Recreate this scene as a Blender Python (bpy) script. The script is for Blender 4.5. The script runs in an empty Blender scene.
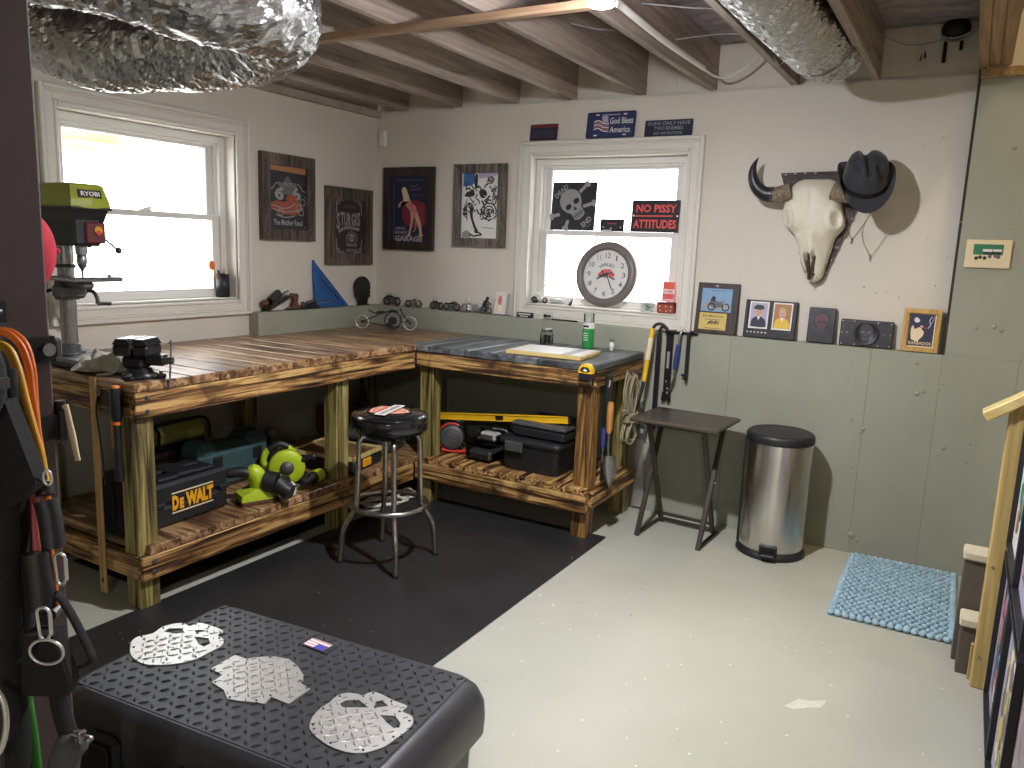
EXPOSURE, SKY, BULB1, BULB2, BULB3 = 0.0, 8, 4050, 2600, 1500
import bpy, bmesh, math, random
from mathutils import Vector, Matrix
random.seed(7)
PI = math.pi
C = bpy.context.scene.collection
R = math.radians
ORG = {}

# ---------------------------------------------------------------- materials
def lin(c):
    return tuple(((v/255.0)/12.92 if v/255.0 <= .04045 else ((v/255.0+.055)/1.055)**2.4) for v in c[:3]) + (1.0,)

def _base(name):
    m = bpy.data.materials.new(name); m.use_nodes = True
    nt = m.node_tree; nt.nodes.clear()
    out = nt.nodes.new('ShaderNodeOutputMaterial')
    return m, nt, out

def N(nt, t, **kw):
    n = nt.nodes.new(t)
    for k, v in kw.items():
        if k.startswith('i_'):
            n.inputs[k[2:].replace('_', ' ')].default_value = v
        else:
            setattr(n, k, v)
    return n

def ramp(nt, fac, stops):
    r = nt.nodes.new('ShaderNodeValToRGB')
    e = r.color_ramp.elements
    while len(e) < len(stops): e.new(.5)
    for el, (p, c) in zip(e, stops):
        el.position = p; el.color = c
    nt.links.new(fac, r.inputs['Fac'])
    return r.outputs['Color']

def mixc(nt, fac, a, b, mode='MIX'):
    x = nt.nodes.new('ShaderNodeMix'); x.data_type = 'RGBA'; x.blend_type = mode
    for s, v in ((0, fac), (6, a), (7, b)):
        if isinstance(v, (int, float, tuple)): x.inputs[s].default_value = v
        else: nt.links.new(v, x.inputs[s])
    return x.outputs[2]

def coords(nt, scale=(1, 1, 1), rnd=False):
    tc = nt.nodes.new('ShaderNodeTexCoord')
    v = tc.outputs['Object']
    if rnd:
        at = N(nt, 'ShaderNodeAttribute', attribute_name='rnd')
        ml = N(nt, 'ShaderNodeVectorMath', operation='SCALE'); ml.inputs[0].default_value = (17.3, 29.1, 41.7)
        nt.links.new(at.outputs['Fac'], ml.inputs['Scale'])
        ad = N(nt, 'ShaderNodeVectorMath', operation='ADD')
        nt.links.new(v, ad.inputs[0]); nt.links.new(ml.outputs[0], ad.inputs[1]); v = ad.outputs[0]
    mp = nt.nodes.new('ShaderNodeMapping'); mp.inputs['Scale'].default_value = scale
    nt.links.new(v, mp.inputs['Vector'])
    return mp.outputs['Vector']

def noise(nt, vec, scale, detail=4, rough=.55, dist=0):
    n = N(nt, 'ShaderNodeTexNoise'); n.inputs['Scale'].default_value = scale
    n.inputs['Detail'].default_value = detail; n.inputs['Roughness'].default_value = rough
    n.inputs['Distortion'].default_value = dist
    nt.links.new(vec, n.inputs['Vector'])
    return n.outputs['Fac']

def bump(nt, h, strength, dist=.01):
    b = nt.nodes.new('ShaderNodeBump'); b.inputs['Strength'].default_value = strength; b.inputs['Distance'].default_value = dist
    nt.links.new(h, b.inputs['Height'])
    return b.outputs['Normal']

def pri(nt, out, col, rough, metal=0, nrm=None, spec=None, coat=0, sheen=0):
    p = nt.nodes.new('ShaderNodeBsdfPrincipled')
    if isinstance(col, tuple): p.inputs['Base Color'].default_value = col
    else: nt.links.new(col, p.inputs['Base Color'])
    if isinstance(rough, (int, float)): p.inputs['Roughness'].default_value = rough
    else: nt.links.new(rough, p.inputs['Roughness'])
    p.inputs['Metallic'].default_value = metal
    if spec is not None: p.inputs['Specular IOR Level'].default_value = spec
    if coat: p.inputs['Coat Weight'].default_value = coat; p.inputs['Coat Roughness'].default_value = .12
    if sheen: p.inputs['Sheen Weight'].default_value = sheen
    if nrm is not None: nt.links.new(nrm, p.inputs['Normal'])
    nt.links.new(p.outputs[0], out.inputs['Surface'])
    return p

def flat(name, col, rough=.5, metal=0, var=.08, vs=30, bs=0, bscale=200, spec=None, coat=0, sheen=0):
    m, nt, out = _base(name)
    v = coords(nt)
    n = noise(nt, v, vs, 3)
    a = tuple(c*(1-var) for c in lin(col)[:3]) + (1,); b = tuple(min(1, c*(1+var)) for c in lin(col)[:3]) + (1,)
    c = ramp(nt, n, [(.3, a), (.7, b)])
    nr = bump(nt, noise(nt, v, bscale, 3), bs, .004) if bs else None
    pri(nt, out, c, rough, metal, nr, spec, coat, sheen)
    return m

def emis(name, col, s):
    m, nt, out = _base(name)
    e = nt.nodes.new('ShaderNodeEmission'); e.inputs[0].default_value = lin(col); e.inputs[1].default_value = s
    nt.links.new(e.outputs[0], out.inputs['Surface'])
    return m

def wood(name, axis, light, mid, dark, k=22, along=1.4, lo=.36, hi=.62, burn=None, burnamt=.5, rough=.6, coat=0, tone=.35, knots=False):
    m, nt, out = _base(name)
    sc = [k, k, k]; sc['xyz'.index(axis)] = along
    v = coords(nt, tuple(sc), True)
    n1 = noise(nt, v, 1.0, 5, .6, 1.1)
    c = ramp(nt, n1, [(lo, lin(dark)), ((lo+hi)/2, lin(mid)), (hi, lin(light))])
    sc2 = [k*5, k*5, k*5]; sc2['xyz'.index(axis)] = along*3
    v2 = coords(nt, tuple(sc2), True)
    n2 = noise(nt, v2, 1.0, 3, .6)
    c = mixc(nt, .55, c, ramp(nt, n2, [(.3, (.55, .52, .5, 1)), (.65, (1, 1, 1, 1))]), 'MULTIPLY')
    if burn:
        v3 = coords(nt, (5, 5, 5), True)
        n3 = noise(nt, v3, 1.0, 3, .6, .6)
        f = ramp(nt, n3, [(burnamt-.08, (0, 0, 0, 1)), (burnamt+.12, (1, 1, 1, 1))])
        c = mixc(nt, f, c, lin(burn))
    at = N(nt, 'ShaderNodeAttribute', attribute_name='rnd')
    g = ramp(nt, at.outputs['Fac'], [(0, (1-tone, 1-tone, 1-tone, 1)), (1, (1, 1, 1, 1))])
    c = mixc(nt, 1.0, c, g, 'MULTIPLY')
    pri(nt, out, c, rough, 0, bump(nt, n1, .25, .004), None, coat)
    return m

def foil(name, col):
    m, nt, out = _base(name)
    v = coords(nt); n = noise(nt, v, 90, 4, .6, .5)
    rr = ramp(nt, noise(nt, v, 9, 3), [(.3, (.15, .15, .15, 1)), (.7, (.30, .30, .30, 1))])
    pri(nt, out, lin(col), rr, 1.0, bump(nt, n, .5, .004))
    return m

def spun(name, col, rough=.3):
    """stainless sheet brushed around the vertical axis"""
    m, nt, out = _base(name)
    v = coords(nt, (3, 3, 420)); n = noise(nt, v, 1, 3)
    c = ramp(nt, n, [(.3, tuple(x*.95 for x in lin(col)[:3])+(1,)), (.7, lin(col))])
    p = pri(nt, out, c, rough, 1.0)
    tg = nt.nodes.new('ShaderNodeTangent'); tg.direction_type = 'RADIAL'; tg.axis = 'Z'
    nt.links.new(tg.outputs[0], p.inputs['Tangent']); p.inputs['Anisotropic'].default_value = .65; p.inputs['Anisotropic Rotation'].default_value = .25
    return m

def brushed(name, col, rough=.28, axis='z', metal=1.0):
    m, nt, out = _base(name)
    sc = [260, 260, 260]; sc['xyz'.index(axis)] = 3
    v = coords(nt, tuple(sc))
    n = noise(nt, v, 1, 3)
    c = ramp(nt, n, [(.3, tuple(x*.86 for x in lin(col)[:3])+(1,)), (.7, lin(col))])
    pri(nt, out, c, rough, metal, bump(nt, n, .05, .002))
    return m

def glassy(name, tint=(255, 255, 255), gloss=.10, dens=1.0):
    m, nt, out = _base(name)
    t = nt.nodes.new('ShaderNodeBsdfTransparent'); t.inputs[0].default_value = lin(tint)
    g = nt.nodes.new('ShaderNodeBsdfGlossy'); g.inputs['Roughness'].default_value = .04
    mx = nt.nodes.new('ShaderNodeMixShader')
    lw = nt.nodes.new('ShaderNodeLayerWeight'); lw.inputs['Blend'].default_value = gloss
    nt.links.new(lw.outputs['Fresnel'], mx.inputs[0]); nt.links.new(t.outputs[0], mx.inputs[1]); nt.links.new(g.outputs[0], mx.inputs[2])
    nt.links.new(mx.outputs[0], out.inputs['Surface'])
    return m

def speckled(name, base, c2, specks, rough=.5, big=2.0, bscale=60, bs=.1, thr=.78, sscale=26, mott=.5, coat=0):
    """surface with broad mottling, pale debris specks and dark scuffs"""
    m, nt, out = _base(name)
    v = coords(nt)
    n = noise(nt, v, big, 5, .6)
    c = ramp(nt, n, [(.5-mott*.4, lin(base)), (.5+mott*.4, lin(c2))])
    for (col, sc, th, off) in specks:
        vo = N(nt, 'ShaderNodeTexVoronoi'); vo.inputs['Scale'].default_value = sc
        mp = N(nt, 'ShaderNodeMapping'); mp.inputs['Location'].default_value = (off, off*2, 0)
        nt.links.new(v, mp.inputs[0]); nt.links.new(mp.outputs[0], vo.inputs['Vector'])
        f1 = N(nt, 'ShaderNodeMath', operation='LESS_THAN'); f1.inputs[1].default_value = th
        nt.links.new(vo.outputs['Distance'], f1.inputs[0])
        sp = nt.nodes.new('ShaderNodeSeparateColor'); nt.links.new(vo.outputs['Color'], sp.inputs[0])
        f2 = N(nt, 'ShaderNodeMath', operation='GREATER_THAN'); f2.inputs[1].default_value = thr
        nt.links.new(sp.outputs[0], f2.inputs[0])
        mu = N(nt, 'ShaderNodeMath', operation='MULTIPLY'); nt.links.new(f1.outputs[0], mu.inputs[0]); nt.links.new(f2.outputs[0], mu.inputs[1])
        c = mixc(nt, mu.outputs[0], c, lin(col))
    h = noise(nt, v, bscale, 5, .65)
    rr = ramp(nt, noise(nt, v, 3.5, 4), [(.3, (rough-.06,)*3+(1,)), (.7, (rough+.06,)*3+(1,))])
    pri(nt, out, c, rr, 0, bump(nt, h, bs, .006), None, coat)
    return m

M = {}
M['drywall'] = flat('painted_drywall', (214, 207, 193), .75, var=.02, vs=3, bs=.03, bscale=120)
M['concrete'] = speckled('painted_concrete', (147, 149, 133), (160, 162, 145), [((126, 126, 117), 9, .05, .3), ((182, 182, 172), 11, .03, 2.1)], .55, 1.6, 22, .22, .6)
M['floor'] = speckled('painted_floor', (172, 172, 157), (184, 184, 170), [((238, 238, 232), 11, .055, .2), ((112, 108, 96), 9, .045, 1.3), ((226, 226, 216), 26, .10, 4.1), ((140, 136, 124), 22, .07, 6.3)], .40, 1.3, 40, .03, .82)
M['matrubber'] = speckled('black_rubber', (36, 36, 37), (47, 47, 48), [((225, 223, 218), 9, .045, .7), ((190, 188, 182), 22, .07, 2.2), ((100, 98, 94), 17, .06, 5.2)], .40, 2.2, 150, .10, .80)
M['joistwood'] = wood('joist_lumber', 'y', (200, 182, 166), (180, 163, 149), (138, 122, 110), 16, .9, .3, .7, rough=.75, tone=.25)  # paler and greyer than raw lumber; ceiling glare is mixed into the tone
M['bracewood'] = wood('brace_lumber', 'x', (190, 158, 124), (170, 138, 106), (132, 104, 78), 16, .9, .3, .7, rough=.75, tone=.2)
M['framewood'] = wood('framing_lumber', 'y', (204, 172, 126), (186, 152, 108), (150, 116, 80), 16, .9, .3, .7, rough=.7, tone=.2)
M['osb'] = wood('strand_board', 'x', (186, 172, 172), (160, 148, 152), (114, 104, 110), 9, 5, .3, .7, rough=.8, tone=.1)  # grey-violet and lighter than bare board: lamp glare put into the colour
M['burntx'] = wood('burnt_plank_across', 'x', (208, 172, 126), (160, 118, 78), (66, 42, 28), 30, 2.0, .36, .62, (70, 44, 28), .62, .40, .3, .34)
M['burnty'] = wood('burnt_plank_along', 'y', (226, 184, 118), (150, 106, 56), (42, 25, 14), 36, 1.6, .41, .58, (44, 27, 16), .62, .5, 0, .2)
M['burntxr'] = wood('burnt_rail', 'x', (226, 184, 118), (150, 106, 56), (42, 25, 14), 36, 1.6, .41, .58, (44, 27, 16), .58, .5, 0, .2)
M['burntz'] = wood('burnt_post', 'z', (182, 140, 76), (122, 86, 42), (48, 31, 16), 30, 1.5, .39, .6, (46, 28, 16), .68, .55, 0, .2)
M['treated'] = wood('treated_post', 'z', (180, 166, 100), (128, 114, 62), (48, 38, 20), 32, 1.4, .38, .58, None, .6, .6, 0, .2)
M['greytop'] = wood('grey_stained_plank', 'y', (142, 146, 152), (104, 108, 114), (54, 55, 60), 16, 1.2, .32, .66, (40, 40, 44), .66, .38, .15, .4)
M['newel'] = wood('pine_post', 'z', (226, 200, 134), (206, 178, 110), (168, 136, 76), 15, .8, .3, .62, None, .6, .5, .05, .1)
M['railwood'] = wood('pine_rail', 'x', (236, 212, 144), (220, 194, 124), (184, 152, 90), 15, .8, .3, .62, None, .6, .5, .05, .1)
M['barn'] = wood('barnwood', 'z', (122, 106, 95), (92, 79, 71), (56, 48, 43), 26, 2.2, .34, .64, None, .6, .75, 0, .2)
M['barng'] = wood('grey_barnwood', 'z', (136, 124, 116), (104, 94, 88), (54, 48, 46), 26, 2.2, .34, .64, None, .6, .75, 0, .2)
M['barnx'] = wood('rustic_plank', 'x', (120, 110, 108), (84, 74, 72), (40, 34, 34), 24, 2.0, .34, .64, None, .6, .75, 0, .2)
M['stick'] = wood('varnished_stick', 'z', (232, 192, 130), (212, 168, 104), (170, 126, 70), 30, 1.0, .3, .7, None, .6, .45, .1, .1)
M['tan'] = wood('turned_handle', 'z', (214, 160, 96), (196, 138, 74), (150, 98, 48), 30, 2, .3, .7, None, .6, .45, .1, .1)
M['brownwood'] = wood('walnut_handle', 'z', (130, 82, 56), (104, 62, 42), (66, 38, 26), 40, 3, .3, .7, None, .6, .4, .15, .1)
M['goldframe'] = wood('honey_frame', 'z', (222, 184, 108), (204, 162, 84), (160, 118, 52), 30, 2, .3, .7, None, .6, .45, .1, .1)
M['darkframe'] = wood('dark_frame', 'z', (74, 60, 58), (56, 44, 44), (36, 28, 28), 30, 2, .3, .7, None, .6, .5, 0, .1)
M['foil'] = foil('crinkled_foil', (205, 206, 208))
M['steel'] = spun('brushed_stainless', (206, 204, 198), .26)
M['chrome'] = flat('worn_chrome', (176, 172, 164), .28, 1.0, .12, 60, .06, 90)
M['toolsteel'] = flat('tool_steel', (150, 150, 148), .35, 1.0, .15, 40, .05, 120)
M['darksteel'] = flat('dark_steel', (62, 62, 64), .42, .8, .2, 40, .08, 120)
M['clockrim'] = flat('brown_grey_rim', (118, 110, 106), .35, 0, .06, 20)
M['dryink'] = flat('joint_shadow', (60, 56, 50), .9)
M['castiron'] = flat('grey_cast_iron', (96, 98, 96), .5, .5, .12, 40, .1, 160)
M['treadplate'] = flat('aluminium_tread', (222, 220, 214), .36, .85, .06, 20, .08, 90)
M['blackplastic'] = flat('black_plastic', (30, 31, 33), .48, 0, .12, 40, .12, 260)
M['boxplastic'] = flat('tough_box_plastic', (56, 57, 60), .36, 0, .2, 9, .16, 320)
M['blackgloss'] = flat('black_vinyl', (20, 21, 23), .16, 0, .1, 30, .03, 60, None, .5)
M['blackmetal'] = flat('black_painted_metal', (26, 27, 30), .35, 0, .15, 40, .05, 150)
M['blackfabric'] = flat('black_webbing', (15, 15, 16), .85, 0, .2, 300, .3, 500)
M['greyfabric'] = flat('grey_fabric', (74, 74, 74), .9, 0, .2, 200, .3, 400)
M['felt'] = flat('black_felt', (40, 42, 48), .8, 0, .15, 60, .1, 300, None, 0, .3)
M['trayveneer'] = wood('tray_veneer', 'x', (92, 82, 72), (76, 66, 58), (52, 44, 38), 20, 1.5, .3, .7, None, .6, .4, .1, .1)
M['traymetal'] = flat('bronze_metal', (70, 66, 60), .45, .5, .1, 60, .05, 120)
M['bone'] = speckled('weathered_bone', (216, 208, 184), (232, 226, 206), [((168, 146, 106), 30, .1, .4)], .6, 9, 60, .25, .86)
M['bonedark'] = flat('bone_cavity', (70, 52, 36), .85, 0, .2, 30, .2, 80)
M['horn'] = flat('dark_horn', (40, 40, 46), .38, 0, .2, 20, .1, 60)
M['hornbase'] = wood('horn_core', 'z', (176, 160, 134), (140, 122, 98), (86, 70, 52), 60, 60, .3, .7, None, .6, .7, 0, .1)
M['vinyl'] = flat('white_vinyl', (226, 224, 218), .4, 0, .02, 4)
M['trimpaint'] = flat('white_trim_paint', (222, 217, 206), .45, 0, .02, 4)
M['lime'] = flat('lime_plastic', (178, 200, 40), .4, 0, .06, 20, .05, 200)
M['limecover'] = flat('lime_metal_cover', (152, 160, 38), .45, 0, .05, 20)  # duller, darker lime: the cover's backlit shade is put into the colour
M['scuff'] = flat('paint_scuff', (206, 205, 190), .5)
M['rugshade'] = flat('rug_gap_shade', (70, 88, 96), .95)  # dark sheet under the knots; the shade between them is painted in
M['olive'] = flat('olive_fabric', (142, 150, 72), .8, 0, .12, 120, .2, 300)
M['teal'] = flat('dark_teal_plastic', (58, 84, 86), .45, 0, .12, 30, .12, 260)
M['yellow'] = flat('yellow_plastic', (232, 186, 34), .4, 0, .06, 20)
M['amber'] = flat('amber_plastic', (226, 160, 30), .4, 0, .06, 20)
M['orange'] = flat('orange_rubber', (226, 116, 34), .45, 0, .08, 20)
M['ropeyellow'] = flat('yellow_rubber', (222, 166, 42), .45, 0, .08, 20)
M['red'] = flat('red_plastic', (196, 52, 40), .45, 0, .08, 20)
M['redcap'] = flat('red_cloth', (196, 44, 62), .85, 0, .08, 60, .15, 300)
M['pink'] = flat('pink_rubber', (196, 96, 96), .5, 0, .06, 20)
M['green'] = flat('green_rubber', (58, 134, 44), .45, 0, .08, 20)
M['purple'] = flat('purple_rubber', (70, 66, 130), .5, 0, .08, 20)
M['darkred'] = flat('dark_red_plastic', (96, 30, 32), .5, 0, .1, 20)
M['cangreen'] = flat('green_can_paint', (48, 150, 74), .35, 0, .1, 60)
M['bluesq'] = flat('anodised_blue', (38, 92, 156), .4, .3, .06, 20)
M['bluetool'] = flat('blue_handle', (52, 58, 122), .45, 0, .1, 20)
M['white'] = flat('white_plastic', (226, 224, 218), .45, 0, .03, 20)
M['offwhite'] = flat('cream_carpet', (206, 196, 172), .9, 0, .08, 90, .3, 300)
M['riser'] = flat('riser_carpet', (92, 84, 76), .9, 0, .1, 90, .3, 300)
M['paperboard'] = flat('pale_board', (212, 208, 200), .5, 0, .03, 12)
M['yarn'] = flat('blue_yarn', (158, 188, 202), .9, 0, .14, 26, .5, 240)
M['rope'] = flat('braided_rope', (150, 140, 112), .9, 0, .25, 240, .3, 500)
M['cordwhite'] = flat('white_cord', (224, 218, 200), .5, 0, .05, 20)
M['ragcloth'] = flat('grey_rag', (182, 178, 162), .9, 0, .15, 40, .3, 200)
M['columnpaint'] = flat('maroon_column_paint', (74, 60, 60), .5, 0, .06, 12, .05, 60)
M['glass'] = glassy('window_glass', (255, 255, 255), .06)
M['clear'] = glassy('clear_plastic', (236, 240, 239), .22)
M['jarglass'] = glassy('jar_glass', (249, 251, 250), .09)
M['bulb'] = emis('bulb_glow', (255, 246, 232), 5200)
M['porcelain'] = flat('porcelain', (232, 230, 224), .2, 0, .02, 5)
# printed colours
def ink(name, c, rough=.5): M[name] = flat('ink_'+name, c, rough, 0, .03, 40)
for nm, c in dict(i_black=(22, 22, 24), i_dark=(34, 34, 40), i_white=(226, 224, 218), i_cream=(226, 208, 170), i_grey=(150, 150, 148), i_mid=(96, 96, 98),
                  i_navy=(30, 36, 62), i_plate=(46, 56, 96), i_sky=(122, 158, 190), i_blue=(52, 96, 152), i_red=(178, 40, 44), i_rust=(156, 74, 50), i_brick=(120, 44, 52),
                  i_coral=(226, 92, 84), i_skin=(206, 160, 140), i_gold=(204, 178, 96), i_tan=(168, 116, 72), i_green=(44, 118, 82), i_orange=(214, 92, 44), i_purple=(58, 40, 46), i_maroon=(92, 52, 62),
                  i_yellow=(222, 184, 60), i_blond=(206, 196, 160), i_lav=(176, 168, 190), i_pink=(196, 120, 130), i_olive=(176, 172, 110), i_flag=(70, 70, 170)).items():
    ink(nm, c)

# ---------------------------------------------------------------- mesh builder
class MB:
    def __init__(s): s.v, s.f, s.m, s.s, s.r = [], [], [], [], []
    def add(s, vs, fs, mi=0, sm=False, T=None, r=None):
        b = len(s.v)
        s.v += [tuple(T @ Vector(p)) if T is not None else tuple(p) for p in vs]
        rr = random.random() if r is None else r
        for f in fs:
            s.f.append([b+i for i in f]); s.m.append(mi); s.s.append(sm); s.r.append(rr)
        return s
    def box(s, x0, y0, z0, x1, y1, z1, b=0, mi=0, T=None, r=None):
        if x0 > x1: x0, x1 = x1, x0
        if y0 > y1: y0, y1 = y1, y0
        if z0 > z1: z0, z1 = z1, z0
        if b <= 0:
            vs = [(x, y, z) for x in (x0, x1) for y in (y0, y1) for z in (z0, z1)]
            fs = [(0, 1, 3, 2), (4, 6, 7, 5), (0, 4, 5, 1), (2, 3, 7, 6), (0, 2, 6, 4), (1, 5, 7, 3)]
            return s.add(vs, fs, mi, False, T, r)
        b = min(b, (x1-x0)*.49, (y1-y0)*.49, (z1-z0)*.49)
        vs, id_ = [], {}
        for ix, x in enumerate((x0, x1)):
            for iy, y in enumerate((y0, y1)):
                for iz, z in enumerate((z0, z1)):
                    dx, dy, dz = (b, -b)[ix], (b, -b)[iy], (b, -b)[iz]
                    for a in range(3):
                        id_[(ix, iy, iz, a)] = len(vs)
                        vs.append((x if a == 0 else x+dx, y if a == 1 else y+dy, z if a == 2 else z+dz))
        g = lambda ix, iy, iz, a: id_[(ix, iy, iz, a)]
        fs = []
        for k in (0, 1):
            fs.append((g(k, 0, 0, 0), g(k, 1, 0, 0), g(k, 1, 1, 0), g(k, 0, 1, 0)))
            fs.append((g(0, k, 0, 1), g(1, k, 0, 1), g(1, k, 1, 1), g(0, k, 1, 1)))
            fs.append((g(0, 0, k, 2), g(1, 0, k, 2), g(1, 1, k, 2), g(0, 1, k, 2)))
            for l in (0, 1):
                fs.append((g(k, l, 0, 0), g(k, l, 1, 0), g(k, l, 1, 1), g(k, l, 0, 1)))
                fs.append((g(k, 0, l, 0), g(k, 1, l, 0), g(k, 1, l, 2), g(k, 0, l, 2)))
                fs.append((g(0, k, l, 1), g(1, k, l, 1), g(1, k, l, 2), g(0, k, l, 2)))
                for n in (0, 1):
                    fs.append((g(k, l, n, 0), g(k, l, n, 1), g(k, l, n, 2)))
        return s.add(vs, fs, mi, False, T, r)
    def loft(s, rings, closed=True, caps=True, mi=0, sm=True, T=None, r=None):
        n = len(rings[0]); vs = [p for rg in rings for p in rg]; fs = []
        for i in range(len(rings)-1):
            for j in range(n if closed else n-1):
                k = (j+1) % n
                fs.append((i*n+j, i*n+k, (i+1)*n+k, (i+1)*n+j))
        rr = random.random() if r is None else r
        s.add(vs, fs, mi, sm, T, rr)
        if caps and closed:
            s.add(rings[0], [tuple(range(n))[::-1]], mi, False, T, rr); s.add(rings[-1], [tuple(range(n))], mi, False, T, rr)
        return s
    def cyl(s, p0, p1, r0, r1=None, n=16, mi=0, sm=True, T=None, caps=True):
        r1 = r0 if r1 is None else r1
        return s.tube([p0, p1], [r0, r1], n, mi=mi, sm=sm, T=T, caps=caps)
    def tube(s, path, r, n=8, closed=False, mi=0, sm=True, T=None, caps=True, squash=None):
        P = [Vector(p) for p in path]; m = len(P)
        rs = r if isinstance(r, (list, tuple)) else [r]*m
        rings = []; up = None
        for i in range(m):
            a = P[(i-1) % m] if closed or i > 0 else P[0]
            b = P[(i+1) % m] if closed or i < m-1 else P[-1]
            t = (b-a).normalized()
            if up is None:
                up = Vector((0, 0, 1)) if abs(t.z) < .9 else Vector((1, 0, 0))
            x = t.cross(up)
            if x.length < 1e-6: x = t.orthogonal()
            x.normalize(); y = x.cross(t).normalized(); up = y
            q = 1 if squash is None else squash
            rings.append([P[i] + (x*math.cos(2*PI*k/n) + y*math.sin(2*PI*k/n)*q)*rs[i] for k in range(n)])
        if closed: rings.append(rings[0])
        return s.loft(rings, True, caps and not closed, mi, sm, T)
    def lathe(s, prof, n=24, mi=0, T=None, sm=True, sx=1, sy=1):
        rings = [[(rr*math.cos(2*PI*k/n)*sx, rr*math.sin(2*PI*k/n)*sy, z) for k in range(n)] for rr, z in prof]
        return s.loft(rings, True, True, mi, sm, T)
    def sphere(s, c, r, nu=12, nv=8, mi=0, T=None):
        if isinstance(r, (int, float)): r = (r, r, r)
        rings = []
        for i in range(nv+1):
            a = -PI/2 + PI*i/nv; ca = max(math.cos(a), .02)
            rings.append([(c[0]+r[0]*ca*math.cos(2*PI*k/nu), c[1]+r[1]*ca*math.sin(2*PI*k/nu), c[2]+r[2]*math.sin(a)) for k in range(nu)])
        return s.loft(rings, True, True, mi, True, T)
    def prism(s, pts, h0, h1, mi=0, T=None, inset=0):
        n = len(pts); vs = [(x, y, h0) for x, y in pts] + [(x, y, h1) for x, y in pts]
        fs = [tuple(range(n))[::-1], tuple(range(n, 2*n))] + [(i, (i+1) % n, n+(i+1) % n, n+i) for i in range(n)]
        return s.add(vs, fs, mi, False, T)
    def grid(s, fn, nu, nv, mi=0, sm=True, T=None):
        vs = [fn(i/nu, j/nv) for j in range(nv+1) for i in range(nu+1)]
        fs = [(j*(nu+1)+i, j*(nu+1)+i+1, (j+1)*(nu+1)+i+1, (j+1)*(nu+1)+i) for j in range(nv) for i in range(nu)]
        return s.add(vs, fs, mi, sm, T)
    def mesh(s, me, mi=0, T=None):
        return s.add([v.co[:] for v in me.vertices], [tuple(p.vertices) for p in me.polygons], mi, False, T)
    def build(s, name, mats, loc=(0, 0, 0), off=None, recalc=True):
        me = bpy.data.meshes.new(name)
        o = Vector(off) if off is not None else Vector((0, 0, 0))
        me.from_pydata([tuple(Vector(v)-o) for v in s.v], [], s.f)
        mats = mats if isinstance(mats, (list, tuple)) else [mats]
        for x in mats: me.materials.append(M[x] if isinstance(x, str) else x)
        me.polygons.foreach_set('material_index', s.m)
        me.polygons.foreach_set('use_smooth', s.s)
        at = me.attributes.new('rnd', 'FLOAT', 'FACE'); at.data.foreach_set('value', s.r)
        if recalc:
            b = bmesh.new(); b.from_mesh(me); bmesh.ops.recalc_face_normals(b, faces=b.faces); b.to_mesh(me); b.free()
        me.update()
        ob = bpy.data.objects.new(name, me); C.objects.link(ob); ob.location = loc
        return ob

def thing(name, label, cat, loc=(0, 0, 0), rz=0, group=None):
    o = bpy.data.objects.new(name, None); C.objects.link(o); o.empty_display_size = .05
    o.location = loc; o.rotation_euler = (0, 0, rz); o['label'] = label; o['category'] = cat
    if group: o['group'] = group
    ORG[o.name] = Vector(loc)
    return o

def part(root, name, mb, mats, W=False, label=None, kind=None):
    """a part (or sub-part) of root; W: the builder holds world coordinates"""
    off = ORG[root.name] if W else None
    ob = mb.build(name, mats, off=off); ob.parent = root
    ORG[ob.name] = ORG[root.name]
    if label: ob['label'] = label
    if kind: ob['kind'] = kind
    return ob

def single(name, mb, mats, label, cat, loc=(0, 0, 0), W=False, rz=0, group=None, kind=None):
    ob = mb.build(name, mats, loc, off=loc if W else None)
    ob.rotation_euler = (0, 0, rz); ob['label'] = label; ob['category'] = cat
    if group: ob['group'] = group
    if kind: ob['kind'] = kind
    ORG[ob.name] = Vector(loc)
    return ob

def struct(name, mb, mats, parent=None):
    ob = mb.build(name, mats)
    if parent is not None: ob.parent = parent
    else: ob['kind'] = 'structure'
    ORG[ob.name] = Vector((0, 0, 0))
    return ob

def dup(root, loc, rz, label=None, group=None):
    r = root.copy(); C.objects.link(r); r.location = loc; r.rotation_euler = (0, 0, rz)
    if label: r['label'] = label
    if group: r['group'] = group
    for ch in list(root.children):
        c = ch.copy(); C.objects.link(c); c.parent = r
        for g in list(ch.children):
            d = g.copy(); C.objects.link(d); d.parent = c
    ORG[r.name] = Vector(loc)
    return r

def frameM(o, u, v):
    """matrix mapping (u, v, n) to the room"""
    u = Vector(u).normalized(); v = Vector(v); v = (v - u*v.dot(u)).normalized(); n = u.cross(v)
    m = Matrix((u, v, n)).transposed().to_4x4(); m.translation = Vector(o)
    return m
def backM(x, z, y=.0795, lean=0):
    return frameM((x, y, z), (1, 0, 0), (0, math.sin(lean), math.cos(lean)))
def leftM(y, z, x=-.0795, lean=0):
    return frameM((x, y, z), (0, 1, 0), (-math.sin(lean), 0, math.cos(lean)))

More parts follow.
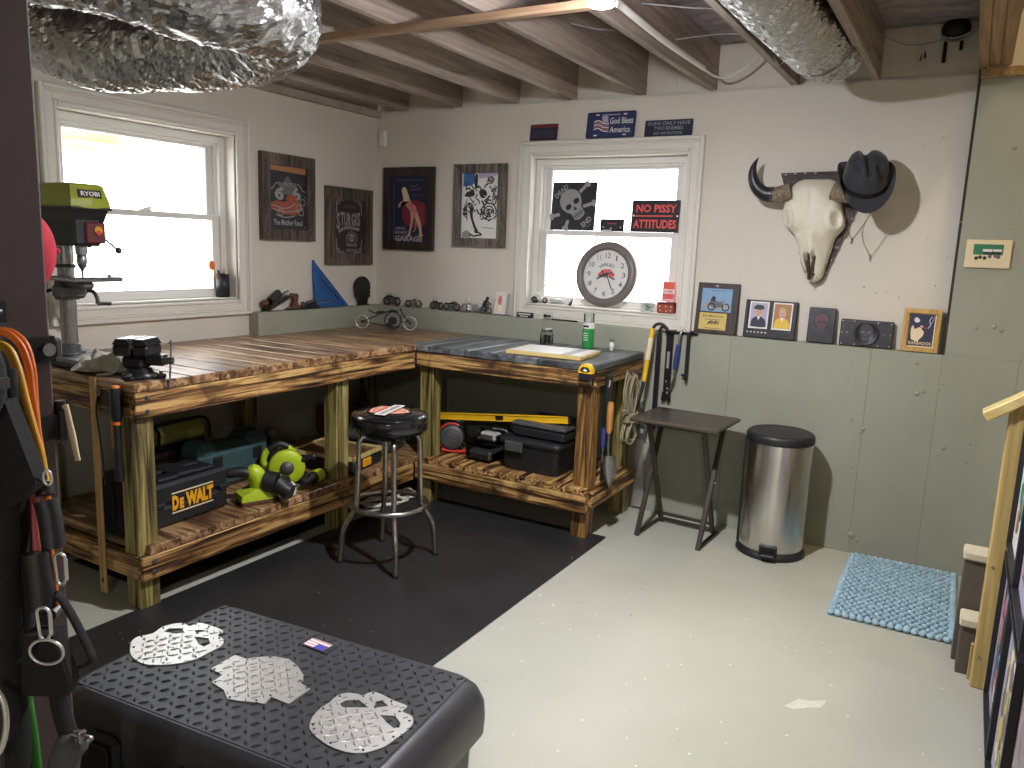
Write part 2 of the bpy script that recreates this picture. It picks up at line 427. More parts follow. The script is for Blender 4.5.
def _conv(cu, nm='tmp'):
    ob = bpy.data.objects.new(nm, cu); C.objects.link(ob)
    dg = bpy.context.evaluated_depsgraph_get(); dg.update()
    me = bpy.data.meshes.new_from_object(ob.evaluated_get(dg))
    bpy.data.objects.remove(ob); return me
def text(mb, s, cx, cy, w, h, T=None, mi=0, z0=0, d=.0008, bold=.0, shear=0, ang=0):
    cu = bpy.data.curves.new('t', 'FONT'); cu.body = s; cu.align_x = 'CENTER'; cu.fill_mode = 'FRONT'; cu.offset = bold; cu.shear = shear; cu.resolution_u = 2
    me = _conv(cu)
    if not me.vertices: return mb
    xs = [v.co.x for v in me.vertices]; ys = [v.co.y for v in me.vertices]
    x0, x1, y0, y1 = min(xs), max(xs), min(ys), max(ys)
    S = Matrix.Translation((cx, cy, z0+d)) @ Matrix.Rotation(ang, 4, 'Z') @ Matrix.Diagonal((w/max(x1-x0, 1e-6), h/max(y1-y0, 1e-6), 1, 1)) @ Matrix.Translation((-(x0+x1)/2, -(y0+y1)/2, 0))
    mb.mesh(me, mi, (T @ S) if T is not None else S)
    bpy.data.meshes.remove(me)
    return mb
def holed(mb, loops, h0, h1, T=None, mi=0):
    """flat plate with cut-outs: first loop outside, the rest holes"""
    cu = bpy.data.curves.new('c', 'CURVE'); cu.dimensions = '2D'; cu.fill_mode = 'BOTH'; cu.extrude = (h1-h0)/2
    for lp in loops:
        sp = cu.splines.new('POLY'); sp.points.add(len(lp)-1); sp.use_cyclic_u = True
        for p, q in zip(sp.points, lp): p.co = (q[0], q[1], 0, 1)
    me = _conv(cu)
    S = Matrix.Translation((0, 0, (h0+h1)/2))
    mb.mesh(me, mi, (T @ S) if T is not None else S)
    bpy.data.meshes.remove(me)
    return mb
def circ(cx, cy, rx, ry=None, n=24, a0=0, a1=2*PI, rot=0):
    ry = rx if ry is None else ry; k = n if abs(a1-a0-2*PI) < 1e-6 else n+1
    out = []
    for i in range(k):
        a = a0+(a1-a0)*i/n; x, y = rx*math.cos(a), ry*math.sin(a)
        out.append((cx+x*math.cos(rot)-y*math.sin(rot), cy+x*math.sin(rot)+y*math.cos(rot)))
    return out
def arc_pts(c, r, a0, a1, n, plane='xz', fix=0):
    o = []
    for i in range(n+1):
        a = a0+(a1-a0)*i/n; p, q = c[0]+r*math.cos(a), c[1]+r*math.sin(a)
        o.append({'xz': (p, fix, q), 'yz': (fix, p, q), 'xy': (p, q, fix)}[plane])
    return o
def smooth_path(pts, n=6):
    P = [Vector(p) for p in pts]; out = []
    for i in range(len(P)-1):
        a = P[max(i-1, 0)]; b = P[i]; c = P[i+1]; d = P[min(i+2, len(P)-1)]
        for k in range(n):
            t = k/n
            out.append(.5*((2*b)+(-a+c)*t+(2*a-5*b+4*c-d)*t*t+(-a+3*b-3*c+d)*t**3))
    out.append(P[-1]); return out
def inpoly(p, poly):
    x, y = p; c = False; j = len(poly)-1
    for i in range(len(poly)):
        if (poly[i][1] > y) != (poly[j][1] > y) and x < (poly[j][0]-poly[i][0])*(y-poly[i][1])/(poly[j][1]-poly[i][1])+poly[i][0]: c = not c
        j = i
    return c
def tread(mb, x, y, z, a, L=.013, w=.0035, h=.0022, mi=0, T=None):
    ca, sa = math.cos(a), math.sin(a)
    q = lambda u, v, k: (x+u*ca-v*sa, y+u*sa+v*ca, z+k)
    vs = [q(-L, 0, 0), q(0, -w, 0), q(L, 0, 0), q(0, w, 0), q(-L*.45, 0, h), q(L*.45, 0, h)]
    mb.add(vs, [(0, 1, 4), (1, 5, 4), (1, 2, 5), (2, 3, 5), (3, 4, 5), (3, 0, 4)], mi, False, T)
def line2(p, q, w):
    d = Vector((q[0]-p[0], q[1]-p[1])); d.normalize(); n = Vector((-d.y, d.x))*w/2
    return [(p[0]+n.x, p[1]+n.y), (q[0]+n.x, q[1]+n.y), (q[0]-n.x, q[1]-n.y), (p[0]-n.x, p[1]-n.y)]
# ---------------------------------------------------------------- room shell
DW = -.0795          # drywall stands this far behind the concrete face
ZL = 1.0686          # ledge height
ZJ = 2.366           # underside of the joists
X1, Y0 = 6.2, -7.2
mb = MB(); mb.box(-.6, Y0-.2, -.12, X1+.2, .5, 0); struct('floor', mb, 'floor')

def blob(mb, x, z, r, d=.006):
    mb.lathe([(r, 0), (r*.8, d*.6), (r*.35, d), (.001, d*1.05)], 10, T=backM(x, z, 0))
# concrete, poured in panels
mb = MB()
seams = [-.30, .62, 1.30, 2.46, 3.155, 3.468]
for a, b in zip(seams[:-1], seams[1:]):
    mb.box(a, 0, 0, b, .3, ZL, .0025, r=.5)
for a, b in ((3.468, 3.78), (3.78, 4.9), (4.9, X1+.2)):
    mb.box(a, 0, 0, b, .3, ZL, .0025, r=.5); mb.box(a+(.006 if a < 3.5 else 0), 0, ZL, b, .3, ZJ-.04, .001, r=.5)
for x, z, r in ((3.158, .66, .012), (3.16, .095, .02), (3.19, .075, .012), (3.378, .87, .012), (3.405, .88, .007), (3.52, .62, .012), (3.155, .645, .008), (3.66, 1.22, .011), (3.69, 1.205, .01), (3.59, 1.21, .009), (3.64, 2.02, .01), (3.10, .70, .008), (3.36, 1.02, .01), (2.82, .42, .006)):
    blob(mb, x, z, r)
random.seed(3)
for i in range(60):
    blob(mb, random.uniform(2.95, 3.72), random.uniform(.1, 2.2) if random.random() < .5 else random.uniform(.3, 1.0), random.uniform(.002, .005), .004)
struct('wall_back_concrete', mb, 'concrete')
mb = MB()
mb.box(-.35, -1.063, 0, 0, -.001, ZL, .0025, r=.5)
mb.box(-.35, Y0, 0, 0, -1.063, .895, .0025, r=.5)
struct('wall_side_concrete', mb, 'concrete')

def wall_hole(mb, T, u0, u1, z0, z1, hu0, hu1, hz0, hz1, d=.2):
    mb.box(u0, z0, -d, hu0, z1, 0, T=T); mb.box(hu1, z0, -d, u1, z1, 0, T=T)
    mb.box(hu0, z0, -d, hu1, hz0, 0, T=T); mb.box(hu0, hz1, -d, hu1, z1, 0, T=T)
mb = MB(); T2 = backM(0, 0)
wall_hole(mb, T2, DW, 3.468, ZL-.002, ZJ-.004, 1.12, 2.12, 1.15, 2.05)
struct('wall_back', mb, 'drywall')
mb = MB(); T1 = leftM(0, 0)
wall_hole(mb, T1, Y0, .0795, .88, 2.60, -2.135, -1.14, 1.15, 2.05)
struct('wall_side', mb, 'drywall')
mb = MB()
mb.box(X1, Y0, 0, X1+.2, -.001, 4.6); struct('wall_far', mb, 'drywall')
mb = MB(); mb.box(-.08, Y0-.2, 0, X1, Y0, 2.6); struct('wall_rear', mb, 'drywall')
# painted rim panels above the drywall, between the joists
mb = MB()
xs = [-.4, .35, .80, 1.21, 1.62, 2.02, 2.43, 2.80, 3.19, 3.49]
for a, b in zip(xs[:-1], xs[1:]): mb.box(a, .10, ZJ-.004, b, .28, 2.602, .002)
struct('wall_rim', mb, 'drywall')
mb = MB(); mb.box(-.1, .0795, ZJ-.006, 3.468, .10, ZJ+.0)
mb.box(3.215, .085, ZJ+.01, 3.222, .1, 2.60, r=.1)
struct('trim_1', mb, 'drywall')
mb = MB(); mb.box(3.462, .012, ZL, 3.476, .29, ZJ); struct('gap_shade', mb, 'dryink')  # dark fill in the wall gap, standing for the shadow line there
mb = MB(); mb.box(3.470, -.035, ZJ-.042, X1, .12, ZJ-.002, .003); struct('trim_2', mb, 'framewood')

# ceiling: strand board over exposed joists
mb = MB()
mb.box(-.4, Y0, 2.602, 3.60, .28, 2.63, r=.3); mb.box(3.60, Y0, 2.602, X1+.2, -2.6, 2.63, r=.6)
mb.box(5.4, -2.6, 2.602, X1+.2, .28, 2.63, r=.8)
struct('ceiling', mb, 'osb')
jx = [.174, .60, 1.025, 1.414, 1.843, 2.244, 2.664, 3.043]
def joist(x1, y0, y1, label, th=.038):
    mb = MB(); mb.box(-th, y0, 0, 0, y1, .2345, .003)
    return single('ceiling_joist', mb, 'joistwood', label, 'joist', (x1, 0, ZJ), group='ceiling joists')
order = ['over the blank wall corner with the poster of the biker nearest below', 'second from the side wall, above the dark pin-up poster', 'third from the side wall, above the monochrome poster', 'fourth from the side wall, ending above the flame plate',
         'ending above the blue God Bless America plate', 'carrying the bare bulb', 'along the near side of the short foil duct', 'along the far side of the short foil duct']
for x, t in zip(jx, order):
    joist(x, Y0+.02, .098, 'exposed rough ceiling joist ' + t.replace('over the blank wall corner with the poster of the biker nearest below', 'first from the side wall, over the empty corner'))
for i, (a, b, z0, nm) in enumerate(((3.457, 3.4955, 0, 'inner board of the doubled trimmer joist at the stair opening'), (3.496, 3.539, .004, 'middle board of the doubled trimmer joist at the stair opening'), (3.5395, 3.584, .006, 'outer pale board at the stair opening edge'))):
    mb = MB(); mb.box(0, Y0+.02, 0, b-a, -.022 if i else .098, .23, .003)
    single('trimmer_joist', mb, 'framewood', nm, 'joist', (a, 0, ZJ+z0), group='trimmer joists at the stairwell')
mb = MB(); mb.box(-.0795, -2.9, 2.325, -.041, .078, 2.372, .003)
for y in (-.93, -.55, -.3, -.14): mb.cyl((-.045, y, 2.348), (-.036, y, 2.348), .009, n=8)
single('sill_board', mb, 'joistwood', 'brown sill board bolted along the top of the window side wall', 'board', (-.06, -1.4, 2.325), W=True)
mb = MB(); mb.box(.35, -.020, 0, 2.36, .020, .030, .002)
br = single('brace_board', mb, 'bracewood', 'pale lumber strip nailed across under the joists', 'board', (0, -1.607, ZJ-.031), rz=R(.5))
# stairwell above the opening
mb = MB(); mb.box(3.497, -.02, 2.362, 5.4, .1, 4.6); mb.box(5.4, -2.6, 2.63, 5.5, .1, 4.6); mb.box(3.45, -2.7, 2.64, 5.5, -2.6, 4.6); mb.box(3.45, -2.6, 2.64, 3.55, .1, 4.6); mb.box(3.4, -2.8, 4.6, 5.6, .2, 4.7)
struct('wall_stairwell', mb, 'drywall')

# ---------------------------------------------------------------- windows
def window(name, T, u0, u1, o0, o1):
    z0, z1, Z0, Z1 = 1.15, 2.05, 1.060, 2.135
    root = bpy.data.objects.new(name, None); C.objects.link(root); root['kind'] = 'structure'; ORG[root.name] = Vector((0, 0, 0))
    mb = MB()
    def ring(a0, a1, b0, b1, w, n0, n1, b=.002):   # rectangular ring, w = width inward
        mb.box(a0, b0, n0, a0+w, b1, n1, b, T=T); mb.box(a1-w, b0, n0, a1, b1, n1, b, T=T)
        mb.box(a0+w, b0, n0, a1-w, b0+w, n1, b, T=T); mb.box(a0+w, b1-w, n0, a1-w, b1, n1, b, T=T)
    ring(o0, o1, Z0, Z1, .020, 0, .030, .004); ring(o0+.02, o1-.02, Z0+.02, Z1-.02, .012, 0, .023, .004)
    ring(o0+.032, o1-.032, Z0+.032, Z1-.032, .034, 0, .017); ring(o0+.066, o1-.066, Z0+.066, Z1-.066, .018, 0, .021, .005)
    struct('casing', mb, 'trimpaint', root)
    mb = MB()
    def ring2(a0, a1, b0, b1, w, n0, n1):
        ring(a0, a1, b0, b1, w, n0, n1)
    ring(u0-.004, u1+.004, z0-.004, z1+.004, .012, -.18, 0, .001)
    struct('jamb', mb, 'trimpaint', root)
    mb = MB(); ring(u0+.008, u1-.008, z0+.008, z1-.008, .038, -.18, -.075); ring(u0+.02, u1-.02, z0+.012, z1-.02, .040, -.18, -.10)
    struct('outer_frame', mb, 'vinyl', root)
    zm = 1.60
    s = struct('lower_sash', MB().box(0, 0, 0, .001, .001, .001), 'vinyl', root) if 0 else None
    mb = MB(); a, b = u0+.048, u1-.048
    mb.box(a, z0+.022, -.118, a+.048, zm+.014, -.082, .003, T=T); mb.box(b-.048, z0+.022, -.118, b, zm+.014, -.082, .003, T=T)
    mb.box(a+.048, z0+.022, -.118, b-.048, z0+.056, -.082, .003, T=T); mb.box(a+.048, zm-.016, -.118, b-.048, zm+.014, -.082, .003, T=T)
    lo = struct('lower_sash', mb, 'vinyl', root)
    mb = MB(); mb.box((a+b)/2-.03, zm+.014, -.11, (a+b)/2+.03, zm+.024, -.086, .003, T=T); mb.cyl(T @ Vector(((a+b)/2-.01, zm+.024, -.098)), T @ Vector(((a+b)/2+.028, zm+.032, -.092)), .006, n=8)
    struct('sash_lock', mb, 'vinyl', lo)
    mb = MB(); mb.box(a+.04, z0+.05, -.102, b-.04, zm-.01, -.099, T=T); struct('pane', mb, 'glass', lo)
    mb = MB()
    mb.box(a+.006, zm-.016, -.158, a+.05, z1-.03, -.122, .003, T=T); mb.box(b-.05, zm-.016, -.158, b-.006, z1-.03, -.122, .003, T=T)
    mb.box(a+.05, z1-.075, -.158, b-.05, z1-.03, -.122, .003, T=T); mb.box(a+.05, zm-.016, -.158, b-.05, zm+.012, -.122, .003, T=T)
    up = struct('upper_sash', mb, 'vinyl', root)
    mb = MB(); mb.box(a+.04, zm, -.142, b-.04, z1-.06, -.139, T=T); struct('pane', mb, 'glass', up)
    return root
window('window_1', leftM(0, 0), -2.135, -1.14, -2.217, -1.055)
window('window_2', backM(0, 0), 1.12, 2.12, 1.057, 2.21)
# outside: deck beam beyond the side window and pale ground
mb = MB(); mb.box(-1.35, -2.9, 1.985, -1.31, -1.0, 2.15, .004)
single('deck_beam', mb, wood('pale_deck_lumber', 'y', (236, 200, 160), (226, 186, 146), (196, 150, 112), 14, .9, rough=.8, tone=.1), 'sunlit wooden deck beam outside the side window', 'beam', (-1.33, -2.1, 2.0), W=True)
mb = MB(); mb.box(-9, -9, .86, -.6, 6, .9); mb.box(-.6, .55, .86, 9, 6, .9); struct('ground_outside', mb, flat('pale_ground', (214, 212, 206), .9, 0, .04, 3))

# ---------------------------------------------------------------- camera, lights, world
cam = bpy.data.cameras.new('camera'); co = bpy.data.objects.new('camera', cam); C.objects.link(co)
yaw, pitch, roll, FPX = .5214, -.1729, .0382, 784.02
f0 = Vector((-math.sin(yaw), math.cos(yaw), 0)); r0 = Vector((math.cos(yaw), math.sin(yaw), 0)); uz = Vector((0, 0, 1))
f = f0*math.cos(pitch)+uz*math.sin(pitch); u = -f0*math.sin(pitch)+uz*math.cos(pitch)
rr_ = r0*math.cos(roll)+u*math.sin(roll); uu = -r0*math.sin(roll)+u*math.cos(roll)
m4 = Matrix((rr_, uu, -f)).transposed().to_4x4(); m4.translation = Vector((3.5445, -4.2554, 1.5)); co.matrix_world = m4
cam.sensor_width = 36; cam.sensor_fit = 'HORIZONTAL'; cam.lens = FPX*36/1024; cam.clip_start = .05; cam.clip_end = 60
sc = bpy.context.scene; sc.camera = co
sc.view_settings.view_transform = 'Standard'; sc.view_settings.look = 'None'; sc.view_settings.gamma = 1; sc.view_settings.use_curve_mapping = False
sc.view_settings.exposure = EXPOSURE
w = bpy.data.worlds.new('sky'); sc.world = w; w.use_nodes = True
bg = w.node_tree.nodes['Background']; bg.inputs[0].default_value = (.93, .97, 1, 1); bg.inputs[1].default_value = SKY
try:
    sc.cycles.use_denoising = True; sc.cycles.max_bounces = 10; sc.cycles.transparent_max_bounces = 16
    sc.cycles.caustics_reflective = False; sc.cycles.caustics_refractive = False; sc.cycles.sample_clamp_indirect = 6
except Exception: pass

def lamp(loc, label, m, box=False):
    t = thing('ceiling_bulb', label, 'light bulb', loc)
    mb = MB(); mb.lathe([(.055, .055), (.055, .045), (.042, .03), (.026, .012), (.024, -.004)], 20); part(t, 'lamp_holder', mb, 'porcelain')
    mb = MB(); mb.lathe([(.013, -.002), (.016, -.014), (.026, -.034), (.038, -.052), (.0405, -.058)], 24); bl = part(t, 'bulb_body', mb, m.replace('bulb', 'bulbbody'))
    mb = MB(); mb.lathe([(.042, -.0585), (.040, -.0620), (.032, -.0655), (.016, -.0675), (.001, -.0680)], 24); part(bl, 'bulb_dome', mb, m)
    if box: mb = MB(); mb.box(2.245-loc[0], -.05, .055, .05, .05, .105, .006); part(t, 'junction_box', mb, 'toolsteel')
    mb = MB(); mb.cyl((.052, 0, .02), (.053, 0, -.07), .0009, n=5); mb.sphere((.053, 0, -.072), .003, 6, 5); part(t, 'pull_chain', mb, 'toolsteel')
    return t
M['bulb1'] = emis('bulb_glow_cool', (246, 246, 252), BULB1)
M['bulb2'] = emis('bulb_glow_rear', (250, 248, 242), BULB2)
M['bulb3'] = emis('bulb_glow_stair', (255, 226, 176), BULB3)
M['bulbbody1'] = emis('bulb_body_glow', (240, 240, 255), BULB1*.09)
M['bulbbody2'] = emis('bulb_body_glow', (250, 248, 242), BULB2*.045)
M['bulbbody3'] = emis('bulb_body_glow', (255, 226, 176), BULB3*.045)
lamp((2.455, -1.895, 2.308), 'glowing bare bulb in a porcelain holder under the joists', 'bulb1', True)
lamp((4.3, -6.0, ZJ-.056), 'bare bulb in a porcelain holder behind the camera', 'bulb2')
lamp((4.55, -1.1, 4.54), 'warm bare bulb at the top of the stairwell', 'bulb3')
# ---------------------------------------------------------------- workbench
wb = thing('workbench', 'L-shaped workbench of scorched lumber along the corner walls', 'workbench', (.86, -1.2, 0))
mb = MB(); y = -2.445
ys = [-2.445, -2.315, -2.19, -2.05, -1.91, -1.77, -1.63, -1.49, -1.35, -1.21, -1.07, -.93, -.79, -.69]
for a, b in zip(ys[:-1], ys[1:]):
    mb.box(-.075 if b < -1.05 else .004, a+.0015, .898, .86+random.uniform(-.003, .003), b-.0015, .936, .006, r=random.uniform(.2, 1))
for a, b in ((-.69, -.55), (-.55, -.41), (-.41, -.27), (-.27, -.13), (-.13, -.004)):
    mb.box(.004, a+.0008, .898, .80, b-.0008, .936, .004, r=random.uniform(.1, .8))
part(wb, 'tabletop', mb, 'burntx', W=True)
mb = MB(); xs = [.802, .94, 1.08, 1.22, 1.36, 1.50, 1.64, 1.78, 1.972]
for a, b in zip(xs[:-1], xs[1:]): mb.box(a+.0015, -.69+random.uniform(-.003, .003), .896, b-.0015, -.004, .936-random.uniform(0, .002), .006, r=random.random())
part(wb, 'return_tabletop', mb, 'greytop', W=True, label='grey-stained planks of the short bench top')
def rail(pts, mat, nm='apron'):
    mb = MB(); mb.box(*pts, .003); return part(wb, nm, mb, mat, W=True)
rail((.820, -2.44, .797, .856, -.692, .897), 'burnty'); rail((.86, -.688, .812, 1.955, -.652, .895), 'burntxr')
rail((.0, -2.44, .797, .819, -2.404, .897), 'burntxr'); rail((1.935, -.651, .815, 1.970, -.004, .895), 'burnty')
rail((.820, -2.44, .136, .856, -.692, .233), 'burnty', 'shelf_rail'); rail((.86, -.688, .146, 1.955, -.652, .243), 'burntxr', 'shelf_rail')
rail((.0, -2.44, .136, .819, -2.404, .233), 'burntxr', 'shelf_rail'); rail((1.955, -.651, .175, 1.985, -.06, .262), 'burnty', 'shelf_rail')
mb = MB(); y = -2.40
while y < -.12:
    if not (-1.32 < y+.07 < -1.19): pass
    mb.box(.02, y, .234, .852, y+.136, .272, .004, r=random.uniform(.2, 1)); y += .1385
part(wb, 'shelf', mb, 'burntx', W=True)
mb = MB(); x = .868
while x < 1.95:
    mb.box(x, -.684, .244, min(x+.136, 1.952), -.06, .281, .004, r=random.uniform(.2, 1)); x += .1385
part(wb, 'shelf', mb, 'burnty', W=True)
def leg(x0, y0, mat, h=.897): 
    mb = MB(); mb.box(x0, y0, 0, x0+.089, y0+.089, h, .004); part(wb, 'leg', mb, mat, W=True)
leg(.731, -2.430, 'treated'); leg(.731, -1.299, 'treated'); leg(.861, -.651, 'treated'); leg(1.864, -.651, 'burntz')
leg(.012, -2.402, 'treated'); leg(.012, -1.26, 'treated'); leg(.012, -.20, 'treated'); leg(1.864, -.15, 'treated')
for y, z in ((-2.39, .875), (-2.39, .82), (-2.39, .21), (-2.39, .165), (-1.255, .805), (-.705, .862), (-.705, .835), (-1.255, .20)):
    mb = MB(); mb.cyl((.856, y, z), (.860, y, z), .011, n=12); mb.cyl((.860, y, z), (.866, y, z), .007, n=6, sm=False); part(wb, 'bolt', mb, 'toolsteel', W=True)
for x, z in ((1.90, .86), (1.90, .20)):
    mb = MB(); mb.cyl((x, -.688, z), (x, -.694, z), .009, n=10); part(wb, 'bolt', mb, 'toolsteel', W=True)

# ---------------------------------------------------------------- rubber mat on the floor
mb = MB(); mb.box(.80, -6.2, 0, 2.032, -.56, .008, .003)
single('floor_mat', mb, 'matrubber', 'large black rubber mat speckled with debris on the grey floor', 'mat', (1.4, -2.5, 0), W=True)

mb = MB(); mb.box(.13, -2.30, 0, .705, -.80, .006, .002)
single('floor_mat', mb, 'matrubber', 'narrow black mat in the shade under the long bench', 'mat', (.4, -1.6, 0), W=True)
mb = MB(); mb.prism([(3.165, -1.66), (3.20, -1.585), (3.235, -1.575), (3.285, -1.54), (3.275, -1.60), (3.235, -1.625), (3.20, -1.665)], .0002, .0012)
single('paint_scuff', mb, 'scuff', 'white paint scuff on the bare grey floor in front of the rug', 'mark', (3.22, -1.61, 0), W=True)
# ---------------------------------------------------------------- stool
st = thing('bar_stool', 'round black-seated shop stool on chrome tube legs', 'stool', (1.288, -1.452, .008), 0)
mb = MB(); mb.lathe([(.150, .628), (.168, .632), (.176, .650), (.177, .690), (.170, .708), (.155, .718), (.10, .723), (.001, .725)], 48); seat = part(st, 'seat', mb, 'blackgloss')
mb = MB(); mb.tube([(.172*math.cos(a), .172*math.sin(a), .706) for a in [2*PI*k/48 for k in range(48)]], .0035, 6, True); part(seat, 'piping', mb, 'blackgloss')
# bar-and-shield emblem, read from the near-camera side of the seat
mb = MB(); T = Matrix.Translation((0, 0, .7215)) @ Matrix.Rotation(R(104.7), 4, 'Z')
sh = [(-.072, .075), (0, .092), (.072, .075), (.078, .045), (.062, .0), (.055, -.045), (.03, -.08), (0, -.100), (-.03, -.08), (-.055, -.045), (-.062, .0), (-.078, .045)]
S = lambda k, P=sh: [(x*k, y*k) for x, y in P]
mb.prism(S(1.12), 0, .0035, 0, T); mb.prism(S(1.0), 0, .0045, 1, T); mb.prism(S(.94), 0, .0050, 2, T); mb.prism(S(.86), 0, .0055, 1, T); 
B = Matrix.Rotation(R(0), 4, 'Z')
mb.box(-.122, -.030, .005, .122, .030, .0062, mi=0, T=T); mb.box(-.118, -.026, .0052, .118, .026, .0067, mi=2, T=T)
text(mb, 'HARLEY-DAVIDSON', 0, 0, .205, .026, T, 0, .0069, .0002, .02)
text(mb, 'MOTOR', 0, .054, .09, .02, T, 2, .0056, .0004, .02); text(mb, 'CYCLES', 0, -.054, .075, .02, T, 2, .0056, .0004, .02)
part(seat, 'emblem', mb, ['i_black', 'i_orange', 'i_white'])
mb = MB(); mb.cyl((0, 0, .60), (0, 0, .630), .10, n=20); part(st, 'swivel_plate', mb, 'blackmetal')
for k, a in enumerate((R(-135), R(-45), R(45), R(135))):
    ca, sa = math.cos(a+R(2)), math.sin(a+R(2))
    pr = [(.02, .612), (.09, .612), (.118, .606), (.136, .588), (.142, .56), (.146, .42), (.151, .29), (.158, .262), (.200, .185), (.215, .14), (.220, .09), (.228, .008)]
    mb = MB(); mb.tube(smooth_path([(r*ca, r*sa, z) for r, z in pr], 4), .0125, 12); lg = part(st, 'leg', mb, 'chrome')
    mb = MB(); mb.cyl((.2285*ca, .2285*sa, 0), (.2285*ca, .2285*sa, .012), .014, n=12); part(lg, 'foot_glide', mb, 'blackplastic')
mb = MB(); mb.tube([(.178*math.cos(a), .178*math.sin(a), .278) for a in [2*PI*k/48 for k in range(48)]], .0125, 12, True); part(st, 'foot_ring', mb, 'chrome')

# ---------------------------------------------------------------- tray table
tt = thing('tray_table', 'small folding dark tray table standing against the grey wall', 'table', (2.328, -.287, 0), R(-2.5))
mb = MB(); mb.box(-.236, -.193, .628, .236, .193, .648, .006); part(tt, 'tabletop', mb, 'trayveneer')
for sx in (-1, 1):
    x = sx*.170
    mb = MB(); mb.box(-.013, -.009, 0, .013, .009, .70, .003, T=Matrix.Translation((x, -.150, .0)) @ Matrix.Rotation(math.atan2(.283, .628), 4, (-1, 0, 0)) @ Matrix.Diagonal((1, 1, .984, 1)))
    part(tt, 'leg', mb, 'traymetal')
    x2 = sx*.148
    mb = MB(); mb.box(-.013, -.009, 0, .013, .009, .70, .003, T=Matrix.Translation((x2, .150, .0)) @ Matrix.Rotation(math.atan2(.283, .628), 4, (1, 0, 0)) @ Matrix.Diagonal((1, 1, .984, 1)))
    part(tt, 'leg', mb, 'traymetal')
    mb = MB(); mb.cyl((sx*.13, 0, .325), (sx*.19, 0, .325), .006, n=8); part(tt, 'pivot_bolt', mb, 'toolsteel')
    mb = MB(); mb.box(x-.011, -.152, .002, x+.011, .152, .016, .003); part(tt, 'foot_bar', mb, 'traymetal')
for z, y in ((.05, .128), (.012, .146)):
    mb = MB(); mb.box(-.16, y-.008, z, .16, y+.008, z+.018, .003); part(tt, 'cross_bar', mb, 'traymetal')
for y in (-.15, .13): mb = MB(); mb.box(-.17, y, .612, .17, y+.02, .628, .002); part(tt, 'top_rail', mb, 'traymetal')

# ---------------------------------------------------------------- step bin
tb = thing('trash_can', 'round stainless steel pedal bin with a black lid', 'trash can', (2.803, -.218, 0), R(10))
mb = MB(); mb.lathe([(.001, .022), (.158, .022), (.160, .06), (.160, .585), (.158, .592), (.001, .592)], 64); bd = part(tb, 'body', mb, 'steel')
mb = MB(); mb.lathe([(.001, 0), (.166, 0), (.172, .008), (.170, .020), (.161, .034), (.001, .034)], 48); part(tb, 'base_ring', mb, 'blackplastic')
mb = MB(); mb.lathe([(.001, .588), (.164, .588), (.166, .596), (.166, .618), (.160, .630), (.150, .636), (.140, .633), (.10, .637), (.001, .640)], 48); ld = part(tb, 'lid', mb, 'blackplastic')
mb = MB()
for i in range(-3, 4):
    a = R(-150+i*1.2)
Tb = Matrix.Rotation(R(-62), 4, 'Z')
mb.box(.12, -.03, .03, .168, .03, .60, .008, T=Matrix.Rotation(R(178), 4, 'Z')); part(tb, 'hinge_spine', mb, 'blackplastic')
mb = MB(); T = Matrix.Rotation(R(-92), 4, 'Z')
mb.box(.150, -.044, .030, .168, .044, .082, .004, T=T); pw = part(tb, 'pedal_recess', mb, 'blackmetal')
mb = MB(); mb.box(.160, -.034, .030, .205, .034, .044, .005, T=T); mb.box(.168, -.040, .066, .172, .040, .078, .002, T=T); part(tb, 'pedal', mb, 'blackplastic')

# ---------------------------------------------------------------- knitted floor rug
mb = MB(); W_, H_ = .455, .775; nx, ny = 15, 27
mb.box(-W_/2+.008, -H_/2+.008, 0, W_/2-.008, H_/2-.008, .004, mi=1)
random.seed(5)
for j in range(ny):
    for i in range(nx):
        x = -W_/2+(i+(.25 if j % 2 else .75))*W_/nx; y_ = -H_/2+(j+.5)*H_/ny+random.uniform(-.002, .002)
        Tm = Matrix.Translation((x, y_, .014)) @ Matrix.Rotation(R(40 if j % 2 else -40)+random.uniform(-.25, .25), 4, 'Z')
        mb.sphere((0, 0, 0), (.0142, .0100, .0115+random.uniform(0, .003)), 8, 6, 0, Tm)
n = 84
for k in range(n):
    t = k/n*2*(W_+H_)
    for side in range(1):
        if t < W_: p = (-W_/2+t, -H_/2)
        elif t < W_+H_: p = (W_/2, -H_/2+t-W_)
        elif t < 2*W_+H_: p = (W_/2-(t-W_-H_), H_/2)
        else: p = (-W_/2, H_/2-(t-2*W_-H_))
        mb.sphere((p[0], p[1], .013), (.016, .0145, .0125), 8, 6)
single('knitted_rug', mb, ['yarn', 'rugshade'], 'chunky pale blue knitted rug lying by the concrete wall', 'rug', (3.414, -.436, 0), rz=R(.5))

# ---------------------------------------------------------------- storage box
LZ = .46
bx = thing('storage_chest', 'big black tough plastic trunk with metal skull plates on its lid', 'storage box', (2.222, -3.030, 0), R(5))
U = lambda p: (lambda d: (d[0]*math.cos(R(5))+d[1]*math.sin(R(5)), -d[0]*math.sin(R(5))+d[1]*math.cos(R(5))))((p[0]-2.222, p[1]+3.030))
def rrect(hx, hy, r, z, n=6):
    out = []
    for cx, cy, a0 in ((hx-r, hy-r, 0), (-hx+r, hy-r, 90), (-hx+r, -hy+r, 180), (hx-r, -hy+r, 270)):
        for k in range(n+1): out.append((cx+r*math.cos(R(a0+90*k/n)), cy+r*math.sin(R(a0+90*k/n)), z))
    return out
mb = MB(); mb.loft([rrect(.39, .225, .03, 0), rrect(.405, .238, .035, .03), rrect(.418, .246, .04, .335)], r=.4); body = part(bx, 'body', mb, 'boxplastic')
mb = MB()
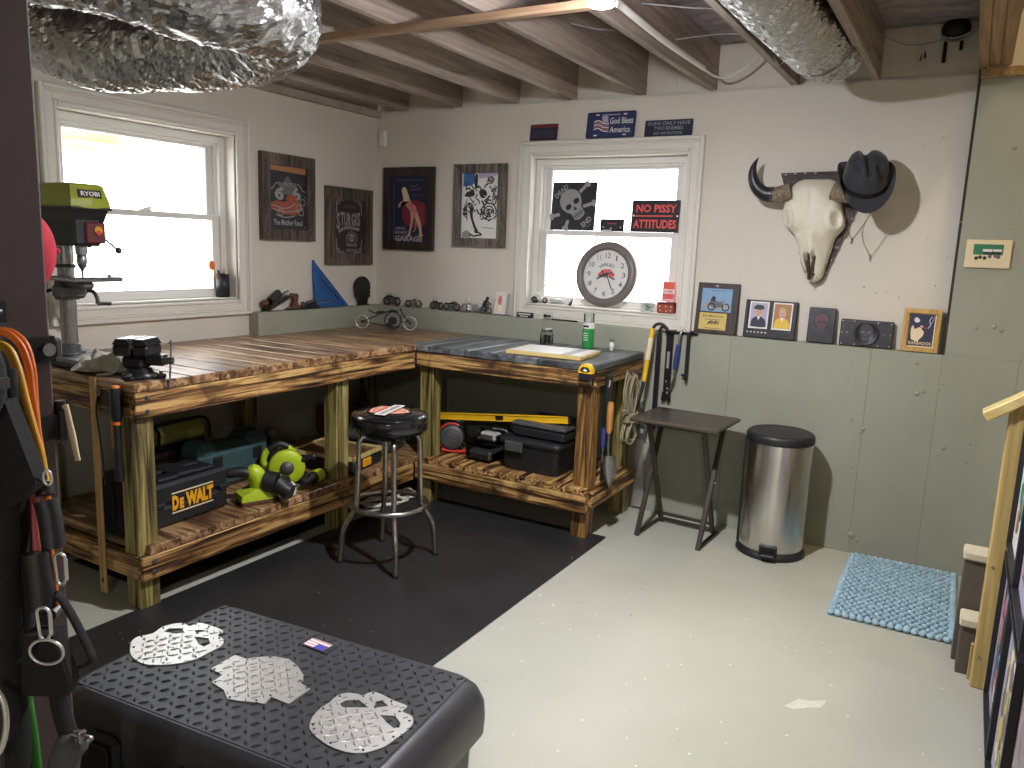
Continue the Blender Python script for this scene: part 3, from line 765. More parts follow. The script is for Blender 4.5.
mb.loft([rrect(.436, .262, .045, .315), rrect(.444, .268, .05, .325), rrect(.446, .270, .05, .365), rrect(.444, .268, .052, .405), rrect(.434, .259, .056, .436), rrect(.418, .246, .058, .452), rrect(.402, .234, .05, LZ-.0015)], caps=True, r=.4)
lid = part(bx, 'lid', mb, 'boxplastic')
mb = MB(); mb.box(-.397, -.229, LZ-.004, .397, .229, LZ, .0015)
random.seed(2)
px = .0265
for j in range(16):
    for i in range(29):
        x = -.383+i*.02735; y_ = -.214+j*.0285
        tread(mb, x, y_, LZ, R(48 if (i+j) % 2 else -42), .0120, .0042, .0042)
part(lid, 'tread_panel', mb, 'boxplastic')
SK1 = [(1.813, -3.132), (1.785, -3.108), (1.778, -3.084), (1.793, -3.054), (1.783, -3.019), (1.792, -2.99), (1.809, -2.974), (1.838, -2.974), (1.839, -2.953), (1.859, -2.943), (1.881, -2.941), (1.915, -2.94), (1.936, -2.946), (1.939, -2.967), (1.961, -2.97), (1.979, -2.98), (1.992, -3.003), (1.992, -3.039), (1.992, -3.073), (1.977, -3.109), (1.948, -3.139), (1.913, -3.159), (1.874, -3.159), (1.84, -3.149)]
SK3 = [(2.42, -3.122), (2.403, -3.095), (2.394, -3.061), (2.395, -3.034), (2.391, -3.0), (2.407, -2.978), (2.439, -2.968), (2.442, -2.957), (2.451, -2.944), (2.476, -2.943), (2.511, -2.947), (2.55, -2.947), (2.554, -2.969), (2.581, -2.972), (2.597, -2.986), (2.606, -3.013), (2.604, -3.055), (2.6, -3.093), (2.578, -3.129), (2.546, -3.146), (2.501, -3.15), (2.459, -3.142), (2.433, -3.132)]
SK2 = [(2.059, -3.085), (2.055, -3.009), (2.093, -3.007), (2.107, -2.989), (2.132, -2.963), (2.179, -2.949), (2.217, -2.958), (2.263, -2.982), (2.282, -3.001), (2.28, -3.01), (2.32, -3.017), (2.323, -3.088), (2.27, -3.09), (2.279, -3.117), (2.258, -3.124), (2.224, -3.14), (2.194, -3.15), (2.159, -3.13), (2.11, -3.124), (2.104, -3.089)]
SK1h = [[(1.808, -3.033), (1.804, -3.013), (1.831, -2.994), (1.859, -3.006), (1.843, -3.021)], [(1.867, -2.982), (1.879, -2.97), (1.897, -2.968), (1.887, -2.984), (1.891, -2.995)], [(1.894, -3.005), (1.931, -2.99), (1.959, -3.005), (1.959, -3.026), (1.939, -3.025)]]
SK3h = [[(2.418, -3.025), (2.42, -3.007), (2.443, -2.989), (2.482, -3.0), (2.455, -3.017), (2.432, -3.031)], [(2.48, -2.973), (2.488, -2.962), (2.515, -2.97), (2.493, -2.995)], [(2.522, -3.008), (2.551, -2.992), (2.579, -3.007), (2.586, -3.021), (2.577, -3.029), (2.555, -3.023)]]
def plate(outer, holes, nm):
    o = [U(p) for p in outer]; hs = [[U(p) for p in h] for h in holes]
    def sm(lp):
        return [tuple(q[:2]) for q in smooth_path([(x, y, 0) for x, y in lp+[lp[0]]], 3)][:-1] if len(lp) > 12 and nm != 'jaw_plate' else lp
    mb = MB(); holed(mb, [sm(o)]+hs, LZ+.0002, LZ+.0032)
    cx = sum(p[0] for p in o)/len(o); cy = sum(p[1] for p in o)/len(o)
    for j in range(-6, 7):
        for i in range(-6, 7):
            x, y_ = cx+i*.0215, cy+j*.0215
            if inpoly((x, y_), o) and not any(inpoly((x+dx, y_+dy), h) for h in hs for dx in (-.011, 0, .011) for dy in (-.011, 0, .011)) and all(inpoly((x+dx, y_+dy), o) for dx in (-.011, .011) for dy in (-.011, .011)):
                tread(mb, x, y_, LZ+.0032, R(5+(45 if (i+j) % 2 else -45)), .0125, .0042, .0032)
    pl = part(lid, nm, mb, 'treadplate', label={'skull_plate': 'cut aluminium tread plate in the shape of a skull'}.get(nm, 'cut aluminium tread plate in the shape of a toothed jaw'))
    mb = MB()
    for k in range(0, len(o), 2):
        x, y_ = o[k]; x += (cx-x)*.07; y_ += (cy-y_)*.07
        mb.lathe([(.0026, 0), (.0026, .0015), (.001, .002)], 8, T=Matrix.Translation((x, y_, LZ+.0032)))
    return pl, mb
for o_, h_, nm in ((SK1, SK1h, 'skull_plate'), (SK2, [], 'jaw_plate'), (SK3, SK3h, 'skull_plate')):
    pl, mbs = plate(o_, h_, nm)
    sc_ = mbs.build('screw_heads', ['blackmetal']); sc_.parent = lid
FL = [U(p) for p in [(2.155, -2.876), (2.221, -2.876), (2.222, -2.838), (2.154, -2.838)]]
mb = MB(); x0, y0_ = FL[0]; T = Matrix.Translation((x0, y0_, LZ+.0002)) @ Matrix.Rotation(R(-5), 4, 'Z')
mb.box(-.014, -.003, 0, .082, .044, .003, .001, 0, T); mb.box(0, 0, .003, .068, .038, .0042, 0, 1, T)
for k in range(4): mb.box(0, k*.0109, .0042, .068, k*.0109+.0032, .0046, 0, 3, T)
mb.box(.036, 0, .0044, .068, .021, .0050, 0, 2, T)
part(lid, 'flag_sticker', mb, ['blackplastic', 'i_white', 'i_flag', 'i_pink'])
for x in (-.25, 0.02):
    mb = MB(); mb.box(x-.05, -.285, .24, x+.05, -.262, .40, .012)
    mb.box(x-.03, -.292, .27, x+.03, -.284, .38, .006); part(bx, 'latch', mb, 'blackplastic')
mb = MB(); mb.tube(smooth_path([(-.36, -.255, .25), (-.36, -.30, .27), (-.32, -.312, .29), (-.15, -.312, .29), (-.10, -.30, .27), (-.10, -.255, .25)], 5), .011, 8); part(bx, 'carry_handle', mb, 'blackplastic')
mb = MB()
for y_ in (-.14, .14): mb.box(.41, y_-.05, .06, .426, y_+.05, .31, .006)
part(body, 'side_rib', mb, 'boxplastic')
# ---------------------------------------------------------------- pictures and signs
def miter(mb, T, w, h, fw, n0, n1, mi=0, ev=0):
    W, H = w/2, h/2; a, b = W-fw, H-fw
    for q in ([(-W, -H), (W, -H), (a, -b), (-a, -b)], [(W, -H), (W, H), (a, b), (a, -b)], [(W, H), (-W, H), (-a, b), (a, b)], [(-W, H), (-W, -H), (-a, -b), (-a, b)]):
        mb.prism(q, n0, n1, mi, T)
def stroke(mb, pts, w, n0, mi, T, h=.0012, closed=False):
    pts = list(pts)+([pts[0]] if closed else [])
    for p, q in zip(pts[:-1], pts[1:]):
        if abs(p[0]-q[0])+abs(p[1]-q[1]) > 1e-6: mb.prism(line2(p, q, w), n0, n0+h, mi, T)
def curve2(pts, n=5): return [(p.x, p.y) for p in smooth_path([(x, y, 0) for x, y in pts], n)]
def skull2(cx, cy, k, rot=0):
    """outline, holes of a front-facing skull, unit height ~1"""
    out = circ(0, .14, .36, .36, 20, R(-35), R(215)) + [(-.27, -.12), (-.20, -.20), (-.19, -.44), (-.09, -.50), (.09, -.50), (.19, -.44), (.20, -.20), (.27, -.12)]
    eyes = [circ(-.155, .02, .105, .085, 12), circ(.155, .02, .105, .085, 12)]; nose = [(0, -.06), (-.055, -.19), (.055, -.19)]
    c, s = math.cos(rot), math.sin(rot); t = lambda L: [(cx+(x*c-y*s)*k, cy+(x*s+y*c)*k) for x, y in L]
    teeth = [t([(x, -.27), (x, -.45)]) for x in (-.13, -.065, 0, .065, .13)] + [t([(-.19, -.35), (.19, -.35)])]
    return t(out), [t(eyes[0]), t(eyes[1]), t(nose)], teeth
def put_skull(mb, T, cx, cy, k, n, m1, m2, rot=0, tw=.012):
    o, hs, te = skull2(cx, cy, k, rot); mb.prism(o, n, n+.0010, m1, T)
    for h in hs: mb.prism(h, n+.001, n+.0018, m2, T)
    for l in te: stroke(mb, l, tw*k*1.6, n+.001, m2, T, .0006)
def picture(name, label, cat, T, w, h, fw, d, fm, bd, loc, nails=0, group=None):
    t = thing(name, label, cat, loc, 0, group)
    mb = MB(); miter(mb, T, w, h, fw, 0, d)
    if nails:
        for k in range(nails):
            v = -h/2+h*(k+.5)/nails
            for s_ in (-1, 1): mb.lathe([(.005, d-.001), (.004, d+.002), (.001, d+.0025)], 8, 1, T @ Matrix.Translation((s_*(w/2-fw*.5), v, 0)))
        for k in range(3):
            for s_ in (-1, 1): mb.lathe([(.005, d-.001), (.004, d+.002), (.001, d+.0025)], 8, 1, T @ Matrix.Translation((-w/4+w/4*k, s_*(h/2-fw*.5), 0)))
    part(t, 'frame', mb, [fm, 'blackmetal'], W=True)
    return t
LP = lambda T: tuple(T.translation)
# poster with the old car and 66
T = leftM(-.759, 1.739); t = picture('framed_poster', 'barnwood framed poster reading 66 The Mother Road beside the side window', 'poster', T, .431, .502, .066, .028, 'barn', 0, LP(T), 5)
mb = MB(); w2, h2 = .152, .187
mb.box(-w2, -h2, .004, w2, h2, .012, mi=0, T=T)
mb.prism([(-w2+.004, .155), (w2-.004, .147), (w2-.004, .183), (-w2+.004, .183)], .012, .0132, 1, T)
mb.prism([(-.10, .02), (.0, .13), (.10, .02)], .012, .0126, 2, T)
text(mb, 'ROUTE', 0, .078, .14, .022, T, 3, .0126, .0006)
for s_ in (-1, 1): stroke(mb, curve2([(s_*.075, .085), (s_*.10, .075), (s_*.12, .05), (s_*.145, .045)]), .006, .0124, 3, T)
for x in (-.066, .066): text(mb, '6', x, .026, .075, .082, T, 3, .0128, .0006, .04, ang=R(-14 if x < 0 else 14))
mb.prism([(-.135, -.035), (-.09, -.018), (-.03, -.026), (.02, -.008), (.075, -.006), (.11, -.035), (.125, -.06), (.06, -.10), (-.05, -.095), (-.135, -.07)], .0125, .0138, 4, T)
mb.prism([(-.02, -.012), (.0, .02), (.05, .022), (.075, -.008)], .0125, .0140, 4, T)
for p in ([(-.13, -.045), (-.02, -.062), (.06, -.03)], [(-.12, -.068), (-.03, -.082), (.05, -.075), (.12, -.055)], [(-.10, -.10), (-.03, -.115), (.05, -.105)]): stroke(mb, curve2(p), .006, .0138, 3, T)
for x, y in ((.085, -.055), (-.06, -.085), (.12, -.02), (.105, -.08)): stroke(mb, circ(x, y, .022, .02, 12), .005, .0138, 3, T, closed=True)
text(mb, 'The Mother Road', 0, -.145, .235, .034, T, 3, .0122, .0008, .025)
for x, y in ((-.14, .176), (-.14, -.172), (.142, -.17), (.142, .012), (-.142, .02)): mb.lathe([(.005, 0), (.003, .002), (.001, .002)], 8, 3, T @ Matrix.Translation((x, y, .0122)))
part(t, 'print', mb, ['i_dark', 'i_tan', 'i_mid', 'i_grey', 'i_rust'], W=True)
# poster with STURGIS
T = leftM(-.217, 1.592); t = picture('framed_poster', 'barnwood framed dark poster reading STURGIS in the room corner', 'poster', T, .444, .498, .078, .028, 'barn', 0, LP(T), 4)
mb = MB(); mb.box(-.145, -.195, .004, .145, .195, .012, mi=0, T=T)
for i, (ch, x) in enumerate(zip('STURGIS', (-.105, -.066, -.033, .002, .038, .066, .094))):
    k = 1.25 if i in (0,) else (1.05 if i == 6 else .95); dy = -.012 if i == 0 else (.002*abs(3-i))
    text(mb, ch, x, .045+dy, .030 if ch != 'I' else .012, .088*k, T, 1, .0122, .0006, .03)
stroke(mb, curve2([(-.10, -.035), (-.05, -.012), (0, -.006), (.05, -.010), (.10, -.018)]), .020, .0122, 2, T)
for k in range(12): 
    x = -.09+k*.0165; stroke(mb, [(x, -.034+.026*(1-((x)/.1)**2)-.007), (x+.004, -.034+.026*(1-(x/.1)**2)+.012)], .0035, .0136, 0, T)
stroke(mb, circ(.025, -.075, .052, .042, 20), .004, .0122, 2, T, closed=True); mb.prism(circ(.025, -.072, .034, .026, 14), .012, .0132, 2, T)
for x in (0, .012, .025, .038, .05): stroke(mb, [(x, -.085), (x, -.06)], .005, .0134, 0, T)
for v in (-.115, -.125, -.15, -.16): stroke(mb, [(-.03, v), (.08, v)], .004, .0122, 2, T)
for sx, sy in ((-1, 1), (1, 1), (-1, -1), (1, -1)):
    stroke(mb, curve2([(sx*.05, sy*.165), (sx*.09, sy*.172), (sx*.12, sy*.155), (sx*.118, sy*.115), (sx*.128, sy*.08)]), .006, .0122, 2, T)
    for dx, dy in ((.09, .16), (.105, .145), (.075, .175)): mb.prism(circ(sx*dx, sy*dy, .008, .006, 8), .012, .0134, 2, T)
text(mb, 'LEGENDS', .01, .125, .13, .03, T, 3, .0122, .0004) if 0 else [stroke(mb, [(-.05+k*.018, .118), (-.045+k*.018, .142)], .005, .0122, 3, T) for k in range(7)]
part(t, 'print', mb, ['i_purple', 'i_grey', 'i_grey', 'i_mid'], W=True)
# garage poster
T = backM(.207, 1.726); t = picture('framed_poster', 'dark framed pin-up poster with GARAGE lettering on the back wall', 'poster', T, .418, .546, .055, .028, 'darkframe', 0, LP(T))
mb = MB(); mb.box(-.155, -.222, .004, .155, .222, .012, mi=0, T=T)
stroke(mb, [(-.128, -.20), (-.128, .18)], .004, .0122, 5, T); stroke(mb, [(-.11, .19), (.12, .19)], .004, .0122, 5, T)
mb.prism(circ(.055, -.035, .115, .092, 28), .012, .0126, 1, T)
# figure leaning on the car: hair, torso, suit, legs
mb.prism(curve2([(-.062, .125), (-.045, .145), (-.025, .135), (-.005, .095), (.005, .06), (-.03, .05), (-.05, .085), (-.062, .125)], 4), .0126, .0140, 3, T)
mb.prism(curve2([(-.05, .10), (-.02, .09), (.01, .06), (.03, .03), (.055, .02), (.06, -.005), (.03, -.02), (.0, .0), (-.03, .03), (-.06, .05), (-.085, .03), (-.09, .01), (-.075, .015), (-.065, .035), (-.05, .06), (-.05, .10)], 4), .0126, .0136, 2, T)
mb.prism([(.0, .045), (.03, .035), (.06, .018), (.07, -.02), (.04, -.035), (.012, -.015), (-.01, .01)], .0136, .0144, 6, T)
mb.prism(curve2([(.012, -.015), (.02, -.06), (.012, -.12), (-.002, -.165), (-.012, -.18), (.012, -.18), (.02, -.14), (.036, -.08), (.044, -.03), (.012, -.015)], 4), .0126, .0138, 2, T)
mb.prism(curve2([(.045, -.03), (.06, -.075), (.085, -.12), (.092, -.165), (.085, -.178), (.118, -.178), (.112, -.15), (.105, -.10), (.085, -.05), (.068, -.015), (.045, -.03)], 4), .0126, .0138, 2, T)
stroke(mb, curve2([(.055, -.085), (.062, -.11), (.058, -.135), (.04, -.15)]), .007, .0142, 4, T)
text(mb, 'GREASE', -.072, -.128, .085, .018, T, 4, .0122, .0008, .02); text(mb, 'MONKEY', -.06, -.156, .11, .020, T, 4, .0122, .0008, .02); text(mb, 'GARAGE', .002, -.196, .235, .038, T, 4, .0142, .0008, .05)
stroke(mb, curve2([(.01, .145), (.03, .152), (.05, .148), (.075, .16)]), .006, .0122, 5, T); stroke(mb, curve2([(.02, .122), (.05, .13), (.075, .128), (.10, .14)]), .006, .0122, 5, T); stroke(mb, [(.02, .09), (.12, .088)], .003, .0122, 5, T)
part(t, 'print', mb, ['i_navy', 'i_brick', 'i_skin', 'i_blond', 'i_grey', 'i_mid', 'i_pink'], W=True)
# ink drawing of riders
T = backM(.774, 1.751); t = picture('framed_poster', 'grey barnwood framed black-and-white ink poster with blue sky', 'poster', T, .39, .517, .055, .030, 'barng', 0, LP(T), 6)
mb = MB(); mb.box(-.142, -.208, .004, .142, .208, .012, mi=0, T=T)
mb.prism([(-.13, .205), (-.04, .205), (-.045, .14), (-.07, .125), (-.13, .12)], .012, .0126, 1, T); mb.prism([(-.02, .205), (.13, .205), (.13, .19), (.06, .175), (-.01, .17)], .012, .0126, 3, T)
mb.prism([(-.13, -.20), (-.06, -.20), (-.075, -.165), (-.10, -.155), (-.13, -.17)], .012, .0126, 4, T)
mb.prism(curve2([(-.035, .20), (-.02, .19), (-.022, .12), (-.035, .11), (-.045, .15), (-.035, .20)], 3), .0124, .0134, 2, T)
random.seed(11)
for p in ([(-.12, .06), (-.10, .085), (-.06, .095), (-.04, .08), (-.05, .06), (-.09, .055), (-.12, .06)], [(-.01, .09), (.02, .105), (.05, .085), (.045, .055), (.01, .05), (-.01, .09)]): mb.prism(curve2(p, 4), .0124, .0134, 2, T)
mb.prism(curve2([(-.12, -.01), (-.08, .02), (-.05, .0), (-.05, -.07), (-.025, -.13), (-.005, -.165), (-.03, -.17), (-.06, -.12), (-.09, -.06), (-.125, -.06), (-.12, -.01)], 4), .0124, .0132, 2, T)
mb.prism(curve2([(-.098, -.005), (-.08, .005), (-.072, -.06), (-.05, -.12), (-.035, -.155), (-.048, -.155), (-.072, -.11), (-.09, -.06), (-.098, -.005)], 4), .0132, .0138, 0, T)
stroke(mb, curve2([(-.075, -.175), (-.045, -.19), (-.005, -.185), (.02, -.18), (-.01, -.165)]), .010, .0132, 2, T)
for c_, r_ in (((.07, -.035), .055), ((.07, -.035), .036), ((.075, -.04), .02)): stroke(mb, circ(c_[0], c_[1], r_, r_*.95, 18, R(-20), R(300)), .008, .0132, 2, T)
for k in range(64):
    x, y = random.uniform(-.12, .12), random.uniform(-.10, .11); a = random.uniform(0, PI); L = random.uniform(.02, .055)
    stroke(mb, curve2([(x, y), (max(-.13, min(.13, x+L*math.cos(a)*.5+random.uniform(-.012, .012))), y+L*math.sin(a)*.5), (max(-.13, min(.13, x+L*math.cos(a))), y+L*math.sin(a))], 3), random.uniform(.005, .010), .0126+k*.00001, 2 if k % 4 else 4, T)
for k in range(7): stroke(mb, circ(.08+random.uniform(-.02, .02), .16+random.uniform(-.012, .012), .02, .014, 10), .003, .0128, 2, T, closed=True)
stroke(mb, [(.02, -.135), (.11, -.14)], .005, .0126, 4, T)
part(t, 'print', mb, ['i_white', 'i_blue', 'i_black', 'i_lav', 'i_grey'], W=True)

def rr2(w, h, r): return [(x, y) for x, y, z in rrect(w/2, h/2, r, 0, 4)]
def sign(name, label, cat, T, w, h, r, d, mats, loc, group=None):
    t = thing(name, label, cat, loc, 0, group); mb = MB(); mb.prism(rr2(w, h, r), 0, d, 0, T); p = part(t, 'plate', mb, mats[0], W=True); return t
ZT = 2.1365
# plates along the top of the window casing
ln = R(7)
T = backM(1.214, ZT+.049, .0715, ln); t = sign('novelty_plate', 'smallest dark plate with a red border over the back window', 'sign', T, .187, .098, .008, .003, ['i_navy'], (1.214, .07, ZT), 'plates above the back window')
mb = MB(); mb.box(-.09, .028, .003, .09, .044, .0038, mi=0, T=T); stroke(mb, rr2(.178, .09, .008), .004, .003, 0, T, closed=True)
for k in range(9): stroke(mb, curve2([(-.075+k*.017, -.03), (-.07+k*.017, -.01), (-.062+k*.017, .0), (-.066+k*.017, .018)]), .004, .003, 1, T)
part(t, 'print', mb, ['i_brick', 'i_mid'], W=True)
T = backM(1.650, ZT+.0745, .0665, ln); t = sign('novelty_plate', 'blue licence plate reading God Bless America over the back window', 'sign', T, .302, .149, .012, .003, ['i_plate'], (1.65, .067, ZT), 'plates above the back window')
mb = MB(); stroke(mb, rr2(.29, .138, .010), .004, .003, 2, T, closed=True)
text(mb, 'God Bless', .065, .022, .14, .036, T, 0, .003, .0008, .01); text(mb, 'America', .06, -.028, .125, .034, T, 0, .003, .0008, .01)
for k in range(5): stroke(mb, curve2([(-.105, .02-k*.011), (-.075, .026-k*.011), (-.045, .010-k*.011), (-.01, .006-k*.011)]), .006, .003, 1 if k % 2 else 0, T)
mb.prism([(-.058, .05), (-.02, .052), (-.015, .012), (-.05, .016)], .004, .0052, 3, T)
for x, y in ((-.085, .058), (.085, .058), (-.09, -.058), (.09, -.058)): mb.prism(rr2(.022, .007, .003), .003, .0042, 0, T @ Matrix.Translation((x, y, 0)))
stroke(mb, [(-.055, .057), (.055, .057)], .005, .003, 3, T)
part(t, 'print', mb, ['i_white', 'i_pink', 'i_navy', 'i_lav'], W=True)
T = backM(1.995, ZT+.0445, .0715, ln); t = sign('novelty_plate', 'low wide blue plate reading guns only have two enemies', 'sign', T, .276, .089, .006, .003, ['i_navy'], (1.995, .07, ZT), 'plates above the back window')
mb = MB(); text(mb, 'GUNS ONLY HAVE', 0, .026, .245, .020, T, 0, .003, .0006, .015); text(mb, 'TWO ENEMIES', 0, -.001, .17, .020, T, 0, .003, .0006, .015); text(mb, 'RUST AND POLITICIANS', 0, -.028, .165, .016, T, 0, .003, .0006, .015)
part(t, 'lettering', mb, ['i_grey'], W=True)
# signs standing on the window's meeting rail
ZR = 1.6145; ln = R(4)
T = backM(1.386, ZR+.145, .176, ln); t = sign('skull_sign', 'square black DEAD END sign with a white skull in the window', 'sign', T, .298, .29, .004, .002, ['i_dark'], (1.386, .17, ZR))
mb = MB(); rot = R(38)
put_skull(mb, T, -.005, .01, .20, .002, 0, 1, rot)
for a, b in (((.035, .085), (.085, .135)), ((.065, .0), (.135, .02)), ((-.09, -.05), (-.145, -.065)), ((-.03, -.085), (-.045, -.135))):
    stroke(mb, [a, b], .020, .002, 0, T); d = Vector((b[0]-a[0], b[1]-a[1])).normalized(); 
    for s_ in (-1, 1): mb.prism(circ(b[0]-d.y*s_*.009, b[1]+d.x*s_*.009, .013, .013, 8), .002, .0031, 0, T)
text(mb, 'DEAD', -.088, .090, .105, .030, T, 0, .003, .0006, .03, ang=R(42)); text(mb, 'END', .095, -.092, .075, .034, T, 0, .003, .0006, .03, ang=R(42))
stroke(mb, [(.10, -.125), (.125, -.105)], .005, .002, 2, T)
part(t, 'print', mb, ['i_grey', 'i_black', 'i_mid'], W=True)
T = backM(1.650, ZR+.036, .172, ln); t = sign('small_plate', 'small dark plate between two signs on the window rail', 'sign', T, .152, .072, .003, .003, ['i_dark'], (1.65, .17, ZR))
mb = MB(); 
for k in range(5): stroke(mb, [(-.028+k*.012, .008), (-.022+k*.012, .010)], .006, .003, 0, T)
for x in (-.055, .055): mb.prism(circ(x, -.012, .006), .003, .004, 1, T)
part(t, 'print', mb, ['i_coral', 'i_grey'], W=True)
T = backM(1.915, ZR+.092, .174, ln); t = sign('lettered_sign', 'black sign reading NO PISSY ATTITUDES in red letters', 'sign', T, .292, .184, .006, .003, ['i_dark'], (1.915, .17, ZR))
mb = MB(); text(mb, 'NO PISSY', .004, .044, .245, .046, T, 0, .003, .0008, .03); text(mb, 'ATTITUDES', 0, -.045, .262, .050, T, 0, .003, .0008, .03)
stroke(mb, [(-.125, .0), (.105, .002)], .007, .003, 0, T)
for x in (-.133, .133): mb.prism(circ(x, .002, .006), .003, .0042, 1, T)
stroke(mb, rr2(.288, .18, .006), .002, .003, 2, T, closed=True)
part(t, 'print', mb, ['i_coral', 'i_white', 'i_rust'], W=True)
# clock leaning on the sill
ck = thing('wall_clock', 'round clock with a thick dark rim leaning in the back window', 'clock', (1.655, .10, 1.163))
T = backM(1.655, 1.163+.195, .120, R(9))
mb = MB(); mb.lathe([(.195, 0), (.196, .012), (.188, .030), (.165, .038), (.148, .030), (.147, .0085)], 64, T=T); mb.lathe([(.001, -.001), (.190, -.001), (.190, .002), (.001, .002)], 48, T=T)
part(ck, 'rim', mb, 'clockrim', W=True)
mb = MB(); mb.prism(circ(0, 0, .146, n=48), .004, .010, 0, T)
for k in range(1, 13):
    a = PI/2-2*PI*k/12; text(mb, str(k), .113*math.cos(a), .113*math.sin(a), .009 if k == 1 else (.022 if k < 10 else (.020 if k == 11 else .032)), .030, T, 1, .010, .0006, .01)
    mb.prism(circ(.138*math.cos(a), .138*math.sin(a), .0025, n=8), .010, .0112, 1, T)
for i, ch in enumerate('HARLEY'):
    a = R(128-i*15); text(mb, ch, .062*math.cos(a)*1.05, .062*math.sin(a)-.002, .016, .020, T, 2, .010, .0006, .02, ang=a-PI/2)
mb.prism([(-.055, .0), (-.02, .03), (.02, .032), (.058, .004), (.05, -.015), (.02, -.008), (0, -.022), (-.03, -.012)], .010, .0112, 3, T)
for k, (x0, y0_, x1, y1_) in enumerate(((-.03, .025, 0, -.02), (.03, .03, 0, -.02), (-.05, -.01, .04, .012), (-.06, -.03, -.02, -.01), (.02, -.012, .06, -.028))): stroke(mb, [(x0, y0_), (x1, y1_)], .010, .0112+k*.0001, 4 if k % 2 else 1, T)
dl = part(ck, 'dial', mb, ['i_white', 'i_mid', 'i_mid', 'i_coral', 'i_grey'], W=True)
mb = MB(); stroke(mb, [(.0, .01), (.045, -.085)], .006, .0125, 0, T); part(ck, 'minute_hand', mb, 'i_black', W=True)
mb = MB(); stroke(mb, [(.012, .005), (-.052, -.025)], .008, .0122, 0, T); part(ck, 'hour_hand', mb, 'i_black', W=True)
mb = MB(); mb.prism(circ(0, 0, .145, n=48), .020, .0215, 0, T); part(ck, 'crystal', mb, 'glass', W=True)

# pictures along the ledge of the back wall
ln = R(7); 
def lean(name, label, cat, xc, w, h, d, y, mats0, r=.002, group=None):
    T = backM(xc, ZL+.001+h/2, y, ln); t = thing(name, label, cat, (xc, .05, ZL), 0, group)
    return t, T
t, T = lean('award_plaque', 'dark wooden plaque with a motorcycle photo and gold panel', 'plaque', 2.353, .23, .277, .016, .058, 0)
mb = MB(); mb.box(-.115, -.1385, 0, .115, .1385, .016, .003, T=T); part(t, 'backing', mb, 'darkframe', W=True)
mb = MB(); mb.box(-.088, -.018, .016, .078, .108, .018, mi=0, T=T); mb.prism([(-.08, .0), (.07, -.012), (.07, .02), (-.08, .03)], .018, .0186, 3, T)
for x in (-.03, .048): stroke(mb, circ(x, .008, .019, .019, 14), .007, .0186, 1, T, closed=True)
mb.prism([(-.05, .02), (-.03, .05), (.01, .035), (.04, .045), (.03, .01), (-.01, .0)], .018, .019, 2, T); mb.prism([(-.04, .042), (-.025, .068), (-.01, .06), (-.012, .035)], .018, .0194, 1, T); stroke(mb, [(.025, .05), (.045, .008)], .006, .019, 3, T)
for k in range(6): stroke(mb, [(-.035+k*.012, .094), (-.028+k*.012, .098)], .004, .018, 2, T)
part(t, 'photo', mb, ['i_sky', 'i_dark', 'i_mid', 'i_grey'], W=True)
mb = MB(); mb.box(-.090, -.118, .016, .060, -.026, .018, mi=0, T=T); text(mb, 'Best Motorcycle', -.015, -.045, .115, .015, T, 1, .018, .0006, .01, .2)
for y in (-.062, -.110): stroke(mb, [(-.06, y), (.03, y)], .003, .018, 2, T)
for k in range(10): stroke(mb, [(-.04+k*.006, -.09+(k % 3)*.004), (-.034+k*.006, -.074+(k % 4)*.003)], .004, .018, 1, T)
part(t, 'engraved_panel', mb, ['i_gold', 'i_dark', 'i_mid'], W=True)
mb = MB(); mb.prism(circ(-.01, .122, .006), .016, .018, 0, T); stroke(mb, [(-.022, .122), (.002, .122)], .003, .017, 0, T); part(t, 'emblem', mb, 'i_grey', W=True)

t, T = lean('double_photo_frame', 'black double frame holding a uniformed man and a man in yellow', 'picture frame', 2.643, .268, .20, .018, .055, 0)
mb = MB(); mb.box(-.134, -.10, 0, .134, -.052, .018, .003, T=T); mb.box(-.134, -.052, 0, .134, .10, .010, .002, T=T)
for x in (-.134, -.007, .116): mb.box(x, -.06, 0, x+.016, .10, .018, .002, T=T)
part(t, 'frame', mb, 'blackplastic', W=True)
mb = MB()
for k in range(6): stroke(mb, [(-.115+k*.019, -.072), (-.107+k*.019, -.072)], .006, .018, 0, T)
part(t, 'lettering', mb, ['i_white'], W=True)
for xc, bg, body_, hat in ((-.062, 'i_lav', 'i_navy', True), (.060, 'i_tan', 'i_yellow', False)):
    mb = MB(); mb.box(xc-.050, -.052, .010, xc+.050, .092, .0125, mi=0, T=T); mb.box(xc-.043, -.043, .0125, xc+.043, .085, .0131, mi=1, T=T)
    mb.prism(curve2([(xc-.038, -.042), (xc-.034, -.005), (xc-.012, .012), (xc+.012, .012), (xc+.034, -.005), (xc+.038, -.042), (xc-.038, -.042)], 3), .0131, .0138, 2, T)
    mb.prism(circ(xc, .034, .018, .025, 16), .0131, .0142, 3, T)
    if hat: mb.prism([(xc-.026, .050), (xc-.030, .062), (xc-.012, .076), (xc+.02, .072), (xc+.028, .056), (xc+.01, .048)], .0142, .0150, 4, T)
    else: mb.prism(curve2([(xc-.018, .044), (xc-.014, .062), (xc+.006, .066), (xc+.02, .05), (xc+.008, .054), (xc-.018, .044)], 3), .0142, .0150, 5, T)
    for s_ in (-1, 1): mb.prism(circ(xc+s_*.007, .037, .0022, n=6), .0142, .0148, 4, T)
    stroke(mb, [(xc-.006, .022), (xc+.006, .022)], .002, .0142, 6, T); stroke(mb, [(xc, .036), (xc+.001, .029)], .002, .0142, 7, T)
    mb.prism([(xc-.008, .012), (xc+.008, .012), (xc, -.008)], .0138, .0143, 0, T)
    part(t, 'photo', mb, ['i_white', bg, body_, 'i_skin', 'i_dark', 'i_olive', 'i_brick', 'i_tan'], W=True)
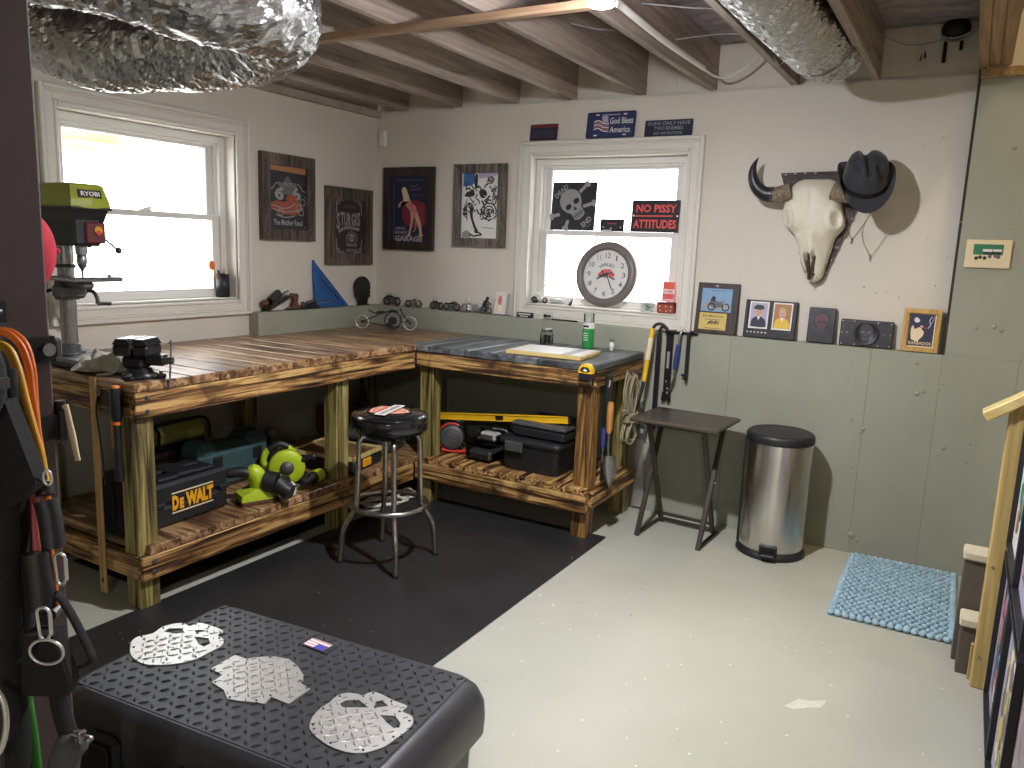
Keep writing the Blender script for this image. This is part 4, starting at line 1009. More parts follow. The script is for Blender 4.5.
t, T = lean('skull_tile', 'dark tile with a raised dull red skull on the ledge', 'plaque', 2.902, .132, .182, .012, .052, 0)
mb = MB(); mb.box(-.066, -.091, 0, .066, .091, .014, .004, T=T); stroke(mb, rr2(.112, .162, .01), .003, .014, 0, T, closed=True); part(t, 'backing', mb, 'darksteel', W=True)
mb = MB(); mb.prism(circ(0, .022, .042, .05, 24), .014, .0165, 1, T); put_skull(mb, T, 0, .015, .088, .0165, 0, 1)
for s_ in (-1, 1): stroke(mb, curve2([(s_*.05, .0), (s_*.045, -.04), (0, -.075)]), .010, .014, 1, T, .002)
part(t, 'relief', mb, ['i_maroon', 'i_black'], W=True)
t, T = lean('riveted_plaque', 'low black riveted plaque with a round skull medallion', 'plaque', 3.117, .246, .134, .014, .052, 0)
mb = MB(); mb.box(-.123, -.067, 0, .123, .067, .012, .004, T=T); part(t, 'backing', mb, 'darksteel', W=True)
mb = MB(); mb.lathe([(.060, .012), (.060, .018), (.054, .020), (.050, .016), (.001, .017)], 36, T=T); put_skull(mb, T, 0, .004, .088, .017, 0, 1)
stroke(mb, circ(-.03, 0, .072, .066, 20, R(120), R(240)), .006, .012, 0, T, .003)
part(t, 'medallion', mb, ['darksteel', 'castiron'], W=True)
mb = MB()
for x, y in ((-.114, .058), (-.06, .058), (.05, .058), (.112, .055), (-.114, 0), (.112, 0), (-.112, -.058), (-.05, -.058), (.06, -.058), (.112, -.056), (.085, 0), (-.09, 0)): mb.lathe([(.0032, .012), (.0025, .0145), (.0005, .015)], 8, T=T @ Matrix.Translation((x, y, 0)))
part(t, 'rivet_heads', mb, 'i_white', W=True)
t, T = lean('framed_print', 'honey wood framed BARBADOS print with a hand and smoke', 'picture frame', 3.360, .163, .208, .022, .050, 0)
mb = MB(); miter(mb, T, .163, .208, .022, 0, .026); part(t, 'frame', mb, 'goldframe', W=True)
mb = MB(); mb.box(-.06, -.083, .004, .06, .083, .010, mi=5, T=T); mb.box(-.054, -.076, .010, .054, .078, .0106, mi=0, T=T)
mb.prism([(p[0], p[1]) for p in circ(-.022, .05, .013, .013, 14, R(100), R(350))]+[(-.013, .054)], .0106, .0114, 1, T)
mb.prism(curve2([(-.04, -.045), (-.045, -.01), (-.042, .018), (-.034, .02), (-.03, .006), (-.015, .012), (.0, .024), (.008, .018), (.0, .008), (.012, -.005), (.01, -.025), (-.005, -.045), (-.012, -.055), (-.04, -.045)], 3), .0106, .0116, 2, T)
stroke(mb, [(-.01, .016), (.028, .012)], .004, .0116, 3, T); stroke(mb, curve2([(.028, .012), (.038, .03), (.032, .048), (.04, .07)]), .005, .0106, 4, T); stroke(mb, curve2([(.036, .03), (.046, .05), (.05, .07)]), .003, .0108, 4, T)
text(mb, 'BARBADOS', 0, -.062, .098, .015, T, 2, .0106, .0006, .01); stroke(mb, [(-.045, -.072), (.035, -.072)], .002, .0106, 6, T)
part(t, 'print', mb, ['i_navy', 'i_white', 'i_cream', 'i_rust', 'i_lav', 'i_cream', 'i_brick'], W=True)
T = frameM((3.594, 0, 1.550), (1, 0, 0), (0, 0, 1)); t = thing('photo_canvas', 'small cream matted photo hung alone on the grey concrete wall', 'picture frame', (3.594, 0, 1.55))
mb = MB(); mb.box(-.091, -.064, 0, .091, .064, .014, .003, T=T); part(t, 'mat_board', mb, 'i_cream', W=True)
mb = MB(); mb.box(-.060, -.028, .014, .058, .044, .0148, mi=0, T=T); mb.box(-.060, -.040, .014, .058, -.004, .0152, mi=1, T=T)
mb.box(-.022, .010, .0148, .015, .022, .0156, mi=2, T=T); mb.box(.018, .012, .0148, .052, .022, .0156, mi=2, T=T); mb.box(-.02, -.002, .0150, .05, .010, .0158, mi=3, T=T)
for x, y in ((-.045, -.02), (-.03, -.015), (-.012, -.018), (.008, -.01), (.03, -.008), (.042, -.012)): mb.prism(circ(x, y, .008, .009, 8), .0152, .0162, 3 if x < 0 else 4, T)
part(t, 'photo', mb, ['i_green', 'i_cream', 'i_white', 'i_dark', 'i_mid'], W=True)
# corner sensor
mb = MB(); T = backM(-.018, 2.190); mb.box(-.03, -.055, 0, .03, .055, .03, .008, T=T); mb.box(-.02, -.01, .03, .02, .03, .034, .004, T=T)
single('wall_sensor', mb, 'white', 'small white sensor box high in the wall corner', 'sensor', (-.018, .08, 2.19), W=True)
# small ledge photo card
T = backM(.97, ZL+.001+.071, .060, R(10)); t = thing('photo_card', 'pinkish photo card in a clear stand at the window casing corner', 'photo', (.97, .05, ZL))
mb = MB(); mb.prism([(-.058, -.071), (.058, -.071), (.058, .071), (-.045, .071)], 0, .003, 0, T); mb.box(-.045, -.055, .003, .03, .06, .0036, mi=4, T=T); mb.prism(circ(-.015, .02, .016, .03, 10), .0036, .0042, 2, T); mb.prism(circ(.01, .025, .014, .026, 10), .0036, .0042, 0, T); mb.prism(circ(-.005, -.03, .02, .02, 10), .0036, .0042, 0, T); mb.box(.032, -.068, .003, .056, .068, .0036, mi=3, T=T)
part(t, 'print', mb, ['i_white', 'i_pink', 'i_pink', 'i_grey', 'i_cream'], W=True)
mb = MB(); mb.box(-.058, -.071, -.03, .058, -.068, .02, T=T); part(t, 'stand', mb, 'clear', W=True)
from mathutils.noise import noise as noise3
# ---------------------------------------------------------------- skull trophy
def K(cx, cy):
    px, py = 740+cx/5.12, 140+cy/5.12
    return (2.636+(px-778)*.00474+(py-180)*.00051, 1.885-(py-180)*.00493)
sk = thing('skull_mount', 'pale horned cattle skull mounted on a rustic board', 'skull trophy', (2.80, .079, 1.65))
mb = MB(); pts = [K(*p) for p in ((188, 160), (330, 156), (500, 153), (640, 158), (636, 215), (565, 372), (480, 555), (405, 712), (372, 735), (345, 715), (262, 450), (205, 225))]
Tb = frameM((0, .078, 0), (1, 0, 0), (0, 0, 1)); mb.prism(pts, 0, .028, 0, Tb)
bdp = part(sk, 'mounting_board', mb, 'barnx', W=True)
mb = MB()
for p in ((215, 168), (265, 163), (318, 162), (372, 161), (560, 395), (520, 480), (487, 545), (455, 610), (420, 675)): x, z = K(*p); mb.box(x-.006, .046, z-.004, x+.006, .0505, z+.004, .001)
part(bdp, 'tack_heads', mb, 'i_grey', W=True)
rows = [(196, 310, 455, .02), (206, 285, 478, .045), (225, 262, 486, .07), (250, 240, 490, .088), (275, 226, 498, .095), (300, 218, 505, .100), (325, 214, 510, .102), (350, 211, 515, .103), (375, 206, 521, .103), (400, 203, 525, .102), (422, 207, 526, .100), (440, 215, 522, .097), (456, 232, 512, .095), (470, 250, 498, .093), (485, 260, 485, .091), (500, 268, 474, .089), (525, 277, 466, .086), (550, 285, 459, .082), (575, 288, 450, .078), (600, 290, 441, .073), (625, 296, 433, .067), (650, 303, 424, .060), (675, 309, 417, .052), (700, 315, 408, .042), (716, 324, 396, .032), (730, 338, 376, .018)]
NA = 48
def ctr(cy): return 365-(cy-200)*.034
mb = MB(); rings = []
for cy, xl, xr, d in rows:
    rg = []
    for k in range(NA+1):
        a = -PI/2+PI*k/NA; s = math.sin(a)
        xc, w = (xl+xr)/2, (xr-xl)/2
        cx = xc+w*s
        dep = d*(max(math.cos(a), 0)**.62)
        q = abs(cx-ctr(cy))
        # brow and orbits
        for side in (-1, 1):
            ox = (228 if side < 0 else 492); du, dv = (cx-ox)/34, (cy-400)/48
            rr = math.sqrt(du*du+dv*dv)
            dep += .022*math.exp(-((rr-1.0)/.35)**2)*(1 if cy < 460 else .5)
            if rr < .9: dep -= .030*(1-rr/.9)
        # frontal suture and nasal split
        if cy > 230: dep -= .005*math.exp(-(q/5)**2)*(1 if cy < 450 else 2.6)
        dep += .004*noise3(Vector((cx*.021, cy*.017, 1.7)))+.0022*noise3(Vector((cx*.06, cy*.05, 4.1)))
        # nasal bone ridge
        if 450 < cy < 600: dep += .020*math.exp(-(q/34)**2)*min(1, (cy-450)/40)
        # nasal openings
        if cy > 565:
            t = min(1, (cy-565)/40)*min(1, max(0, (722-cy)/30))
            wd = 38*(1-(cy-565)/250)
            if 5 < q < wd: dep -= .050*t*min(1, (wd-q)/6)*min(1, (q-5)/4)
        # cheek hollow below the orbit
        for side in (-1, 1):
            du, dv = (cx-(275 if side < 0 else 470))/24, (cy-478)/22
            dep -= .016*math.exp(-(du*du+dv*dv))
        x, z = K(cx, cy); rg.append((x, .046-dep, z))
    rings.append(rg)
rings2 = []
for i in range(len(rings)-1):
    rings2.append(rings[i]); rings2.append([tuple((p+q)/2 for p, q in zip(a, b)) for a, b in zip(rings[i], rings[i+1])])
rings2.append(rings[-1])
mb.loft(rings2, closed=False, caps=False)
part(sk, 'skull', mb, 'bone', W=True)
mb = MB(); Tq = frameM((0, .046, 0), (1, 0, 0), (0, 0, 1))
for pg, n0, n1 in (([(326, 628), (338, 606), (345, 640), (344, 700), (334, 680)], .020, .046), ([(352, 640), (366, 600), (384, 578), (398, 574), (400, 600), (392, 640), (376, 688), (358, 700)], .018, .048), ([(290, 572), (300, 570), (312, 622), (330, 676), (322, 684), (302, 632)], .012, .040), ([(404, 612), (412, 600), (400, 668), (384, 706), (376, 704), (394, 660)], .010, .038)):
    mb.prism([K(*p) for p in pg], n0, n1, 0, Tq)
mb.prism([K(*p) for p in ((344, 462), (348, 462), (351, 560), (349, 716), (343, 716), (343, 560))], .03, .085, 0, Tq)
part(sk, 'nasal_cavity', mb, 'bonedark', W=True)
for mir in (False, True):
    def H(cx, cy, y):
        if mir: cx = 2*365-cx
        x, z = K(cx, cy); return (x, y, z)
    mb = MB(); pth = smooth_path([H(255, 262, -.02), H(215, 273, -.025), H(180, 279, -.03), H(150, 278, -.035)], 5)
    mb.tube(pth, [.044-.00045*i+(.003 if i % 3 == 0 else 0) for i in range(len(pth))], 16); hb = part(sk, 'horn_base', mb, 'hornbase', W=True)
    mb = MB(); pth = smooth_path([H(165, 278, -.033), H(120, 274, -.04), H(82, 245, -.05), H(62, 200, -.055)]+([] if mir else [H(62, 150, -.055), H(76, 112, -.05), H(93, 87, -.045)]), 6)
    n_ = len(pth); mb.tube(pth, [max(.0015, .039*(1-(i/(n_-1))**1.5)) for i in range(n_)], 16); part(sk, 'horn', mb, 'horn', W=True)

# ---------------------------------------------------------------- hat on the horn
ht = thing('felt_hat', 'black felt brimmed hat with a chin cord hanging on the skull horn', 'hat', (3.055, -.10, 1.86))
ax = Vector((.16, -.66, .74)).normalized(); sd = Vector((1, .16, .20)); sd = (sd-ax*sd.dot(ax)).normalized(); up = ax.cross(sd)
TH = Matrix((sd, up, ax)).transposed().to_4x4(); TH.translation = Vector((3.047, -.105, 1.862))
def crown(u_, v_):
    a = 2*PI*u_; rx, ry = .100, .116
    if v_ < .72: t = v_/.72; k = 1-.16*t**2.2; z = .125*t
    else: t = (v_-.72)/.28; k = .84*(1-t); z = .125+.016*math.sin(min(1, t*1.4)*PI/2)
    x, y = rx*k*math.cos(a), ry*k*math.sin(a)
    f = max(0, z-.035)/.09
    z -= f*.040*math.exp(-(x/.020)**2)*(1 if v_ > .5 else .25)
    for s_ in (-1, 1):
        w = math.exp(-((x-s_*.058)/.024)**2-((y+.062)/.045)**2)
        z -= f*.030*w; y += f*.022*w; x -= s_*f*.020*w
    return (x, y, z)
mb = MB(); mb.grid(crown, 48, 24, 0, True, TH); part(ht, 'crown', mb, 'felt', W=True)
def brim(u_, v_):
    a = 2*PI*u_; t = v_; c, sn = math.cos(a), math.sin(a)
    r1, r2 = .098+.052*t, .114+.060*t
    up_ = .075*(t**1.3)*abs(c)**1.8
    x, y = r1*c*(1-.16*t*abs(c)**2), r2*sn
    return (x, y, up_-.030*t*max(0, -sn)**2-.006*t)
mb = MB(); mb.grid(brim, 56, 8, 0, True, TH)
TH2 = TH @ Matrix.Translation((0, 0, -.003)); mb.grid(brim, 56, 8, 0, True, TH2); part(ht, 'brim', mb, 'felt', W=True)
mb = MB(); mb.lathe([(.1015, .0), (.1025, .004), (.1005, .024), (.099, .028)], 40, T=TH @ Matrix.Diagonal((1, 1.155, 1, 1))); part(ht, 'hat_band', mb, 'blackfabric', W=True)
x0, z0 = K(553, 375); x1, z1 = K(692, 345); xk, zk = K(583, 505)
mb = MB(); mb.tube(smooth_path([(x0, -.11, z0+.02), (x0+.002, -.13, (z0+zk)/2+.01), (xk, -.13, zk)], 6), .0022, 6); mb.tube(smooth_path([(x1, -.12, z1+.02), ((x1+xk)/2+.004, -.13, (z1+zk)/2), (xk, -.13, zk)], 6), .0022, 6)
mb.sphere((xk, -.13, zk), (.006, .006, .009), 8, 6); mb.tube([(xk, -.13, zk), (xk+.002, -.13, zk-.022)], .003, 6); mb.tube([(xk, -.13, zk), (xk-.006, -.13, zk-.018)], .0025, 6)
part(ht, 'chin_cord', mb, 'brownwood', W=True)

# ---------------------------------------------------------------- drill press
dp = thing('drill_press', 'lime and black benchtop drill press at the end of the bench', 'drill press', (.18, -2.28, .9362))
def D(mb, nm, mat, par=None): return part(par or dp, nm, mb, mat)
mb = MB(); mb.box(-.16, -.125, 0, .25, .125, .036, .012); 
for k in (-.06, -.02, .02, .06): mb.box(.04, k-.006, .0355, .22, k+.006, .0375, mi=1)
mb.box(-.02, -.127, .010, .20, -.1245, .026, mi=1)
D(mb, 'base', ['castiron', 'blackmetal'])
mb = MB(); mb.lathe([(.062, .036), (.06, .046), (.046, .05), (.044, .075), (.036, .078)], 24); D(mb, 'column_flange', 'castiron')
mb = MB(); mb.cyl((0, 0, .05), (0, 0, .74), .033, n=28); cl = D(mb, 'column', 'toolsteel')
mb = MB(); mb.box(.022, -.026, .08, .040, -.012, .40, .002)
for k in range(40): mb.box(.038, -.026, .085+k*.0078, .043, -.012, .088+k*.0078)
D(mb, 'rack', 'toolsteel', cl)
mb = MB(); mb.lathe([(.040, .405), (.040, .42), (.033, .42)], 20); D(mb, 'rack_collar', 'castiron', cl)
mb = MB(); mb.lathe([(.048, .27), (.048, .345), (.034, .35)], 20); mb.box(-.02, -.06, .275, .06, .055, .335, .012); mb.box(.02, -.03, .32, .16, .03, .352, .010); tb_ = D(mb, 'table_bracket', 'castiron')
mb = MB(); mb.tube(smooth_path([(-.03, -.05, .31), (-.04, -.085, .29), (-.045, -.09, .235)], 4), .008, 8); D(mb, 'clamp_lever', 'blackmetal', tb_)
mb = MB(); mb.cyl((.0, .05, .30), (.0, .085, .30), .010); mb.tube(smooth_path([(0, .085, .305), (.01, .11, .30), (.015, .125, .27), (.015, .125, .245)], 4), .009, 8); mb.cyl((.015, .125, .247), (.06, .16, .247), .008); D(mb, 'crank_handle', 'castiron', tb_)
mb = MB(); mb.box(-.0, -.10, .352, .19, .12, .372, .006, T=Matrix.Translation((0, .02, 0))); mb.box(.09, -.07, .3715, .10, .13, .3725, mi=1); mb.box(.03, .01, .3715, .17, .022, .3725, mi=1); D(mb, 'table', ['toolsteel', 'blackmetal'])
mb = MB(); mb.sphere((.15, .10, .376), (.012, .006, .006), 8, 5); mb.tube(circ3 if 0 else [(.15+.014*math.cos(a), .11+.006*math.sin(a), .378+.012*math.sin(a)) for a in [2*PI*k/14 for k in range(14)]], .0015, 5, True); D(mb, 'chuck_key', 'toolsteel')
# head
mb = MB()
mb.loft([[(-.16, -.075, .60), (.17, -.075, .60), (.17, .075, .60), (-.16, .075, .60)], [(-.16, -.08, .655), (.20, -.08, .655), (.20, .08, .655), (-.16, .08, .655)]], sm=False)
mb.box(-.055, -.062, .50, .175, .062, .62, .012); mb.cyl((0, 0, .50), (0, 0, .62), .052)
hd = D(mb, 'head', 'blackplastic')
mb = MB(); mb.box(.165, -.015, .512, .186, .072, .60, .006); mb.cyl((.186, .036, .566), (.192, .036, .566), .017, n=18, mi=1); mb.cyl((.192, .036, .556), (.195, .036, .556), .011, n=14, mi=2); sw = D(mb, 'switch_panel', ['darkred', 'amber', 'red'], hd)
mb = MB(); mb.box(-.235, -.052, .49, -.10, .052, .62, .02); mb.cyl((-.17, 0, .45), (-.17, 0, .62), .058); D(mb, 'motor', 'blackmetal')
mb = MB(); A = [(-.25, -.085), (.205, -.085), (.215, .0), (.205, .085), (-.25, .085)]
sc1 = lambda k, dz, P=A: [(x*k-(0), y*k, dz) for x, y in P]
mb.loft([[(x, y, .655) for x, y in A], [(x, y, .668) for x, y in A], [(x*.98+.0, y*.95, .69) for x, y in A], [(x*.90-.004, y*.83, .746) for x, y in A], [(x*.84-.006, y*.76, .754) for x, y in A]], sm=False)
cv = D(mb, 'pulley_cover', 'limecover')
mb = MB(); mb.box(-.255, -.09, .648, .212, .09, .660, .004); D(mb, 'cover_lip', 'blackplastic', cv)
Tn = frameM((.1985, .0, .712), (0, 1, 0), (-.26, 0, 1)); mb = MB(); mb.box(-.050, -.017, 0, .050, .017, .005, .002, mi=0, T=Tn); text(mb, 'RYOBI', 0, 0, .080, .019, Tn, 1, .005, .0006, .03)
D(mb, 'name_badge', ['blackplastic', 'i_white'], cv)
mb = MB(); mb.cyl((.12, 0, .515), (.12, 0, .465), .024); mb.lathe([(.012, .468), (.020, .462), (.021, .435), (.017, .415), (.009, .405), (.006, .398), (.003, .372)], 16, T=Matrix.Translation((.12, 0, 0))); D(mb, 'chuck', 'toolsteel')
mb = MB(); c = Vector((.09, .075, .555)); mb.cyl((.09, .06, .555), (.09, .10, .555), .022)
fh = D(mb, 'feed_hub', 'blackmetal')
for a in (R(-35), R(85), R(205)):
    d_ = Vector((math.cos(a), .22, math.sin(a))).normalized(); e = Vector((.09, .095, .555))+d_*.125
    mb = MB(); mb.cyl(Vector((.09, .095, .555)), e, .0045, n=8); mb.sphere(e, .014, 10, 8, 1); D(mb, 'feed_handle', ['toolsteel', 'blackplastic'], fh)
mb = MB(); mb.tube(smooth_path([(-.17, -.05, .50), (-.12, -.10, .40), (-.10, -.115, .25), (-.12, -.13, .12), (-.17, -.14, .03)], 5), .0045, 6); D(mb, 'power_cord', 'blackplastic')
# red cap hung on the far side of the column
rc = thing('red_cap', 'red cloth cap hung on the far side of the maroon column', 'cap', (2.052, -3.458, 1.461)); mb = MB()
mb.grid(lambda u_, v_: (.070*math.sin(v_*PI*.5)*math.cos(2*PI*u_), .055*math.cos(v_*PI*.5), .076*math.sin(v_*PI*.5)*math.sin(2*PI*u_)), 36, 12, T=Matrix.Rotation(R(-25), 4, 'Z')); part(rc, 'crown', mb, 'redcap')
mb = MB(); mb.grid(lambda u_, v_: (.055*math.cos(PI+PI*u_)*(1-.1*v_), -.004+.012*v_, -.055-.05*v_*math.sin(PI*u_)), 16, 5, T=Matrix.Rotation(R(-25), 4, 'Z')); part(rc, 'peak', mb, 'redcap'); mb = MB(); mb.sphere((0, .055, 0), .006, 8, 6, T=Matrix.Rotation(R(-25), 4, 'Z')); part(rc, 'button', mb, 'redcap')

# ---------------------------------------------------------------- bench vise, rag
vs = thing('bench_vise', 'black bench vise at the corner of the bench', 'vise', (.752, -2.345, .9364), R(26)); vs.scale = (.92, .85, 1.2)
mb = MB(); mb.lathe([(.001, 0), (.075, 0), (.075, .014), (.055, .020), (.05, .034), (.001, .034)], 20)
for a in (30, 150, 270): mb.box(.05, -.022, 0, .105, .022, .014, .005, T=Matrix.Rotation(R(a), 4, 'Z')); mb.cyl((.085*math.cos(R(a)), .085*math.sin(R(a)), .014), (.085*math.cos(R(a)), .085*math.sin(R(a)), .022), .009, n=6, mi=1)
part(vs, 'swivel_base', mb, ['blackmetal', 'toolsteel'])
mb = MB(); mb.box(-.055, -.05, .034, .035, .05, .075, .01); mb.box(-.085, -.066, .075, -.004, .066, .112, .008); mb.prism([(-.085, .112), (-.004, .112), (-.02, .132), (-.065, .132)], -.066, .066, T=Matrix.Rotation(PI/2, 4, 'X')); part(vs, 'fixed_jaw', mb, 'blackmetal')
mb = MB(); mb.box(.002, -.066, .075, .070, .066, .112, .008); mb.prism([(.002, .112), (.070, .112), (.052, .132), (.012, .132)], -.066, .066, T=Matrix.Rotation(PI/2, 4, 'X')); mb.box(.035, -.03, .045, .12, .03, .08, .008); part(vs, 'moving_jaw', mb, 'blackmetal')
mb = MB(); mb.box(-.008, -.064, .100, -.002, .064, .134); mb.box(.002, -.064, .100, .008, .064, .134); part(vs, 'jaw_plate', mb, 'toolsteel')
mb = MB(); mb.cyl((.10, 0, .062), (.150, 0, .062), .012, n=14); mb.cyl((.138, .012, .118), (.138, -.016, -.02), .0045, n=8); mb.sphere((.138, .012, .12), .0085, 10, 8); mb.sphere((.138, -.016, -.022), .0075, 10, 8); part(vs, 'screw_handle', mb, 'toolsteel')
random.seed(21)
mb = MB()
def rag(u_, v_):
    x = (u_-.5)*.26; y = (v_-.5)*.17
    e = max(0, 1-(2*abs(u_-.5))**3)*max(0, 1-(2*abs(v_-.5))**3)
    z = .012+e*(.040+.026*math.sin(u_*11+2*math.sin(v_*5))+.020*math.sin(v_*15+u_*9)+.014*math.cos(u_*23-v_*8))
    return (x+.012*math.sin(v_*13), y+.014*math.sin(u_*15), max(z, .002))
mb.grid(rag, 50, 34)
single('rag', mb, 'ragcloth', 'crumpled grey rag heaped between the drill press and vise', 'rag', (.535, -2.33, .9362), rz=R(38))
mb = MB(); mb.tube(smooth_path([(.0, .0, .004), (.02, .02, .012), (.05, .015, .03), (.06, -.01, .03), (.04, -.03, .012), (.01, -.025, .005), (-.02, -.03, .005)], 5), .005, 8)
single('cord_loop', mb, 'ragcloth', 'looped grey cord lying in front of the rag', 'cord', (.60, -2.395, .9365), rz=R(40))

# ---------------------------------------------------------------- ledge by the side wall
pl = thing('hand_plane', 'old iron hand plane with a ball knob tilted on the ledge', 'hand plane', (-.042, -.87, ZL+.0015), R(90))
Tp = Matrix.Translation((-.10, 0, .006)) @ Matrix.Rotation(R(-22), 4, 'Y')
mb = MB(); mb.box(-.01, -.026, 0, .20, .026, .010, .002, T=Tp); mb.prism([(-.0, .0), (.17, 0), (.15, .026), (.06, .034), (.01, .012)], -.026, -.022, T=Tp @ Matrix.Rotation(PI/2, 4, 'X')); mb.prism([(-.0, .0), (.17, 0), (.15, .026), (.06, .034), (.01, .012)], .022, .026, T=Tp @ Matrix.Rotation(PI/2, 4, 'X')); mb.box(.06, -.018, .008, .15, .018, .045, .004, T=Tp @ Matrix.Rotation(R(-12), 4, 'Y')); part(pl, 'sole', mb, 'darksteel')
mb = MB(); mb.lathe([(.010, .0), (.010, .012), (.022, .024), (.026, .036), (.020, .05), (.001, .056)], 14, T=Tp @ Matrix.Translation((.012, 0, .006))); part(pl, 'knob', mb, 'brownwood')
mb = MB(); mb.box(.10, -.004, .03, .21, .004, .040, .002, T=Tp); part(pl, 'blade', mb, 'toolsteel')
pt = thing('plane_tote', 'brown wooden plane handle standing on the ledge', 'tool handle', (-.04, -.742, ZL+.0015), R(90))
mb = MB(); mb.prism([(-.055, 0), (.03, 0), (.034, .010), (.018, .045), (.026, .085), (.02, .098), (-.025, .100), (-.03, .09), (-.014, .075), (-.012, .05), (-.026, .02), (-.055, .012)], -.012, .012, T=Matrix.Rotation(PI/2, 4, 'X')); part(pt, 'tote', mb, 'brownwood')
mb = MB(); mb.box(-.07, -.020, 0, .04, .020, .006, .002); part(pt, 'shoe', mb, 'darksteel')
bp_ = thing('block_plane', 'low small block plane beside the blue square', 'hand plane', (-.04, -.615, ZL+.0015), R(90))
mb = MB(); mb.box(-.075, -.022, 0, .075, .022, .008, .002); mb.prism([(-.07, .008), (.07, .008), (.06, .024), (.0, .028), (-.05, .018)], -.022, .022, T=Matrix.Rotation(PI/2, 4, 'X')); part(bp_, 'sole', mb, 'darksteel')
mb = MB(); mb.lathe([(.011, .02), (.009, .03), (.013, .042), (.001, .046)], 12, T=Matrix.Translation((-.055, 0, 0))); part(bp_, 'knob', mb, 'brownwood'); mb = MB(); mb.box(-.02, -.016, .026, .075, .016, .050, .01, T=Matrix.Rotation(R(-8), 4, 'Y')); part(bp_, 'lever_cap', mb, 'castiron')
T = leftM(-.545, ZL+.002, -.052, R(5)); ss = thing('speed_square', 'big blue triangular square leaning on the ledge', 'square', (-.045, -.40, ZL))
mb = MB(); holed(mb, [[(0, 0), (.302, 0), (0, .302)], [(.035, .030), (.17, .030), (.17, .042), (.035, .042)], [(.04, .19), (.195, .05), (.21, .05), (.05, .196)]], 0, .006, T); part(ss, 'blade', mb, 'bluesq', W=True)
mb = MB(); mb.box(-.006, 0, -.008, .006, .302, .014, .002, T=T); part(ss, 'fence', mb, 'bluesq', W=True)
sk2 = thing('skull_silhouette', 'flat black skull cut-out standing on the ledge corner', 'ornament', (-.04, -.105, ZL+.001))
T = leftM(-.105, ZL+.002, -.045, R(3)); mb = MB(); holed(mb, [circ(.0, .125, .082, .070, 20, R(-25), R(205))+[(-.078, .085), (-.075, .060), (-.05, .045), (-.045, .002), (.045, .002), (.05, .045), (.078, .055), (.07, .075), (.085, .088)], [(.03, .076), (.085, .090), (.085, .084), (.03, .070)]], 0, .006, T); part(sk2, 'silhouette', mb, 'blackmetal', W=True)
mb = MB(); mb.box(-.05, 0, -.012, .05, .005, .02, T=T); part(sk2, 'foot', mb, 'blackmetal', W=True)

# ---------------------------------------------------------------- little motorcycles
def moto(name, label, loc, L, rz, m1, m2, m3, group=None, cat='model motorcycle', bars=1.0):
    t = thing(name, label, cat, loc, rz, group); k = L/.15
    for s_, r_ in ((-1, .024), (1, .026)):
        mb = MB(); x = s_*.048*k; mb.tube([(x+r_*k*math.cos(a), 0, (r_+.006)*k+r_*k*math.sin(a)) for a in [2*PI*i/18 for i in range(18)]], .0062*k, 7, True); 
        w = part(t, 'wheel', mb, m1)
        mb = MB()
        for i in range(4): a = PI*i/4; mb.cyl((x-r_*k*math.cos(a), 0, (r_+.006)*k-r_*k*math.sin(a)), (x+r_*k*math.cos(a), 0, (r_+.006)*k+r_*k*math.sin(a)), .0011*k, n=5)
        part(w, 'spokes', mb, m3)
    mb = MB(); mb.box(-.018*k, -.011*k, .016*k, .02*k, .011*k, .036*k, .003*k); mb.cyl((-.004*k, 0, .036*k), (-.014*k, 0, .055*k), .008*k, n=10); mb.cyl((.004*k, 0, .036*k), (.014*k, 0, .055*k), .008*k, n=10); part(t, 'engine', mb, m3)
    mb = MB(); mb.tube([(-.048*k, 0, .03*k), (-.02*k, 0, .05*k), (.028*k, 0, .064*k), (.018*k, 0, .02*k), (-.048*k, 0, .03*k)], .003*k, 6); mb.cyl((.030*k, .005*k, .070*k), (.048*k, .007*k, .030*k), .0028*k, n=6); mb.cyl((.030*k, -.005*k, .070*k), (.048*k, -.007*k, .030*k), .0028*k, n=6)
    mb.tube(smooth_path([(.02*k, .028*k, .084*k*bars), (.028*k, .012*k, .080*k), (.030*k, 0, .074*k), (.028*k, -.012*k, .080*k), (.02*k, -.028*k, .084*k*bars)], 3), .002*k, 6); part(t, 'frame', mb, m3)
    mb = MB(); mb.sphere((.008*k, 0, .064*k), (.022*k, .010*k, .009*k), 10, 7); mb.sphere((-.022*k, 0, .058*k), (.018*k, .010*k, .006*k), 10, 6); mb.sphere((-.048*k, 0, .058*k), (.022*k, .007*k, .006*k), 10, 6); part(t, 'tank_and_seat', mb, m2)
    mb = MB(); mb.tube(smooth_path([(.012*k, -.012*k, .03*k), (.0, -.015*k, .018*k), (-.03*k, -.015*k, .018*k), (-.062*k, -.015*k, .024*k)], 3), .0035*k, 7); part(t, 'exhaust', mb, m3)
    mb = MB(); mb.cyl((.038*k, 0, .066*k), (.047*k, 0, .066*k), .007*k, n=10); part(t, 'headlamp', mb, m3)
    return t
G = 'model motorcycles on the ledge'; zl = ZL+.0012
moto('model_motorcycle', 'dark model motorcycle nearest the room corner on the ledge', (.098, .035, zl), .145, R(180), 'blackplastic', 'blackgloss', 'castiron', G)
moto('model_motorcycle', 'greyish model motorcycle second from the room corner on the ledge', (.283, .035, zl), .118, R(20), 'blackplastic', 'brownwood', 'toolsteel', G)
moto('model_motorcycle', 'black model motorcycle with high bars, third from the corner', (.478, .035, zl), .118, R(172), 'blackplastic', 'blackgloss', 'castiron', G, bars=1.25)
moto('model_motorcycle', 'black model motorcycle directly beside the bright wire one', (.598, .035, zl), .122, R(5), 'blackplastic', 'blackgloss', 'castiron', G)
moto('model_motorcycle', 'pale silver wire model motorcycle on the back ledge', (.742, .035, zl), .132, R(180), 'toolsteel', 'i_grey', 'treadplate', G, bars=1.3)
